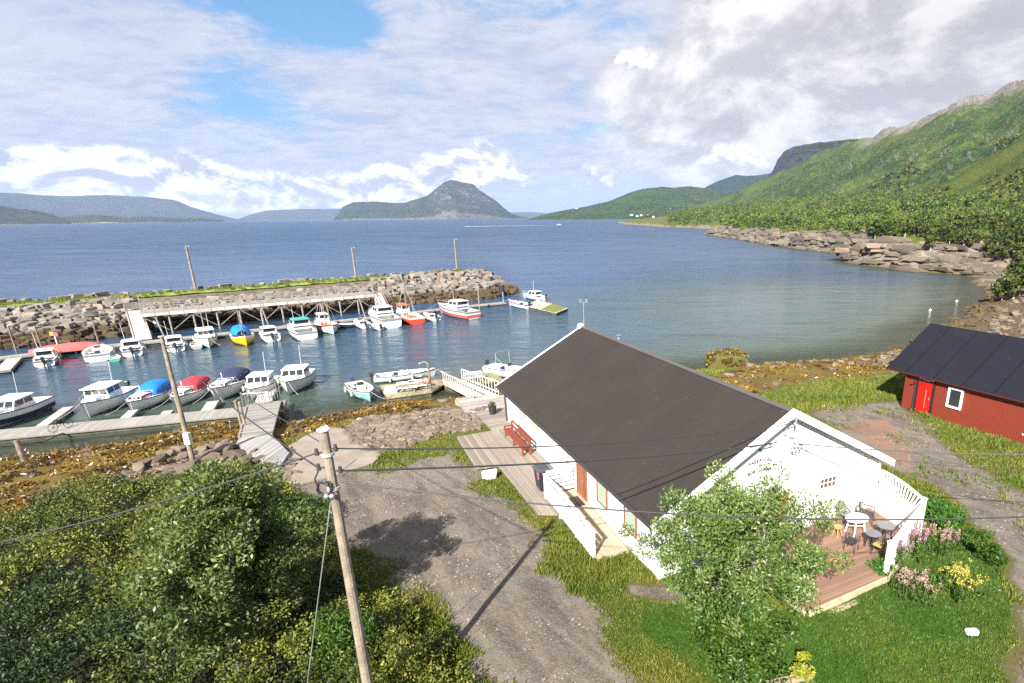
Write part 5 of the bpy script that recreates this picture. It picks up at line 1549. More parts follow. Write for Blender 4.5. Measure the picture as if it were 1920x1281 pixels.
def build_bin():
    t = thing('wheeled_bin', 'black wheeled refuse bin standing at the top end of the entrance ramp', 'bin', hloc(-6.95, 8.95, 2.86), HRZ)
    MB().loft([[(-.3 * k, -.4 * k, z), (.3 * k, -.4 * k, z), (.3 * k, .4 * k, z), (-.3 * k, .4 * k, z)] for z, k in ((.08, .8), (.95, 1.0), (1.02, 1.06), (1.06, 1.06))]).build('body', m_black, t)
    MB().loft([[(-.33 * k - .02, -.44 * k, z), (.33 * k, -.44 * k, z), (.33 * k, .44 * k, z), (-.33 * k - .02, .44 * k, z)] for z, k in ((1.07, 1.0), (1.14, 1.0), (1.2, .8))]).build('lid', mat('bin_lid', (0.06, 0.06, 0.065), .4), t)
    for s in (-1, 1): MB().tube([(.24, s * .36, .12), (.24, s * .42, .12)], .11, 10).build('wheel', m_black, t)
    MB().tube([(.34, -.3, 1.1), (.42, -.3, 1.12), (.42, .3, 1.12), (.34, .3, 1.1)], .018, 6).build('handle', m_black, t)
    MB().box((-.34, -.32, 1.0), (.03, .22, .1)).box((-.34, -.36, .82), (.03, .14, .12)).build('sticker', mat('pink_sticker', (0.6, 0.12, 0.25), .5), t)
build_bin()
def build_pot():
    t = thing('flower_pot', 'dark flower pot with a small plant on the boardwalk by the house corner', 'flower pot', hloc(-6.15, 20.9, 2.88))
    MB().tube([(0, 0, 0), (0, 0, .3), (0, 0, .55)], [.2, .25, .27], 14).build('pot', m_black, t)
    V, F, va = leaves([[0, 0, .68]], [.28], [160], .12, [.5], rng=np.random.default_rng(5))
    obj_np('plant', V, F, m_thick, {'var': va}, parent=t)
build_pot()
# terrace furniture
def mono_chair(name, label, mt, loc, rz):
    t = thing(name, label, 'chair', loc, rz)
    MB().loft([[(-.22, -.22, z), (.22, -.24, z), (.22, .24, z), (-.22, .22, z)] for z in (.40, .44)]).build('seat', mt, t)
    for sx, sy in ((-1, -1), (-1, 1), (1, -1), (1, 1)):
        MB().bar((sx * .19, sy * .2, .42), (sx * .27, sy * .27, 0), .05, .035).build('leg', mt, t)
    bk = MB()
    arc = [(-.22 - .08 * math.cos(R(a)), .27 * math.sin(R(a))) for a in (-80, -50, -20, 0, 20, 50, 80)]
    for i, (x, y) in enumerate(arc):
        h = .86 - .03 * abs(i - 3) ** 1.3
        bk.bar((x, y, .44), (x - .06, y, h), .045, .02)
    for i in range(6):
        bk.bar((arc[i][0] - .06, arc[i][1], .86 - .03 * abs(i - 3) ** 1.3), (arc[i + 1][0] - .06, arc[i + 1][1], .86 - .03 * abs(i - 2) ** 1.3), .07, .03)
    bk.build('backrest', mt, t)
    for s in (-1, 1):
        MB().bar((-.25, s * .27, .66), (.24, s * .28, .64), .06, .03).bar((.22, s * .28, .64), (.22, s * .24, .42), .05, .03).build('armrest', mt, t)
    return t
mono_chair('plastic_chair', 'black plastic armchair on the terrace next to the arched windbreak', mat('black_resin', (0.03, 0.03, 0.032), .35), hloc(4.15, -.55, 2.97), HRZ + R(-60))
mono_chair('plastic_chair', 'grey armchair shape standing in for a shadow on the gable wall behind the white table', mat('chair_shadow_grey', (0.17, 0.165, 0.17), .5), hloc(3.35, -.12, 2.97), HRZ + R(-80))  # added chair takes the place of a chair-shaped shadow on the wall
def garden_table(label, loc, rz, top, rx, ry, leg, h=.68, n=28):
    t = thing('garden_table', label, 'table', loc, rz)
    ring = lambda z, k: [(rx * k * math.cos(2 * math.pi * j / n), ry * k * math.sin(2 * math.pi * j / n) * (1 + .12 * math.cos(2 * math.pi * j / n)), z) for j in range(n)]
    MB().loft([ring(h - .03, .95), ring(h - .02, 1), ring(h, 1)]).build('table_top', top, t)
    for a in (45, 135, 225, 315):
        c, s = math.cos(R(a)), math.sin(R(a))
        MB().bar((rx * .6 * c, ry * .6 * s, h - .03), (rx * .85 * c, ry * .85 * s, 0), .04, .04).build('leg', leg, t)
    MB().bar((-rx * .5, -ry * .45, .3), (rx * .5, ry * .45, .3), .025).bar((-rx * .5, ry * .45, .31), (rx * .5, -ry * .45, .31), .025).build('stretcher', leg, t)
garden_table('white oval garden table with splayed legs in front of the grey stand-in for a chair shadow', hloc(3.05, -.9, 2.97), HRZ, m_white, .52, .38, m_white)
mgt = mat('smoked_glass_top', (0.13, 0.135, 0.15), .25)
garden_table('round grey metal table near the windbreak corner post', hloc(3.7, -1.75, 2.97), HRZ, mgt, .33, .33, m_black, .6)
garden_table('small round grey metal table between the two wire chairs', hloc(2.75, -1.95, 2.97), HRZ, mgt, .3, .3, m_black, .62)
def wire_chair(label, loc, rz, cushion):
    t = thing('wire_chair', label, 'chair', loc, rz)
    MB().box((0, 0, .44), (.4, .4, .03)).build('seat', cushion, t)
    b = MB().tube([(-.2, -.2, 0), (-.2, -.2, .45), (-.27, -.19, .85), (-.27, .19, .85), (-.2, .2, .45), (-.2, .2, 0)], .014, 6)
    for k in range(5): b.tube([(-.2, -.14 + .07 * k, .45), (-.27, -.14 + .07 * k, .85)], .007, 4)
    b.build('back_frame', m_black, t)
    for s in (-1, 1):
        MB().tube([(.2, s * .2, 0), (.2, s * .2, .62), (-.22, s * .2, .64)], .013, 6).build('leg', m_black, t)
m_cush = mat('yellow_wood_seat', (0.42, 0.27, 0.08), .7, var=.15)
wire_chair('black wire garden chair with a yellow seat nearest the terrace step', hloc(2.55, -2.45, 2.97), HRZ + R(100), m_cush)
wire_chair('black wire garden chair turned sideways on the middle of the terrace', hloc(1.85, -1.75, 2.97), HRZ + R(20), m_black)
def stool(label, loc):
    t = thing('stool', label, 'stool', loc, HRZ)
    MB().tube([(0, 0, .4), (0, 0, .44)], .17, 16).build('seat', m_cush, t)
    for a in (45, 135, 225, 315): MB().bar((.1 * math.cos(R(a)), .1 * math.sin(R(a)), .4), (.18 * math.cos(R(a)), .18 * math.sin(R(a)), 0), .03).build('leg', m_cush, t)
stool('orange-yellow wooden stool half hidden by the willow at the gable wall', hloc(2.2, -.75, 2.97))

# ------------------------------------------------------------------ red boathouse
def build_red():
    C0 = G(1693, 762, 2.6)
    ang = R(-62.0)
    t = thing('red_boathouse', 'red timber boathouse with a black roof at the right edge', 'boathouse', (C0[0], C0[1], 0), ang)
    # local x along the wall (towards the camera side right), local y inwards (away)
    L = 17.0; D = 8.0; zt = 5.2; zb = 2.1; rh = 7.85
    mr = clad_mat('red_boards', (0.185, 0.023, 0.010), 0.145, 0, col2=(0.125, 0.018, 0.009), line=.6)
    b = MB()
    b.box((L / 2, .08, (zb + zt) / 2), (L, .16, zt - zb)); b.box((L / 2, D - .08, (zb + zt) / 2), (L, .16, zt - zb))
    b.build('wall', mr, t)
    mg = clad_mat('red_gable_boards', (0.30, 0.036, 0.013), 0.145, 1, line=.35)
    for x, s in ((0, 1), (L, -1)):
        b = MB(); pr = [(.17, zb), (D - .17, zb), (D - .17, zt), (D / 2, rh - .2), (.17, zt)]
        b.raw([(x, p[0], p[1]) for p in pr] + [(x + s * .16, p[0], p[1]) for p in pr], [(0, 1, 2, 3, 4), (9, 8, 7, 6, 5)] + [(i, (i + 1) % 5, 5 + (i + 1) % 5, 5 + i) for i in range(5)])
        b.build('gable_wall', mg, t)
    mroof = roof_mat('black_roofing', (0.010, 0.010, 0.015), 0, 1.9, line=.5)
    OV = .24; ovx = 1.5
    ze = zt - (rh - zt) / (D / 2) * OV + .10
    for s in (0, 1):
        y_e = -OV if s == 0 else D + OV
        b = MB(); vs = []
        for x in (-ovx, L + .5):
            vs += [(x, D / 2, rh), (x, y_e, ze), (x, y_e, ze - .12), (x, D / 2, rh - .12)]
        b.raw(vs, [(0, 1, 5, 4), (3, 7, 6, 2), (1, 2, 6, 5), (0, 4, 7, 3), (0, 3, 2, 1), (4, 5, 6, 7)])
        b.build('roof', mroof, t)
    MB().box((L / 2 - .5, -OV - .06, ze - .08), (L + 1.9, .10, .10)).build('gutter', mat('dark_red_gutter', (0.05, 0.012, 0.012), .5), t)
    MB().box((L / 2 - .3, -OV + .12, ze - .15), (L + 1.4, .2, .03)).build('soffit', mat('soffit_red', (0.12, 0.02, 0.015), .7), t)
    MB().tube([(.75, -.5, 4.75), (.72, -.08, 4.5), (.72, -.08, 2.5)], .045, 8).build('downpipe', mat('gutter_black', (0, 0, 0)), t)
    MB().box((-.02, -.02, (zb + zt) / 2 - .02), (.12, .12, zt - zb - .06)).build('corner_board', mr, t)
    # door
    xd = 1.42
    d = MB().box((xd, -.03, 3.62), (.98, .06, 2.2)).build('door', mat('bright_red_door', (0.40, 0.008, 0.006), .4, var=.08), t)
    b = MB(); mfr = mat('black_frame', (0.02, 0.01, 0.01), .6)
    for s in (-1, 1): b.box((xd + s * .55, -.05, 3.65), (.12, .1, 2.26))
    b.box((xd, -.05, 4.75), (1.2, .1, .06)); b.build('frame', mfr, d)
    MB().bar((xd + .1, -.085, 2.95), (xd + .1, -.085, 4.2), .06, .03).build('weather_strip', mat('brass_strip', (0.40, 0.17, 0.10), .5), d)
    MB().box((xd + .36, -.085, 3.65), (.05, .05, .16)).build('handle', m_steel, d)
    s_ = MB().box((xd + .02, -.08, 4.95), (1.12, .05, .30)).build('name_board', mfr, t)
    b = MB()
    for k in range(13):
        a = -0.52 + k * .087
        x = xd + .02 + math.sin(a) * .95; z = 4.14 + math.cos(a) * .88
        if k in (5, 6): continue
        b.box((x, -.115, z), (.062, .012, .11), ry=a)
    for k in range(7): b.box((xd - .2 + k * .075, -.115, 4.87), (.055, .012, .075))
    b.build('lettering', m_white, s_)
    # window
    xw = 3.42
    wo = MB().box((xw, -.02, 4.15), (.84, .04, 1.2)).build('window', m_glass, t)
    b = MB()
    for s in (-1, 1): b.box((xw + s * .42, -.05, 4.15), (.12, .1, 1.34))
    for s in (-1, 1): b.box((xw, -.05, 4.15 + s * .61), (.72, .1, .12))
    b.build('frame', m_white, wo)
    MB().box((xw + .28, -.045, 4.15), (.03, .05, 1.1)).build('muntin', m_black, wo)
    MB().ball((xw + 4.2, -.06, 3.1), .05, 8, 5).build('wall_lamp', m_white, t)
    # second roof behind
    C1 = G(1935, 640, 5.5)
    t2 = thing('boathouse', 'second dark-roofed boathouse showing behind the red one', 'boathouse', (C0[0], C0[1], 0), ang)
    x0_, yy = 6.6, D + 3.2
    b = MB().box((x0_ + 6, yy + 3, 3.5), (11, 5.4, 3.0)); b.build('wall', mr, t2)
    for s in (-1, 1):
        b = MB(); vs = []
        for x in (x0_, x0_ + 12):
            vs += [(x, yy + 3, 6.75), (x, yy + 3 + s * 3.4, 4.95), (x, yy + 3 + s * 3.4, 4.8), (x, yy + 3, 6.6)]
        b.raw(vs, [(0, 1, 5, 4), (3, 7, 6, 2), (1, 2, 6, 5), (0, 4, 7, 3), (0, 3, 2, 1), (4, 5, 6, 7)])
        b.build('roof', mroof, t2)
    MB().bar((x0_ - .05, yy + 3, 6.72), (x0_ - .05, yy - .4, 4.92), .05, .22).build('barge_board', m_white, t2)
build_red()
# far little houses on the headland
m_hr = mat('far_house_roof', (0.10, 0.10, 0.10), .8); m_hred = mat('far_red', (0.33, 0.06, 0.04), .8)
for k, (px, dist, sc_, mt_, lab) in enumerate([(1081, 3650, 1.0, m_white, 'lone white house high on the wooded headland'), (1184, 2900, 1.2, m_white, 'white farmhouse at the water on the headland, left of the others'),
        (1195, 2850, 1.0, m_white, 'low white house on the headland shore below the green field'), (1203, 2880, 1.1, m_white, 'white two-storey house beside the red barn across the fjord'),
        (1215, 2900, 1.3, m_hred, 'red barn on the headland shore across the fjord'), (1225, 2780, 1.2, m_white, 'bright white boathouse at the waterline across the fjord'),
        (1234, 3300, 1.0, m_white, 'white house at the left end of the high green farm field'), (1256, 3350, 1.0, m_white, 'white house in the middle of the high green farm field')]):
    pyy = {0: 391, 1: 403.5, 2: 405.5, 3: 404, 4: 403, 5: 407, 6: 394, 7: 393}[k]
    d = ray(px, pyy); u = d[:2] / np.hypot(*d[:2]); z = CAMZ + d[2] / np.hypot(*d[:2]) * dist
    t = thing('farm_house', lab, 'house', (u[0] * dist, u[1] * dist, z - 2), .3 * k)
    w_, l_ = 7 * sc_, 11 * sc_
    b = MB().box((0, 0, 2), (l_, w_, 5)); b.raw([(-l_ / 2, -w_ / 2, 4.5), (-l_ / 2, w_ / 2, 4.5), (-l_ / 2, 0, 7.4), (l_ / 2, -w_ / 2, 4.5), (l_ / 2, w_ / 2, 4.5), (l_ / 2, 0, 7.4)], [(0, 1, 2), (3, 5, 4), (0, 2, 5, 3), (1, 4, 5, 2), (0, 3, 4, 1)])
    b.build('wall', mt_, t)
    b = MB()
    for s in (-1, 1): b.raw([(-l_ / 2 - .4, 0, 7.6), (l_ / 2 + .4, 0, 7.6), (l_ / 2 + .4, s * (w_ / 2 + .5), 4.4), (-l_ / 2 - .4, s * (w_ / 2 + .5), 4.4)], [(0, 1, 2, 3)])
    b.build('roof', m_hr, t)
# ------------------------------------------------------------------ breakwater quay
def build_quay():
    A = G(262, 590, 3.1); B = G(706, 552, 3.1)
    d = (B - A)[:2]; L = float(np.linalg.norm(d)); ang = math.atan2(d[1], d[0])
    t = thing('timber_quay', 'long grey timber quay on braced posts along the inside of the breakwater', 'quay', (A[0], A[1], 0), ang)
    W_ = 5.5
    MB().box((L / 2, W_ / 2, 3.02), (L, W_, .16)).build('decking', m_planks, t)
    MB().box((L / 2, -.06, 2.95), (L, .14, .42)).build('edge_beam', wood_mat('pale_edge_beam', (0.50, 0.46, 0.42), .6, 'X'), t)
    n = 11
    for i in range(n + 1):
        x = .3 + (L - .6) * i / n
        MB().tube([(x, .2, -2), (x, .2, 2.9)], .13, 8).build('post', m_pier, t)
        if i % 2 == 0 and i < n:
            x2 = x + (L - .6) / n
            MB().bar((x, .15, 2.6), (x + (x2 - x) * .9, .15, .6), .09).build('brace', m_pier, t)
        elif i < n:
            x2 = x + (L - .6) / n
            MB().bar((x2, .15, 2.6), (x + (x2 - x) * .1, .15, .6), .09).build('brace', m_pier, t)
    # railing at the back and a low kerb in front
    for i in range(25):
        MB().box((L * i / 24, W_ - .1, 3.6), (.1, .1, 1.0)).build('railing_post', m_pier, t)
    b = MB()
    for z in (3.45, 3.75, 4.05): b.box((L / 2, W_ - .15, z), (L, .04, .14))
    b.build('railing', m_planks, t)
    b = MB(); b.box((L / 2, .12, 3.24), (L, .16, .14)); b.build('kerb', m_pier, t)
    # sloping gangways down to the floating pontoon
    for lab, a, c, w_, rail in (('grey gangway sloping from the left end of the quay down to the pontoon', G(250, 580, 3.15), G(268, 637, .6), 1.9, False),
                          ('railed gangway sloping from the right end of the quay to the pontoon', G(706, 550, 3.1), G(726, 592, .6), 1.4, True)):
        g = thing('gangway', lab, 'gangway', tuple(a))
        o = Vector(a); q = Vector(c) - o
        b = MB().bar((0, 0, 0), q, w_, .12); b.build('decking', wood_mat('gangway_boards', (0.40, 0.36, 0.34), 4, 'Y'), g)
        sd = Vector((q.y, -q.x, 0)).normalized() * w_ / 2
        for s in (-1, 1):
            b = MB(); hh = .95 if rail else .25
            b.bar(sd * s + Vector((0, 0, hh)), q + sd * s + Vector((0, 0, hh)), .06)
            k_ = 9
            for i in range(k_): 
                p = q * (i / (k_ - 1)) + sd * s; b.bar(p, p + Vector((0, 0, hh)), .05)
                if rail and i < k_ - 1: b.bar(p, q * ((i + 1) / (k_ - 1)) + sd * s + Vector((0, 0, hh)), .04)
            b.build('railing', m_pier, g)
    g = thing('gate_frame', 'dark timber gate frame at the top of the left gangway', 'gate', tuple(G(250, 582, 3.1)), ang)
    for x in (-.9, .9): MB().box((x, 0, 1.1), (.14, .14, 2.3)).build('post', m_pier, g)
    MB().box((0, 0, .7), (1.7, .05, .95)).build('panel', wood_mat('dark_boards', (0.16, 0.14, 0.13), 6, 'X'), g)
    for k, (a, b2) in enumerate((((921, 532), 1.0), ((941, 548), .3))):
        p = G(a[0], a[1], b2 + .5)
        lab = ('black mooring pile on the rocks at the head of the breakwater, the left of two', 'lower black mooring pile at the waterline of the breakwater head')[k]
        t_ = thing('mooring_pile', lab, 'pile', (p[0], p[1], b2))
        MB().tube([(0, 0, -.5), (0, 0, 1.9)], .55, 12).build('pile', m_black, t_)
        MB().tube([(0, 0, 1.9), (0, 0, 1.98)], .6, 12).build('cap', mat('pile_cap', (.06, .05, .05), .7), t_)
build_quay()

# ------------------------------------------------------------------ pontoons
def pontoon(label, a, b, w_, z=.45, name='pontoon', th=.5, side=1, material=None, sub=None):
    """floating walkway: a-b is the edge seen nearest the camera, width goes to the far side"""
    a = np.array(a); b = np.array(b); d = (b - a)[:2]; L = float(np.linalg.norm(d)); ang = math.atan2(d[1], d[0])
    t = thing(name, label, 'pontoon', (a[0], a[1], 0), ang)
    MB().box((L / 2, side * w_ / 2, z - .05), (L, w_, .1)).build('decking', material or m_pontoon, t)
    MB().box((L / 2, side * w_ / 2, z - .16), (L + .06, w_ + .06, .12)).build('edge_beam', m_pier, t)
    MB().box((L / 2, side * w_ / 2, z - .1 - th / 2 - .1), (L - .2, w_ - .2, th)).build('float', m_float, t)
    return t, L, ang
NP_A = G(-160, 836, .45); NP_B = G(452, 777, .45)
tn, LN, ANG_N = pontoon('long pale floating pontoon in the foreground with boats moored along it', NP_A, NP_B, 2.1, name='pontoon')
ndir = np.array([math.cos(ANG_N + math.pi / 2), math.sin(ANG_N + math.pi / 2), 0])
fdir = (G(118, 762, 0) - G(70, 795, 0)); fdir /= np.linalg.norm(fdir)
def finger(label, p, L, w_=.75, z=.42, d=None, mt=None):
    d = fdir if d is None else d
    return pontoon(label, p, p + d * L, w_, z, 'finger_pontoon', .35, material=mt)
mf2 = wood_mat('grey_finger_planks', (0.36, 0.34, 0.32), 6, 'X')
finger('mossy grey finger pontoon to the right of the leftmost cuddy boat', G(88, 797, .45), 5.2, .75, mt=mf2)
finger('grey finger pontoon between the pilothouse boat and the blue canopy boat', G(243, 783, .45), 2.4, .7, mt=mf2)
finger('grey finger pontoon between the red canopy boat and the navy canopy boat', G(398, 770, .45), 3.2, .9, mt=mf2)
finger('short grey finger pontoon between the blue canopy boat and the red canopy boat', G(318, 776, .45), 1.2, .7, mt=mf2)
finger('wooden finger pontoon between the caged gangway and the white pilothouse boat', G(508, 752, .5), 6.2, 1.3, mt=mf2)
finger('dark old timber raft below the rightmost pilothouse boat', G(531, 772, .6), 3.4, 4.0 * .75, z=.62, mt=wood_mat('dark_raft', (0.20, 0.175, 0.15), 4, 'Y'))
PP = [G(-60, 680, .45), G(140, 656, .45), G(300, 640, .45), G(560, 611, .45), G(700, 596, .45), G(850, 578, .45), G(950, 568, .45)]
for i, lab in enumerate(('far pontoon section at the left edge below the rubble slope', 'far pontoon section behind the red tarpaulin and the small white boats', 'far pontoon section under the timber quay by the yellow boat',
                         'far pontoon section between the green striped cruiser and the big white cruiser', 'far pontoon section behind the red fishing boat', 'outermost far pontoon walkway leading to the end platform')):
    pontoon(lab, PP[i], PP[i + 1] + (PP[i] - PP[i + 1]) * .004, 1.7, .45, material=m_pontoon)
fard = PP[4] - PP[2]; fard /= np.linalg.norm(fard)
fperp = np.array([fard[1], -fard[0], 0])     # from the far pontoon towards the camera side
finger('grey finger pontoon left of the small white cuddy boat on the far side', G(52, 668, .45) + fperp * 7.5 - fard * .5, 7.5, 1.3, d=-fperp, mt=mf2)
PLA = [G(985, 573, .5), G(1043, 587, .5), G(1065, 578, .5), G(1008, 562, .5)]
t = thing('platform', 'square floating timber platform with a mossy end at the tip of the far pontoon', 'platform', tuple(PLA[0] * [1, 1, 0]))
o = PLA[0]
MB().prism([(p[0] - o[0], p[1] - o[1]) for p in PLA], .38, .5).build('decking', wood_mat('platform_planks', (0.36, 0.33, 0.27), 5, 'X'), t)
MB().prism([((p[0] - o[0]) * .98 + .1, (p[1] - o[1]) * .98 + .1) for p in PLA], -.2, .37).build('float', m_float, t)
m_moss = mat('moss_mat', (0.12, 0.13, 0.03), .95, var=.3, vscale=2)
PM = [PLA[0] * (1 - f) + PLA[1] * f for f in (.52, .96)] + [PLA[3] * (1 - f) + PLA[2] * f for f in (.96, .52)]
MB().prism([(p[0] - o[0], p[1] - o[1]) for p in PM], .504, .53).build('moss', m_moss, t)

# centre pontoon below the house
def polydeck(name, label, cat, pts, z, th, mt, under=m_float):
    P = [G(a, b, z) for a, b in pts]; o = P[0]
    t = thing(name, label, cat, (o[0], o[1], 0))
    MB().prism([(p[0] - o[0], p[1] - o[1]) for p in P], z - .1, z).build('decking', mt, t)
    if under: MB().prism([((p[0] - o[0]) * .98, (p[1] - o[1]) * .98) for p in P], z - th, z - .11).build('float', under, t)
    return t
polydeck('mooring_raft', 'mossy timber raft beside the long white open boat', 'pontoon', [(712, 722), (820, 712), (832, 722), (810, 735), (726, 747)], .4, .6, wood_mat('mossy_planks', (0.26, 0.225, 0.13), 5, 'X'))
polydeck('mooring_raft', 'reddish timber raft at the foot of the slatted gangway', 'pontoon', [(822, 712), (842, 709), (878, 724), (862, 730), (834, 723)], .42, .6, wood_mat('red_planks', (0.36, 0.17, 0.10), 5, 'X'))
polydeck('mooring_raft', 'grassy raft behind the slatted gangway by the house corner', 'pontoon', [(868, 705), (925, 697), (945, 712), (905, 720)], .42, .6, wood_mat('moss_planks', (0.20, 0.20, 0.10), 5, 'X'))
# gangway with slatted rails
def build_gangway():
    a = G(848, 716, .6); b = G(912, 746, 2.6)
    q = Vector(b) - Vector(a)
    t = thing('gangway', 'pale gangway with tall slatted rails running down beside the house corner', 'gangway', tuple(a))
    w_ = 1.9
    MB().bar((0, 0, 0), q, w_, .14).build('decking', wood_mat('gangway_planks', (0.46, 0.42, 0.38), 5, 'Y'), t)
    sd = Vector((q.y, -q.x, 0)).normalized() * w_ / 2
    for s in (-1, 1):
        b_ = MB(); n = 15
        for i in range(n):
            p = q * (i / (n - 1)) + sd * s; b_.bar(p, p + Vector((0, 0, 1.1)), .11, .04)
        b_.build('slats', mat('pale_slats', (0.52, 0.48, 0.44), .8, var=.15), t)
        b_ = MB()
        for h in (1.12, .3): b_.bar(sd * s * 1.03 + Vector((0, 0, h)), q + sd * s * 1.03 + Vector((0, 0, h)), .05, .10)
        b_.build('handrail', mat('pale_slats', (0, 0, 0)), t)
build_gangway()
# jetty from the shore to the foreground pontoon
def build_jetty():
    o = G(480, 820, 2.2)
    t = thing('jetty', 'weathered grey wooden jetty bending from the stones down to the foreground pontoon', 'jetty', (o[0], o[1], 0))
    def pr(pts, z): return [G(a, b, z) - [o[0], o[1], 0] for a, b in pts]
    up_ = pr([(462, 764), (527, 752)], 1.3) + pr([(510, 815), (448, 821)], 2.8)
    b = MB(); b.raw([tuple(p) for p in up_] + [(p[0], p[1], p[2] - .2) for p in up_], [(0, 1, 2, 3), (7, 6, 5, 4), (0, 4, 5, 1), (1, 5, 6, 2), (2, 6, 7, 3), (3, 7, 4, 0)])
    b.build('ramp_deck', wood_mat('jetty_planks', (0.25, 0.23, 0.205), 5.5, 'Y', dark=.3), t)
    lo = pr([(447, 823), (509, 814.5), (540, 847), (517, 883.5), (444, 830)], 2.85)
    MB().prism([(p[0], p[1]) for p in lo], 2.67, 2.85).build('platform_deck', wood_mat('jetty_planks_pale', (0.25, 0.24, 0.23), 5.5, 'X', dark=.2), t)
    p0, p1 = lo[2], lo[3]
    MB().bar((p0[0], p0[1], 2.3), (p1[0], p1[1], 2.3), .12, 1.08).build('end_wall', mat('steel_grey_panel', (0.32, 0.32, 0.335), .5, var=.12), t)
    MB().bar((lo[3][0], lo[3][1], 2.5), (lo[4][0], lo[4][1], 2.5), .12, .4).build('side_beam', m_pier, t)
    for k, (f, g_, zt) in enumerate(((0, 0, 1.2), (1, 0, 1.2), (0, .5, 1.9), (1, .5, 1.9), (0, 1, 2.6), (1, 1, 2.6))):
        a = np.array(up_[0]) * (1 - f) + np.array(up_[1]) * f; c = np.array(up_[3]) * (1 - f) + np.array(up_[2]) * f
        p = a * (1 - g_) + c * g_
        MB().tube([(p[0], p[1], -1.5), (p[0], p[1], zt)], .14, 8).build('pile', m_post, t)
    # tall posts at the pontoon corner
    for k, (a, b2) in enumerate(((455, 800), (463, 803))):
        p = G(a, b2, 2.0) - [o[0], o[1], 0]
        MB().tube([(p[0], p[1], 0), (p[0] - .1, p[1] - .05, 3.9)], .09, 8).build('guide_post', m_pole, t)
    g = MB()
    g.bar((np.array(up_[0]) * [1, 1, 1]) + [0, 0, .02], np.array(up_[3]), .1, .1)
    for f in (.12, .2): 
        a = np.array(up_[3]) * (1 - f) + np.array(up_[0]) * f; c = np.array(up_[2]) * (1 - f) + np.array(up_[1]) * f
        g.bar(a + [0, 0, .02], c + [0, 0, .02], .08, .06)
    g.build('cleats', m_pier, t)
    # steel guard cage where the jetty meets the pontoon
    c = thing('guard_railing', 'pale steel guard railing cage at the top of the jetty beside the white cabin boat', 'railing', tuple(G(492, 752, 1.2)), HRZ - .25)
    for sx in (-1, 1):
        b = MB()
        for k in range(5): b.tube([(sx * 1.0, -1.2 + .6 * k, 0), (sx * 1.0, -1.2 + .6 * k, 1.15)], .03, 6)
        for z in (.5, 1.15): b.tube([(sx * 1.0, -1.2, z), (sx * 1.0, 1.2, z)], .03, 6)
        b.build('rail_side', m_steel, c)
    b = MB()
    for k in range(4): b.tube([(-.6 + .4 * k, -1.2, 0), (-.6 + .4 * k, -1.2, 1.0)], .025, 6)
    b.tube([(-1, -1.2, 1.05), (1, -1.2, 1.05)], .03, 6); b.build('rail_gate', m_steel, c)
build_jetty()
# concrete slip
def build_slip():
    bm = bmesh.new()
    P = CONC
    vs = [bm.verts.new((p[0], p[1], 0)) for p in P]
    bm.faces.new(vs); bmesh.ops.triangulate(bm, faces=bm.faces)
    for _ in range(4): bmesh.ops.subdivide_edges(bm, edges=bm.edges, cuts=1, use_grid_fill=True)
    co = np.array([v.co[:] for v in bm.verts]); z = height(co[:, 0], co[:, 1])
    sd = sd_poly(co[:, 0], co[:, 1], P)
    # plane fit keeps the slab flat
    Am = np.stack([co[:, 0], co[:, 1], np.ones(len(co))], 1); s_ = np.linalg.lstsq(Am, z, rcond=None)[0]
    zz = 0.5 * (Am @ s_) + .5 * z
    zz = np.maximum(zz, z + .03) + .05
    for v, q in zip(bm.verts, zz): v.co.z = q
    e = [x for x in bm.edges if x.is_boundary]
    r_ = bmesh.ops.extrude_edge_only(bm, edges=e)
    for g_ in r_['geom']:
        if isinstance(g_, bmesh.types.BMVert): g_.co.z -= .7
    bmesh.ops.recalc_face_normals(bm, faces=bm.faces)
    me = bpy.data.meshes.new('slipway'); bm.to_mesh(me); bm.free()
    me.materials.append(mat('slip_concrete', (0.225, 0.19, 0.15), .9, var=.14, vscale=.8, bump=.25, bscale=14, dirt=((0.15, .125, .07), .66)))
    o = bpy.data.objects.new('slipway', me); COL.objects.link(o); tag(o, 'sandy concrete slipway slab beside the jetty', kind='structure')
build_slip()

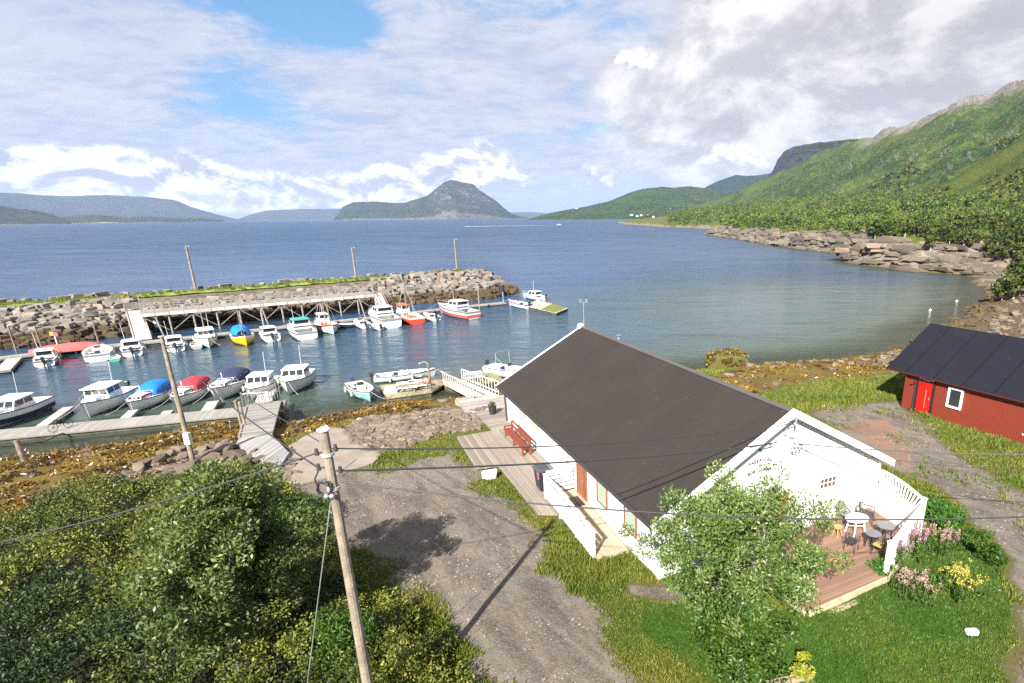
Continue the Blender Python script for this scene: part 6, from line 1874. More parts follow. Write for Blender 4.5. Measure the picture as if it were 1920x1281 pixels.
# ------------------------------------------------------------------ boats
def hull_ring(t, L, B, F, x0=None, n=1, full=2.4, keel=-.22, tr=.82):
    x = -L / 2 + L * t
    hb = B / 2 * (tr + (1 - tr) * min(t / .35, 1)) if t < .35 else B / 2 * max(1 - ((t - .35) / .65) ** full, 0.012)
    sh = F * (1 + .42 * t * t)
    fl = .80 + .14 * (1 - t)
    rake = L * .06 * max(t - .6, 0) / .4
    zc = .12 + .28 * F * t ** 3
    return [(x - rake, 0, keel * (1 - t ** 4)), (x - rake * .6, hb * fl * (.95 - .3 * t ** 3), zc), (x, hb, sh)], hb, sh, x
def make_boat(name, label, px, py, L, B, hdg, hull=m_gel, F=.75, kind='cuddy', top=None, stripe=None, below=None, outboard=True, rail=True, deckm=None, mast=False, fend=2, cabin=None, group=None, z=0.0, full=2.4, double=False, cat='boat'):
    c = G(px, py, 0) if not isinstance(px, np.ndarray) else px
    t = thing(name, label, cat, (c[0], c[1], z), hdg, group)
    dm = deckm or m_gel
    N_ = 13
    ts = [i / (N_ - 1) for i in range(N_)]
    def hr(tt):
        if double:   # pointed at both ends
            u = abs(tt - .5) * 2
            x = -L / 2 + L * tt; hb = B / 2 * max(1 - u ** 2.3, .015); sh = F * (1 + .45 * u * u)
            return [(x, 0, -.2 * (1 - u ** 3)), (x, hb * .82, .14 + .2 * u ** 3), (x, hb, sh)], hb, sh, x
        return hull_ring(tt, L, B, F, full=full)
    rings = []; inner = []
    for tt in ts:
        (k, ch, sh_), hb, sh, x = hr(tt)
        rings.append([k, ch, (ch[0] * .5 + sh_[0] * .5, (ch[1] + sh_[1]) / 2 * 1.02, (ch[2] + sh_[2]) / 2), sh_])
    b = MB()
    for s in (1, -1):
        b.loft([[(p[0], s * p[1], p[2]) for p in r_] for r_ in rings], close=False)
    r0 = rings[0]; b.raw([(p[0], s * p[1], p[2]) for s in (1, -1) for p in r0], [(0, 1, 2, 3, 7, 6, 5, 4)])
    h = b.build('hull', hull, t, smooth=True)
    if stripe:
        b = MB()
        for s in (1, -1):
            b.loft([[(r_[3][0], s * (r_[3][1] + .02), r_[3][2] - .02 * F), (r_[2][0] * .35 + r_[3][0] * .65, s * (r_[2][1] * .35 + r_[3][1] * .65 + .025), r_[2][2] * .38 + r_[3][2] * .62)] for r_ in rings], close=False)
        r_ = rings[0]; b.raw([(r_[3][0] - .02, r_[3][1], r_[3][2]), (r_[3][0] - .02, -r_[3][1], r_[3][2]), (r_[3][0] - .02, -r_[3][1], r_[3][2] * .75), (r_[3][0] - .02, r_[3][1], r_[3][2] * .75)], [(0, 1, 2, 3)])
        b.build('stripe', stripe, h)
    if below:
        b = MB()
        for s in (1, -1):
            b.loft([[(r_[1][0], s * (r_[1][1] + .015), r_[1][2] + .02), (r_[2][0], s * (r_[2][1] + .02), r_[2][2])] for r_ in rings], close=False)
        r_ = rings[0]; b.raw([(r_[1][0] - .02, r_[1][1], r_[1][2]), (r_[1][0] - .02, -r_[1][1], r_[1][2]), (r_[2][0] - .02, -r_[2][1], r_[2][2]), (r_[2][0] - .02, r_[2][1], r_[2][2])], [(0, 1, 2, 3)])
        b.build('waterline_band', below, h)
    # rub rail
    b = MB()
    for s in (1, -1): b.tube([(r_[3][0], s * r_[3][1], r_[3][2]) for r_ in rings], .045, 5)
    b.build('rub_rail', m_black if hull is not m_black else m_gel, h)
    # deck: solid foredeck, side decks, sunk cockpit
    td = {'open': .82, 'cuddy': .52, 'canopy': .50, 'pilot': .45, 'cruiser': .42, 'fishing': .55, 'skiff': .93}[kind]
    b = MB(); fl = .16 + .18 * F
    b2 = MB()
    prev = None
    for i in range(N_ - 1):
        (_, _, a), hb, sh, x = hr(ts[i]); (_, _, a2), hb2, sh2, x2 = hr(ts[i + 1])
        fore = ts[i + 1] > td
        cam_ = .05 * B
        if fore:
            b.raw([(x, hb, sh), (x2, hb2, sh2), (x2, 0, sh2 + cam_ * hb2 / (B / 2)), (x, 0, sh + cam_), (x, -hb, sh), (x2, -hb2, sh2)], [(0, 1, 2, 3), (3, 2, 5, 4)])
        else:
            w1, w2 = hb * .82, hb2 * .82
            for s in (1, -1):
                b.raw([(x, s * hb, sh), (x2, s * hb2, sh2), (x2, s * w2, sh2 + .02), (x, s * w1, sh + .02), (x2, s * w2 * .95, fl), (x, s * w1 * .95, fl)], [(0, 1, 2, 3), (3, 2, 4, 5)])
            b2.raw([(x, -w1 * .95, fl), (x2, -w2 * .95, fl), (x2, w2 * .95, fl), (x, w1 * .95, fl)], [(0, 1, 2, 3)])
            if i == 0:
                b.raw([(x, -w1, sh + .02), (x, w1, sh + .02), (x + .18, w1, sh + .02), (x + .18, -w1, sh + .02), (x + .18, w1 * .95, fl), (x + .18, -w1 * .95, fl)], [(0, 1, 2, 3), (3, 2, 4, 5)])
            last = (x2, w2, sh2)
    if td < .95:
        x_, w_, s_ = last; b.raw([(x_, -w_, s_ + .02), (x_, w_, s_ + .02), (x_, w_ * .95, fl), (x_, -w_ * .95, fl)], [(0, 1, 2, 3)])
    b.build('deck', dm, t)
    b2.build('cockpit_floor', mat('cockpit_floor', (0.36, 0.34, 0.31), .7, var=.15), t)
    SH = lambda tt: hr(tt)[2]
    HB = lambda tt: hr(tt)[1]
    X_ = lambda tt: -L / 2 + L * tt
    def cab(t0, t1, h, wk=.78, rake_f=.5, rake_r=.1, name_='cabin', mt=m_gel, win=True, wh=.55, roof=True, ov=.08, z0=None, roofm=None, topw=.88):
        x0, x1 = X_(t0), X_(t1); wb = min(HB(t0), HB((t0 + t1) / 2)) * wk; wf = min(HB(t1) * .92, wb)
        zb = (z0 if z0 is not None else SH((t0 + t1) / 2) * .96)
        zt = zb + h
        bot = [(x0, -wb, zb), (x0, wb, zb), (x1, wf, zb), (x1, -wf, zb)]
        tp = [(x0 + rake_r * h, -wb * topw, zt), (x0 + rake_r * h, wb * topw, zt), (x1 - rake_f * h, wf * topw if wf > wb * .6 else wb * topw * .75, zt), (x1 - rake_f * h, -(wf * topw if wf > wb * .6 else wb * topw * .75), zt)]
        cb = MB().loft([bot, tp]).build(name_, mt, t)
        if win:
            def pane(i, j, u0, u1):
                P0, P1, Q0, Q1 = Vector(bot[i]), Vector(bot[j]), Vector(tp[i]), Vector(tp[j])
                n_ = (P1 - P0).cross(Q0 - P0).normalized()
                ctr = Vector(((x0 + x1) / 2, 0, (zb + zt) / 2))
                if n_.dot((P0 + Q1) / 2 - ctr) < 0: n_ = -n_
                lo = 1 - wh - .1; hi = .92
                def q(u, v): return (P0 * (1 - u) + P1 * u) * (1 - v) + (Q0 * (1 - u) + Q1 * u) * v + n_ * .015
                MB().raw([q(u0, lo), q(u1, lo), q(u1, hi), q(u0, hi)], [(0, 1, 2, 3)]).build('window', m_glass, cb)
            pane(3, 2, .05, .33); pane(3, 2, .37, .63); pane(3, 2, .67, .95)
            for (i, j) in ((0, 3), (1, 2)): pane(i, j, .07, .46); pane(i, j, .52, .93)
            pane(0, 1, .08, .92)
        if roof:
            rx0, rx1 = tp[0][0] - ov * 2, tp[2][0] + ov * 2; rw = tp[0][1]; rf = abs(tp[2][1])
            w0 = abs(rw) + ov
            ring = lambda z_, k: [(rx0, -w0 * k, z_), (rx0, w0 * k, z_), (rx1 - .1, (rf + ov) * k, z_), (rx1, 0.6 * rf * k, z_), (rx1, -.6 * rf * k, z_), (rx1 - .1, -(rf + ov) * k, z_)]
            MB().loft([ring(zt + .003, 1), ring(zt + .05, 1.02), ring(zt + .1, .85)]).build('roof', roofm or mt, cb)
        return zt
    def shield(t0, h, wk=.8):
        x0 = X_(t0); w_ = HB(t0) * wk; zb = SH(t0)
        b = MB(); pts_b = [(x0 - .7, -w_, zb), (x0, -w_ * .7, zb), (x0 + .15, 0, zb), (x0, w_ * .7, zb), (x0 - .7, w_, zb)]
        tp_ = [(p[0] - h * .7, p[1] * .9, zb + h) for p in pts_b]
        b.loft([pts_b, tp_], close=False).build('windscreen', m_glass, t)
        b = MB().tube(tp_, .025, 5)
        for p, q in zip(pts_b, tp_): b.tube([p, q], .022, 5)
        b.build('windscreen_frame', m_gel, t)
    if kind == 'cuddy':
        zt = cab(.30, .66, .80, rake_f=.75, rake_r=-.05, wh=.5)
        cab(.62, .82, .28, wk=.62, rake_f=.9, win=False, roof=False, name_='trunk')
    elif kind == 'pilot':
        zt = cab(.36, .66, 1.0, wk=.74, rake_f=-.12, rake_r=.05, wh=.42, ov=.14)
        cab(.64, .86, .32, wk=.6, rake_f=.8, win=False, roof=False, name_='trunk')
    elif kind == 'cruiser':
        cab(.30, .80, .50, wk=.84, rake_f=1.3, rake_r=.0, name_='trunk', wh=.35, roof=False)
        z1 = SH(.45) * .96 + .48
        cab(.28, .55, .85, wk=.72, rake_f=.7, rake_r=-.1, wh=.5, z0=z1, roofm=top)
    elif kind == 'canopy':
        cab(.56, .84, .34, wk=.66, rake_f=.7, wh=.45, roof=False, name_='trunk')
        shield(.56, .42)
        x0, x1 = X_(.06), X_(.58); w_ = HB(.3) * .9; zb = SH(.3) + .02
        rings_ = []
        for i in range(8):
            f = i / 7; x = x0 + (x1 - x0) * f
            hgt = .92 * (math.sin(math.pi * min(max(f * .62 + .30, 0), 1)) ** .5) * (1 if f < .72 else 1 - (f - .72) * 2.0)
            rings_.append([(x, -w_ * math.cos(a_) * (1 - .15 * f), zb + hgt * math.sin(a_) ** .5 if math.sin(a_) > 0 else zb) for a_ in [math.pi * k / 10 for k in range(11)]])
        mb_ = MB().loft(rings_, close=False)
        mb_.raw(rings_[0], [tuple(range(11))]); mb_.raw(rings_[-1], [tuple(range(11))[::-1]])
        cn_ = mb_.build('canopy', top, t, smooth=True)
        vin = mat('clear_vinyl', (0.10, 0.11, 0.13), .15)
        MB().box((x0 - .01, 0, zb + .55), (.02, w_ * 1.1, .42)).build('canopy_window', vin, cn_)
        for i0, i1 in ((1, 3), (4, 5)):
            for s in (1, -1):
                def cp(i, a_): 
                    r_ = rings_[i]; q_ = r_[a_] if s > 0 else r_[10 - a_]; return (q_[0], q_[1] * 1.02, q_[2])
                MB().raw([cp(i0, 1), cp(i1, 1), cp(i1, 3), cp(i0, 3)], [(0, 1, 2, 3)]).build('canopy_window', vin, cn_)
        if mast is False: MB().tube([(X_(.62), 0, SH(.6)), (X_(.62), 0, SH(.6) + 1.1)], .03, 5).build('pole', m_gel, t)
    elif kind in ('open', 'skiff'):
        b = MB()
        for tt in ((.25, .5, .7) if kind == 'open' else (.3, .65)):
            b.box((X_(tt), 0, SH(tt) * .72), (.28, HB(tt) * 1.6, .05))
        b.build('thwart', dm, t)
        if kind == 'open' and cabin:
            MB().box((X_(.48), 0, SH(.5) * .9), (.7, .6, .6)).build('console', m_gel, t)
            b = MB().raw([(X_(.5), -.32, SH(.5) + .12), (X_(.5), .32, SH(.5) + .12), (X_(.5) - .15, .28, SH(.5) + .5), (X_(.5) - .15, -.28, SH(.5) + .5)], [(0, 1, 2, 3)])
            b.build('windscreen', m_glass, t)
            MB().box((X_(.34), 0, SH(.3) * .8), (.45, .5, .5)).build('seat', m_navy, t)
    elif kind == 'fishing':
        cab(.56 if not double else .6, .80, 1.2, wk=.55, rake_f=-.08, rake_r=0, wh=.35, ov=.12, roofm=top)
        b = MB().tube([(X_(.5), 0, .3), (X_(.5), 0, 6.2)], [.09, .05], 6).tube([(X_(.5), 0, 1.6), (X_(.12), 0, 4.4)], .045, 5)
        b.tube([(X_(.15), 0, .4), (X_(.15), 0, 4.0)], .06, 5)
        b.build('mast', m_pole, t)
        b = MB()
        for e_ in ((.97, 0), (.02, 0), (.5, 1), (.5, -1)):
            b.tube([(X_(.5), 0, 6.0), (X_(e_[0]), e_[1] * HB(.5), SH(e_[0]))], .02, 4)
        b.build('rigging', m_grey, t)
        MB().box((X_(.3), .1, .8), (.9, .8, .5)).box((X_(.2), -.4, .75), (.5, .4, .5)).build('fish_box', mat('orange_box', (0.55, 0.16, 0.04), .7), t)
        MB().ball((X_(.32), HB(.3) * .6, SH(.3) + .25), .26, 10, 7).build('buoy', mat('orange_buoy', (0.65, 0.10, 0.03), .5), t)
    if outboard:
        xo = X_(0) - .22
        ob = MB().loft([[(xo - .2 * k, -.15 * k, z_), (xo + .16 * k, -.15 * k, z_), (xo + .16 * k, .15 * k, z_), (xo - .2 * k, .15 * k, z_)] for z_, k in ((F + .05, .8), (F + .18, 1), (F + .42, 1), (F + .52, .7))])
        eng = ob.build('outboard', m_black if outboard is True else outboard, t)
        MB().bar((xo, 0, F + .05), (xo - .05, 0, -.35), .12, .2).box((X_(0) - .08, 0, F * .8), (.18, .22, .26)).build('engine_leg', m_black, eng)
    if rail and kind not in ('open', 'skiff'):
        b = MB(); pts = []
        for tt in (.58, .72, .86, .97): pts.append((X_(tt), HB(tt) * .9, SH(tt) + .38))
        loop = pts + [(X_(1.0) + .12, 0, SH(1) + .42)] + [(p[0], -p[1], p[2]) for p in pts[::-1]]
        b.tube([(X_(.55), HB(.55) * .9, SH(.55))] + loop + [(X_(.55), -HB(.55) * .9, SH(.55))], .022, 5)
        for p in loop[::2]: b.tube([p, (p[0] - .02, p[1], p[2] - .4)], .018, 4)
        b.build('bow_rail', m_steel, t)
    # mooring lines, aerial and the odds and ends lying in the boat
    if fend > 0:
        b = MB()
        for s in (1, -1):
            p0 = Vector((X_(.97), s * HB(.97), SH(.97))); p1 = Vector((X_(1) + 1.3, s * (HB(.5) * .9), .5))
            b.tube([p0, p0.lerp(p1, .5) - Vector((0, 0, .12)), p1], .02, 4)
        b.build('mooring_line', m_grey, t)
        if kind in ('cuddy', 'pilot', 'cruiser'):
            MB().tube([(X_(.42), HB(.4) * .4, SH(.4) + 1.0), (X_(.40), HB(.4) * .45, SH(.4) + 2.9)], .018, 4).build('aerial', m_gel, t)
        r2 = random.Random(int(L * 100) + int(B * 10))
        for k in range(3):
            MB().box((X_(r2.uniform(.08, .25)), r2.uniform(-.5, .5) * HB(.2), fl + .17), (r2.uniform(.2, .5), r2.uniform(.2, .4), .34), rz=r2.uniform(0, 1)).build('locker' if k else 'seat', r2.choice((m_gel2, m_black, m_navy, m_grey, m_gel)), t)
    if mast and kind != 'fishing':
        b = MB().tube([(X_(.45), 0, F), (X_(.45), 0, F + mast)], [.05, .03], 6)
        for e_ in (.98, .05): b.tube([(X_(.45), 0, F + mast * .95), (X_(e_), 0, SH(e_))], .010, 4)
        b.build('mast', m_steel, t)
    rr = random.Random(px if not isinstance(px, np.ndarray) else 1)
    for k in range(fend):
        tt = .25 + .35 * k; s = rr.choice((-1, 1))
        y = s * (HB(tt) + .1)
        MB().tube([(X_(tt), y, SH(tt) - .55), (X_(tt), y, SH(tt) - .45), (X_(tt), y, SH(tt) - .1), (X_(tt), y, SH(tt))], [.04, .1, .1, .03], 8).build('fender', m_gel2, t)
    return t
NH = math.atan2(-.97, .22)                       # near row: bows towards the camera side
FB = math.atan2(-fperp[1], -fperp[0])            # far row: bows towards the breakwater
FS = FB + math.pi
def mid(a, b): return (G(*a, 0) + G(*b, 0)) / 2
m_navyh = mat('navy_hull', (0.03, 0.035, 0.06), .35)
# foreground row
make_boat('motor_boat', 'white cuddy boat with a dark hull at the left end of the foreground pontoon', mid((-28, 812), (72, 768)), 0, 7.0, 2.6, NH, below=m_navyh, F=.95, kind='cuddy', outboard=False)
make_boat('motor_boat', 'white pilothouse boat with an overhanging roof moored left of the blue canopy boat', mid((165, 785), (238, 745)), 0, 6.4, 2.6, NH, F=.95, kind='pilot')
make_boat('motor_boat', 'small white boat under a bright blue canvas canopy', mid((247, 778), (308, 742)), 0, 5.8, 2.4, NH, kind='canopy', top=m_blue, outboard=False, F=.8)
make_boat('motor_boat', 'small white boat under a dark red canvas canopy behind the near wooden pole', mid((322, 768), (385, 733)), 0, 5.7, 2.3, NH, kind='canopy', top=m_red, outboard=False, F=.75)
make_boat('motor_boat', 'white sports boat under a navy blue canopy', mid((402, 757), (455, 722)), 0, 6.2, 2.7, NH, hull=mat('grey_bottom_hull', (0.62, .61, .60), .35), kind='canopy', top=m_navy, F=1.0)
make_boat('motor_boat', 'white glass-cabin boat moored behind the steel guard railing', mid((470, 754), (510, 720)), 0, 5.8, 2.6, NH + .05, kind='cuddy', F=.8, outboard=False)
make_boat('motor_boat', 'white rounded pilothouse boat at the right end of the foreground row', mid((536, 745), (576, 710)), 0, 6.3, 2.8, NH + .02, hull=mat('white_hull_b', (0.7, .69, .66), .3), F=1.0, kind='cuddy', mast=False, outboard=False)
make_boat('rowing_boat', 'pale blue open boat with a windscreen near the weedy shore', mid((696, 757), (665, 728)), 0, 5.6, 2.1, math.atan2(-4.7, 3.56), hull=mat('pale_blue_hull', (0.22, 0.45, 0.52), .5, var=.1), stripe=m_gel2, kind='open', cabin=True, F=.7, deckm=m_gel2, outboard=mat('blue_engine', (.03, .05, .16), .4))
make_boat('open_boat', 'long white open boat with a dark outboard beside the mossy raft', mid((705, 724), (800, 712)) + np.array([0, 1.4, 0]), 0, 6.0, 2.1, math.atan2(1.69, 5.19), kind='open', cabin=True, F=.6)
# boat by the house corner with a steel arch
bt = make_boat('motor_boat', 'white boat with a tall steel arch half hidden by the roof of the white house', G(958, 706, 0), 0, 6.2, 2.3, R(-35), kind='open', cabin=True, F=.8, fend=0)
MB().tube([(-1.0, -1.0, .7), (-1.05, -.95, 2.5), (-1.05, .95, 2.5), (-1.0, 1.0, .7)], .045, 6).tube([(.8, -.9, .8), (-1.05, -.95, 2.1)], .03, 5).build('steel_arch', m_steel, bt)
# far row, from the left; position given by the stern / near end at the waterline
def stripe_for(k): return (mat('thin_navy_stripe', (.03, .04, .12), .4), mat('thin_grey_stripe', (.2, .2, .22), .4), None)[k % 3]
def far_boat(px, py, L, *a, **k):
    if k.get('kind') in ('cuddy', 'open', 'cruiser') and 'stripe' not in k: k['stripe'] = stripe_for(int(px))
    rev = k.pop('rev', False); dh = k.pop('dh', 0)
    p = G(px, py, 0) - fperp * (L / 2)
    return make_boat(a[0], a[1], p, 0, L, a[2], (FS if rev else FB) + dh, **k)
far_boat(85, 688, 5.4, 'motor_boat', 'small white cuddy boat with an outboard, leftmost of the far row', 2.2, kind='cuddy', F=.7)
far_boat(184, 678, 6.2, 'motor_boat', 'broad white boat with an open arch and a blue seat beside the red tarpaulin', 2.9, kind='open', cabin=True, F=.8, outboard=False)
far_boat(216, 679, 2.4, 'dinghy', 'tiny turquoise dinghy between two white boats of the far row', 1.2, kind='skiff', F=.35, hull=mat('turquoise_hull', (0.08, 0.32, 0.26), .5), outboard=False, fend=0)
far_boat(250, 669, 5.6, 'motor_boat', 'white cuddy boat with an outboard at the foot of the left gangway', 2.4, kind='cuddy', F=.75)
far_boat(331, 660, 5.4, 'motor_boat', 'white cuddy boat behind the top of the near wooden pole', 2.3, kind='cuddy', F=.7)
far_boat(370, 655, 3.6, 'skiff', 'grey flat skiff between the pole and the white wheelhouse boat', 1.4, kind='skiff', F=.4, hull=mat('grey_skiff', (0.35, .33, .31), .7), outboard=False, fend=0)
far_boat(394, 655, 7.2, 'fishing_boat', 'white wheelhouse fishing boat with a lattice mast and its bow towards the harbour', 2.6, kind='pilot', F=1.0, rev=True, mast=3.6, hull=mat('white_green_hull', (0.62, .66, .56), .4))
far_boat(463, 649, 7.6, 'wooden_boat', 'bright yellow double-ended wooden boat with a blue canvas cover', 2.8, kind='skiff', F=.95, double=True, hull=mat('yellow_hull', (0.75, 0.45, 0.01), .4), stripe=m_gel, outboard=False, mast=3.4, fend=0)
far_boat(512, 641, 5.8, 'motor_boat', 'white cuddy boat with its outboard raised, right of the yellow boat', 2.4, kind='cuddy', F=.75)
far_boat(577, 637, 9.0, 'cabin_cruiser', 'white cabin cruiser with a green roof edge and a dark oval cockpit', 3.3, kind='cruiser', F=1.0, outboard=False, top=mat('green_roof', (0.05, 0.30, 0.26), .5))
far_boat(626, 627, 8.2, 'fishing_boat', 'white fishing boat with a red stripe, pale green bottom and twin masts', 2.9, kind='fishing', F=.95, stripe=mat('red_stripe', (0.50, 0.03, 0.03), .5), below=mat('pale_green_band', (0.38, .55, .42), .5), outboard=False, double=True, fend=1)
far_boat(655, 617, 3.8, 'dinghy', 'dark dinghy lying along the far pontoon', 1.5, kind='skiff', F=.45, hull=mat('dark_hull', (0.05, .05, .045), .6), outboard=False, fend=0, dh=1.2)
far_boat(686, 616, 5.0, 'motor_boat', 'small white open boat left of the big white cruiser', 2.0, kind='open', cabin=True, F=.65)
far_boat(714, 619, 3.6, 'dinghy', 'small white dinghy tied at the stern quarter of the big cruiser', 1.5, kind='skiff', F=.4, fend=0)
far_boat(736, 615, 9.6, 'cabin_cruiser', 'big white flybridge cruiser in the middle of the far row', 3.6, kind='cruiser', F=1.35, outboard=False)
far_boat(783, 608, 8.6, 'fishing_boat', 'orange-red fishing boat with masts and an orange wheelhouse top', 3.0, kind='fishing', F=1.0, hull=mat('orange_red_hull', (0.62, 0.06, 0.02), .45), stripe=m_gel2, top=mat('orange_top', (0.55, .12, .04), .6), outboard=False, fend=1)
far_boat(818, 602, 4.8, 'motor_boat', 'small white open boat right of the orange-red fishing boat', 2.0, kind='open', cabin=True, F=.65)
far_boat(880, 599, 10.5, 'cabin_cruiser', 'long white cruiser with a swim platform at the right end of the far row', 3.4, kind='cruiser', F=1.15, below=mat('rust_waterline', (0.40, .10, .06), .6), outboard=False, dh=.15)
make_boat('motor_boat', 'small white boat with a blue side stripe at the left edge of the end platform', G(972, 576, 0), 0, 6.0, 2.1, R(135), kind='open', cabin=True, F=.8, stripe=mat('blue_stripe', (0.03, .05, .30), .5))
make_boat('motor_boat', 'low white motorboat moored behind the end platform', G(1001, 561, 0), 0, 6.5, 2.3, R(140), kind='cuddy', F=.7)
# yellow boat's cover, red tarpaulin bundle
def cover(label, p, rz, L, B, h, m, z=.5, name='tarpaulin', cat='cover'):
    rings_ = []
    for i in range(9):
        f = i / 8; k = math.sin(math.pi * (.08 + .84 * f)) ** .5
        rings_.append([(-L / 2 + L * f, -B / 2 * math.cos(a) * k, h * k * math.sin(a) ** .8 * (1 + .15 * mnoise.noise((f * 6, a, 0)))) for a in [math.pi * j / 9 for j in range(10)]])
    b = MB().loft(rings_, close=False)
    return b.build(name, m, None, smooth=True, label=label, cat=cat), (b)
o_, _ = cover('faded red tarpaulin covering an upturned boat on the far pontoon', None, 0, 7.0, 2.2, .9, mat('pinkish_red_tarp', (0.55, 0.09, 0.08), .8, var=.15, bump=.4, bscale=4))
p = G(128, 657, .5) - fperp * .4; o_.location = (p[0], p[1], .46); o_.rotation_euler = (0, 0, math.atan2(fard[1], fard[0]) - .1)
o_, _ = cover('blue canvas cover arched over the stern half of the yellow boat', None, 0, 3.6, 2.3, 1.1, m_blue)
p = G(463, 649, 0) - fperp * 5.1; o_.location = (p[0], p[1], .95); o_.rotation_euler = (0, 0, FB)
p = G(107, 645, 0.5)
t = thing('life_ring_stand', 'small notice stand with yellow and pink panels on the far pontoon', 'stand', (p[0], p[1], .45), ANG_N)
MB().box((0, 0, .7), (.1, .1, 1.4)).build('post', m_gel, t)
MB().box((-.22, -.06, 1.4), (.42, .05, .5)).build('panel', mat('yellow_panel', (.40, .27, .04), .6), t)
MB().box((.22, -.06, 1.3), (.40, .05, .5)).build('panel', mat('pink_panel', (.40, .08, .16), .6), t)

# mooring posts along the far pontoon
for k, (a, b2, hgt, lab) in enumerate([(32, 662, 3.6, 'rusty mooring pile by the left end of the far pontoon'), (79, 655, 3.2, 'rusty mooring pile left of the red tarpaulin'), (186, 646, 3.0, 'thin mooring pile behind the broad white boat'),
        (314, 636, 3.2, 'leaning mooring pile under the timber quay, left of the white cuddy boat'), (511, 618, 4.2, 'leaning mooring pole above the boat right of the yellow one'), (690, 598, 4.2, 'leaning mooring pole left of the big white cruiser'),
        (899, 578, 3.6, 'pale mooring post near the long white cruiser'), (944, 568, 2.2, 'short mooring post at the outer pontoon end')]):
    p = G(a, b2, .3); lean = -.16 * (k in (3, 4, 5)) 
    t = thing('mooring_post', lab, 'post', (p[0], p[1], 0))
    MB().tube([(0, 0, -1.5), (lean * hgt * 1.6, 0, hgt)], .10, 8).build('shaft', m_post if k < 3 else m_pier, t)
    MB().tube([(lean * hgt * 1.6, 0, hgt), (lean * hgt * 1.6, 0, hgt + .06)], .13, 8).build('cap', m_grey, t)
# white buoys hanging at the quay
for k, (a, b2, z, r_) in enumerate([(290, 595, 2.2, .35), (293, 604, 1.6, .38), (296, 611, 1.0, .4)]):
    p = G(a, b2, z)
    t = thing('fender_buoy', ('uppermost white buoy hanging under the quay end', 'middle white buoy hanging under the quay end', 'lowest white buoy hanging under the quay end')[k], 'buoy', tuple(p), group='white buoys hanging at the quay')
    MB().ball((0, 0, 0), r_, 12, 8).build('float', m_gel, t); MB().tube([(0, 0, r_ - .02), (0, 0, r_ + .25)], .03, 5).build('rope', m_black, t)
# raft furniture: white tables, box, lamp post with life ring
def picnic(label, p, rz):
    t = thing('picnic_table', label, 'table', tuple(p), rz)
    MB().box((0, 0, .74), (1.7, .75, .05)).build('table_top', m_white, t)
    for s in (-1, 1): MB().box((0, s * .68, .44), (1.7, .26, .04)).build('seat', m_white, t)
    for s in (-1, 1): MB().bar((s * .6, -.7, 0), (s * .6, .1, .72), .07).bar((s * .6, .7, 0), (s * .6, -.1, .72), .07).bar((s * .6, -.72, .4), (s * .6, .72, .4), .06).build('leg', m_pier, t)
picnic('white picnic table on the mossy raft, nearer the open boat', G(764, 732, .42), R(20))
picnic('white picnic table on the mossy raft next to the lamp post', G(786, 728, .42), R(20))
picnic('white picnic table on the grassy raft behind the slatted gangway', G(888, 713, .45), R(25))
t = thing('fish_tub', 'upturned white tub on the mossy raft', 'tub', tuple(G(734, 735, .42)), R(10))
MB().loft([[(-.55 * k, -.4 * k, z), (.55 * k, -.4 * k, z), (.55 * k, .4 * k, z), (-.55 * k, .4 * k, z)] for z, k in ((0, 1.05), (.05, 1.05), (.5, .85))]).build('tub', m_gel, t)
MB().box((0, 0, .52), (.7, .12, .04)).build('rib', m_gel2, t)
p = G(808, 733, .42)
t = thing('lamp_post', 'timber post with a hooked lamp and a red life ring between the rafts', 'lamp post', tuple(p))
MB().box((0, 0, 1.3), (.16, .16, 2.6)).build('post', m_post, t)
MB().tube([(0, 0, 2.55), (-.3, 0, 2.75), (-.75, .1, 2.6)], .035, 6).ball((-.78, .1, 2.55), .1, 8, 5).build('lamp', m_grey, t)
b = MB(); pts = [(-.12 + 0 * a, .3 * math.cos(R(a)), 1.0 + .3 * math.sin(R(a))) for a in range(0, 361, 30)]
b.tube([(q[1] - .3, -.14, q[2]) for q in pts], .065, 7, cap=False).build('life_ring', mat('life_ring_red', (0.65, .05, .03), .5), t)
# mooring post with chain in the mud and bicycle-like hose reel on the pontoon
p = gt(48, 868)[0]
t = thing('mooring_stake', 'stout weathered stake standing in the mud below the foreground pontoon', 'stake', tuple(p))
MB().tube([(0, 0, -.4), (-.15, .05, 1.5)], [.17, .14], 8).build('stake', m_post, t)
q = G(118, 812, .3) - p
MB().tube([(-.15, .05, 1.2), tuple(Vector((-.15, .05, 1.2)).lerp(Vector(q), .5) + Vector((0, 0, -.25))), tuple(q)], .05, 6).build('chain', m_black, t)
p = G(117, 806, .45)
t = thing('bicycle', 'old bicycle frame leaning on a rail at the edge of the foreground pontoon', 'bicycle', tuple(p), ANG_N + R(60))
for s in (-1, 1):
    w_ = MB().tube([(s * .52, .32 * math.cos(R(a)) * .15, .34 + .33 * math.sin(R(a))) if False else (s * .52 + .33 * math.cos(R(a)), .04, .34 + .33 * math.sin(R(a))) for a in range(0, 361, 30)], .02, 5, cap=False)
    for a in range(0, 180, 30): w_.bar((s * .52 - .32 * math.cos(R(a)), .04, .34 - .32 * math.sin(R(a))), (s * .52 + .32 * math.cos(R(a)), .04, .34 + .32 * math.sin(R(a))), .008)
    w_.build('wheel', m_black, t)
MB().tube([(-.52, .04, .34), (-.2, .04, .8), (.35, .04, .82), (0, .04, .35), (-.2, .04, .8)], .02, 5).tube([(.52, .04, .34), (.35, .04, .95)], .02, 5).tube([(-.52, .04, .34), (0, .04, .35)], .018, 5).build('frame', mat('green_frame', (.10, .14, .08), .5), t)
MB().tube([(.35, -.2, 1.0), (.35, .04, .97), (.35, .28, 1.0)], .018, 5).build('handlebar', m_black, t)
MB().box((-.22, .04, .86), (.24, .12, .05)).build('saddle', m_black, t)
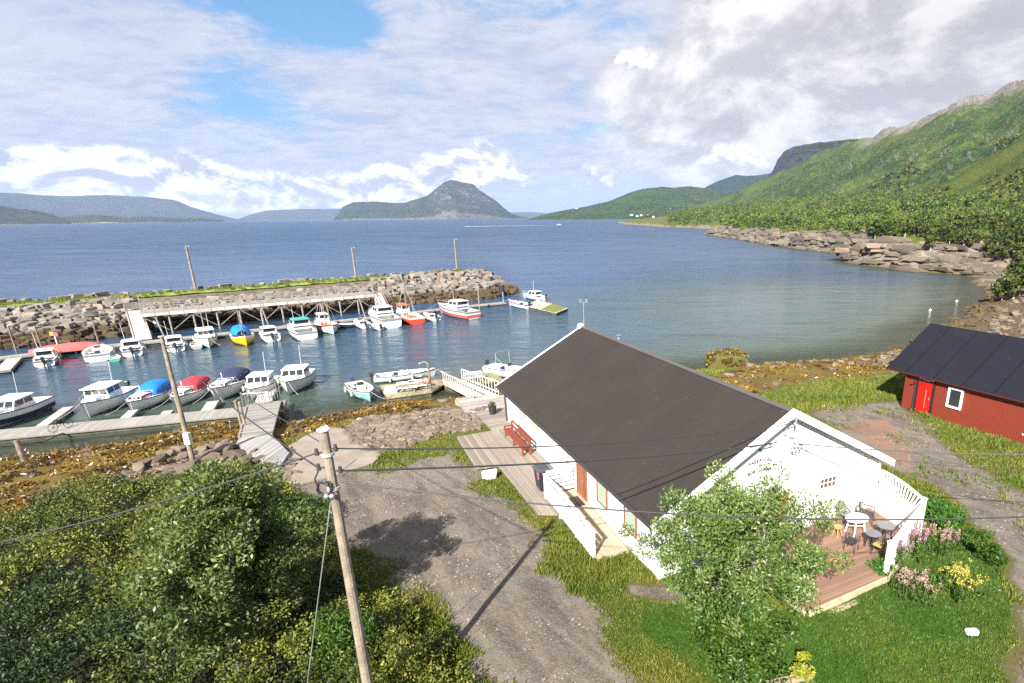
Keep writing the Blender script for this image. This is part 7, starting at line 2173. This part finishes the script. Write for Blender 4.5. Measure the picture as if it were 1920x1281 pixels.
# white buoys and floats in the bay
for k, (a, b2, lab) in enumerate([(1794, 565, 'small white buoy afloat in the bay, furthest right'), (1744, 582, 'small white buoy afloat near the pebble beach')]):
    p = G(a, b2, 0.1)
    t = thing('marker_buoy', lab, 'buoy', tuple(p)); MB().ball((0, 0, 0), .22, 10, 8).build('float', m_gel, t); MB().tube([(0, 0, .15), (0, 0, .4)], .04, 5).build('eye', m_grey, t)
# speeding boat far out
p = G(1048, 422.5, 0)
make_boat('motor_boat', 'tiny white motorboat speeding far out on the fjord', p, 0, 9, 3.2, R(10), kind='cuddy', F=1.2, fend=0, rail=False)
d_ = np.array([math.cos(R(10)), math.sin(R(10)), 0])
wk = MB()
n_ = 24
for i in range(n_):
    a = p - d_ * (4 + i * 7); c = p - d_ * (4 + (i + 1) * 7); w1, w2 = 1.2 + i * .35, 1.2 + (i + 1) * .35
    s = np.array([-d_[1], d_[0], 0])
    wk.raw([a + s * w1 + [0, 0, .1], c + s * w2 + [0, 0, .1 * (1 - (i + 1) / n_)], c - s * w2 + [0, 0, .1 * (1 - (i + 1) / n_)], a - s * w1 + [0, 0, .1]], [(0, 1, 2, 3)])
wk.build('wake', mat('foam', (0.75, .77, .78), .9, var=.2, vscale=.2), None, label='white foaming wake behind the distant motorboat', cat='wake', kind='stuff')

# ------------------------------------------------------------------ poles and wires
def pole(label, base, top_z, r_=.13, lean=(0, 0), extra=None, cat='utility pole'):
    t = thing('utility_pole', label, cat, tuple(base))
    h = top_z - base[2]
    MB().tube([(0, 0, -.3), (lean[0] * .5, lean[1] * .5, h * .5), (lean[0], lean[1], h)], [r_ * 1.25, r_ * 1.05, r_ * .85], 12).build('shaft', m_pole, t, smooth=False)
    return t, h
POLE = np.array([-6.0, 11.2, 2.7])
tp, hp = pole('near leaning-looking timber utility pole with a pale cap, standing between thicket and drive', POLE, 11.25, .108)
MB().tube([(0, 0, hp), (0, 0, hp + .03)], [.13, .13], 16).tube([(0, 0, hp + .03), (0, 0, hp + .06)], [.12, .07], 16).build('cap', mat('pole_cap', (0.62, .62, .66), .5), tp)
for z_ in (hp - .55, hp - 1.35): MB().tube([(0, 0, z_ - .03), (0, 0, z_ + .03)], .135, 14).build('band', m_grey, tp)
for k, (dx, dy, dz) in enumerate([(-.2, -.05, -.5), (.2, -.02, -.42), (-.22, -.05, -.85), (.2, .02, -.95)]):
    MB().bar((0, 0, hp + dz), (dx, dy, hp + dz), .03).tube([(dx, dy, hp + dz - .05), (dx, dy, hp + dz + .1)], [.05, .035], 8).build('insulator', mat('dark_insulator', (.05, .045, .045), .3), tp)
b = MB(); rr = random.Random(4)
for k in range(6):
    a0 = rr.uniform(0, 6.28); pts = []
    for i in range(9):
        a = a0 + i * .75; pts.append((-.12 + .16 * math.cos(a) + rr.uniform(-.03, .03), -.14 + rr.uniform(-.05, .05), hp - 1.3 + .16 * math.sin(a) + rr.uniform(-.05, .05)))
    b.tube(pts, .012, 5)
b.tube([(-.2, -.05, hp - .85), (-.33, -.08, hp - 1.1), (-.25, -.1, hp - 1.45), (-.05, -.15, hp - 1.55)], .018, 5)
b.tube([(.2, .02, hp - .95), (.5, .2, hp - .75)], .02, 5)
b.build('cable_coil', m_black, tp)
for k in range(2): MB().ball((-.08 + .12 * k, -.2, hp - 1.45), .06, 8, 6).build('clamp', m_steel, tp)
# second pole with box
B2 = gt(365, 877)[0]
gz = float(B2[2])
tp2, hp2 = pole('timber utility pole with a cream junction box rising from the stones by the jetty', B2, upto(B2, 303, 632), .11)
k_ = upto(B2, 352, 820) - gz
MB().box((.15, -.16, k_), (.3, .24, .65)).build('junction_box', mat('cream_box', (.58, .55, .42), .6), tp2)
MB().tube([(0, 0, hp2), (0, 0, hp2 + .05)], .16, 10).build('cap', m_grey, tp2)
for (a, b2, lab) in (((350, 461), (368, 547), 'timber pole with a small lamp on the breakwater, left of three'), ((660, 464), (668, 524), 'middle of three timber poles on the breakwater'), ((853, 448), (857, 507), 'rightmost timber pole on the breakwater, near its head')):
    B3 = G(*b2, 4.0)
    t3, h3 = pole(lab, B3, upto(B3, *a), .17)
    MB().bar((0, 0, h3 - .1), (.45, 0, h3 - .05), .05).box((.5, 0, h3 - .08), (.25, .16, .1)).build('lamp', m_grey, t3)

def wire(label, a, b, sag, r_=.017, n=26, name='overhead_wire'):
    a = Vector(a); b = Vector(b)
    pts = [a.lerp(b, i / n) + Vector((0, 0, -sag * 4 * (i / n) * (1 - i / n))) for i in range(n + 1)]
    o = MB().tube([p - a for p in pts], r_, 6).build(name, m_wire, None, label=label, cat='wire')
    o.location = a
HM = Vector(hloc(0, -.1, 8.15)); HL = Vector(hloc(-.95, .05, 7.35)); HF = Vector(hloc(.35, .02, 7.1)); HF2 = Vector(hloc(.5, .02, 7.0))
PT = Vector(POLE)
wire('upper black cable from the near pole to the peak of the white gable', PT + Vector((.2, 0, hp - .42)), HM, .35)
wire('lower thick black cable from the near pole to the bracket on the white gable', PT + Vector((.2, .02, hp - .95)), HL, .18, .024)
e3 = G(2150, 956, 8.6); e3 = Vector(e3)
wire('black cable crossing in front of the willow and terrace to the right edge', PT + Vector((.16, 0, hp - 1.2)), e3, .55, .018)
wire('black cable from the near pole down across the thicket to the left edge', PT + Vector((-.2, -.05, hp - .5)), Vector(G(-260, 1065, 7.6)), .25, .018)
T2 = Vector((B2[0], B2[1], gz + hp2))
wire('black cable from the near pole to the top of the pole by the jetty', PT + Vector((-.22, -.05, hp - .85)), T2 + Vector((0, 0, -.35)), .35, .02)
wire('thin grey cable just above the other between the near pole and the jetty pole', PT + Vector((-.14, 0, hp - .25)), T2 + Vector((0.1, 0, -.15)), .15, .012)
wire('black cable from the gable bracket straight to the right edge past the red boathouse', HF, Vector(G(2200, 846, 8.4)), .25, .02)
wire('thin cable from the gable bracket to the right corner of the gable', HF2, Vector(hloc(5.6, .2, 5.35)), .08, .012)
wire('thin faint cable crossing the track between the houses to the right edge', Vector(hloc(5.62, .3, 5.3)), Vector(G(2200, 890, 7.2)), .2, .012)
g1 = gt(607, 1350)[0]
wire('pale steel guy wire running down from the near pole into the thicket', PT + Vector((-.1, -.05, hp - 1.7)), Vector((g1[0] - 0.2, g1[1] - 1.0, 2.6)), 0.0, .012, name='guy_wire')
bpy.data.objects['guy_wire'].data.materials.clear(); bpy.data.objects['guy_wire'].data.materials.append(m_steel)

# ------------------------------------------------------------------ flowers and weeds by the terrace
def flower_clump(name, label, px, py, r_, h, n, leafm, petal, seed, stemn=15, pn=20, psz=.055, spike=True, cat='plant'):
    rng = np.random.default_rng(seed)
    p = gt(px, py)[0]
    t = thing(name, label, cat, tuple(p))
    C = np.stack([rng.normal(0, r_ * .5, n), rng.normal(0, r_ * .5, n), rng.uniform(.15, .75, n) * h], 1)
    V, F, va = leaves(C, np.full(n, .22), np.full(n, 60), .11, rng.uniform(.1, .6, n), rng=rng, wl=.35)
    obj_np('foliage', V, F, leafm, {'var': va}, parent=t)
    b = MB(); heads = []
    for k in range(stemn):
        x, y = rng.normal(0, r_ * .5, 2); hh = h * rng.uniform(.8, 1.2)
        b.tube([(x * .8, y * .8, 0), (x, y, hh)], .008, 4)
        for q in range(6 if spike else 1): heads.append([x, y, hh - .07 * q])
    b.build('stem', mat('green_stem', (.09, .13, .03), .8), t)
    V, F, va = leaves(heads, np.full(len(heads), .06 if spike else .1), np.full(len(heads), 8 if spike else pn), psz, rng.uniform(.2, .8, len(heads)), rng=rng, wl=.8)
    obj_np('blossom', V, F, petal, {'var': va}, parent=t)
m_pink = leaf_mat('fireweed_petal', (0.24, 0.08, 0.18), (0.38, 0.19, 0.29), None, trans=.2)
m_pale = leaf_mat('pale_pink_petal', (0.36, 0.20, 0.19), (0.50, 0.36, 0.31), None, trans=.2)
m_yel = leaf_mat('yellow_petal', (0.36, 0.31, 0.03), (0.50, 0.44, 0.10), None, trans=.2)
m_fl = leaf_mat('garden_leaf', (0.04, 0.10, 0.012), (0.10, 0.18, 0.03), None)
flower_clump('fireweed', 'pink fireweed in flower right beside the low end of the white windbreak', 1672, 1062, .5, 1.25, 16, m_fl, m_pink, 1)
flower_clump('fireweed', 'tall pink fireweed clump in the middle of the flower bed', 1718, 1050, .5, 1.35, 18, m_fl, m_pink, 2)
flower_clump('fireweed', 'fading orange-pink fireweed clump at the back of the flower bed', 1765, 1045, .5, 1.3, 18, m_fl, m_pale, 3, stemn=20)
flower_clump('flowering_shrub', 'round low shrub with pale pink flower heads at the terrace corner', 1712, 1118, .6, .75, 26, m_fl, m_pale, 4, stemn=50, spike=False, psz=.05)
flower_clump('flowering_shrub', 'low shrub with yellow flowers at the right of the flower bed', 1798, 1112, .65, .7, 30, m_fl, m_yel, 5, stemn=40, spike=False)
for k, (a, b2, r_, h, lab) in enumerate([(1765, 990, .9, 1.0, 'leafy green weeds behind the windbreak'), (1830, 1035, .9, .8, 'leafy green weeds between the flower bed and the right track'), (1745, 960, .6, .7, 'nettle patch at the outer corner of the windbreak'), (1650, 1078, .25, .6, 'single dark plant growing at the terrace corner post')]):
    tree('weed_patch', lab, 'plant', tuple(gt(a, b2)[0]), tuple(gt(a, b2)[0] + [0, 0, h * .45]), r_, h * .5, int(30 * r_ + 6), 110, .12, m_bright, .01, 5, 60 + k, .28, vb=.3)
# low log edging at the bottom right
p = G(1480, 1279, 2.75)
t = thing('timber_edging', 'short weathered timber edging at the bottom edge by the lime-yellow shrub', 'edging', tuple(p), R(14))
MB().box((0, 0, .08), (1.4, .16, .16)).build('beam', wood_mat('tan_beam', (.36, .29, .19), 3, 'Y'), t); 
for s in (-1, 1): MB().box((s * .5, -.12, .02), (.07, .07, .3)).build('peg', m_post, t)
# ------------------------------------------------------------------ haze: one closed box of thin air
def build_haze():
    b = MB().box((0, 9950, 438.5), (44000, 20900, 891))
    me = b.mesh('haze', None)
    mt = bpy.data.materials.new('haze_air'); mt.use_nodes = True
    nt = mt.node_tree; nt.nodes.clear()
    N = NT(nt)
    o = N.n('ShaderNodeOutputMaterial')
    v = N.n('ShaderNodeVolumePrincipled')
    v.inputs['Color'].default_value = (0.50, 0.66, 1.0, 1)
    v.inputs['Density'].default_value = 0.000032
    v.inputs['Anisotropy'].default_value = 0.0
    N.link(v.outputs[0], o.inputs['Volume'])
    me.materials.append(mt)
    ob = bpy.data.objects.new('haze', me); COL.objects.link(ob)
    tag(ob, 'thin blue air haze over the fjord', 'haze', kind='stuff')
build_haze()
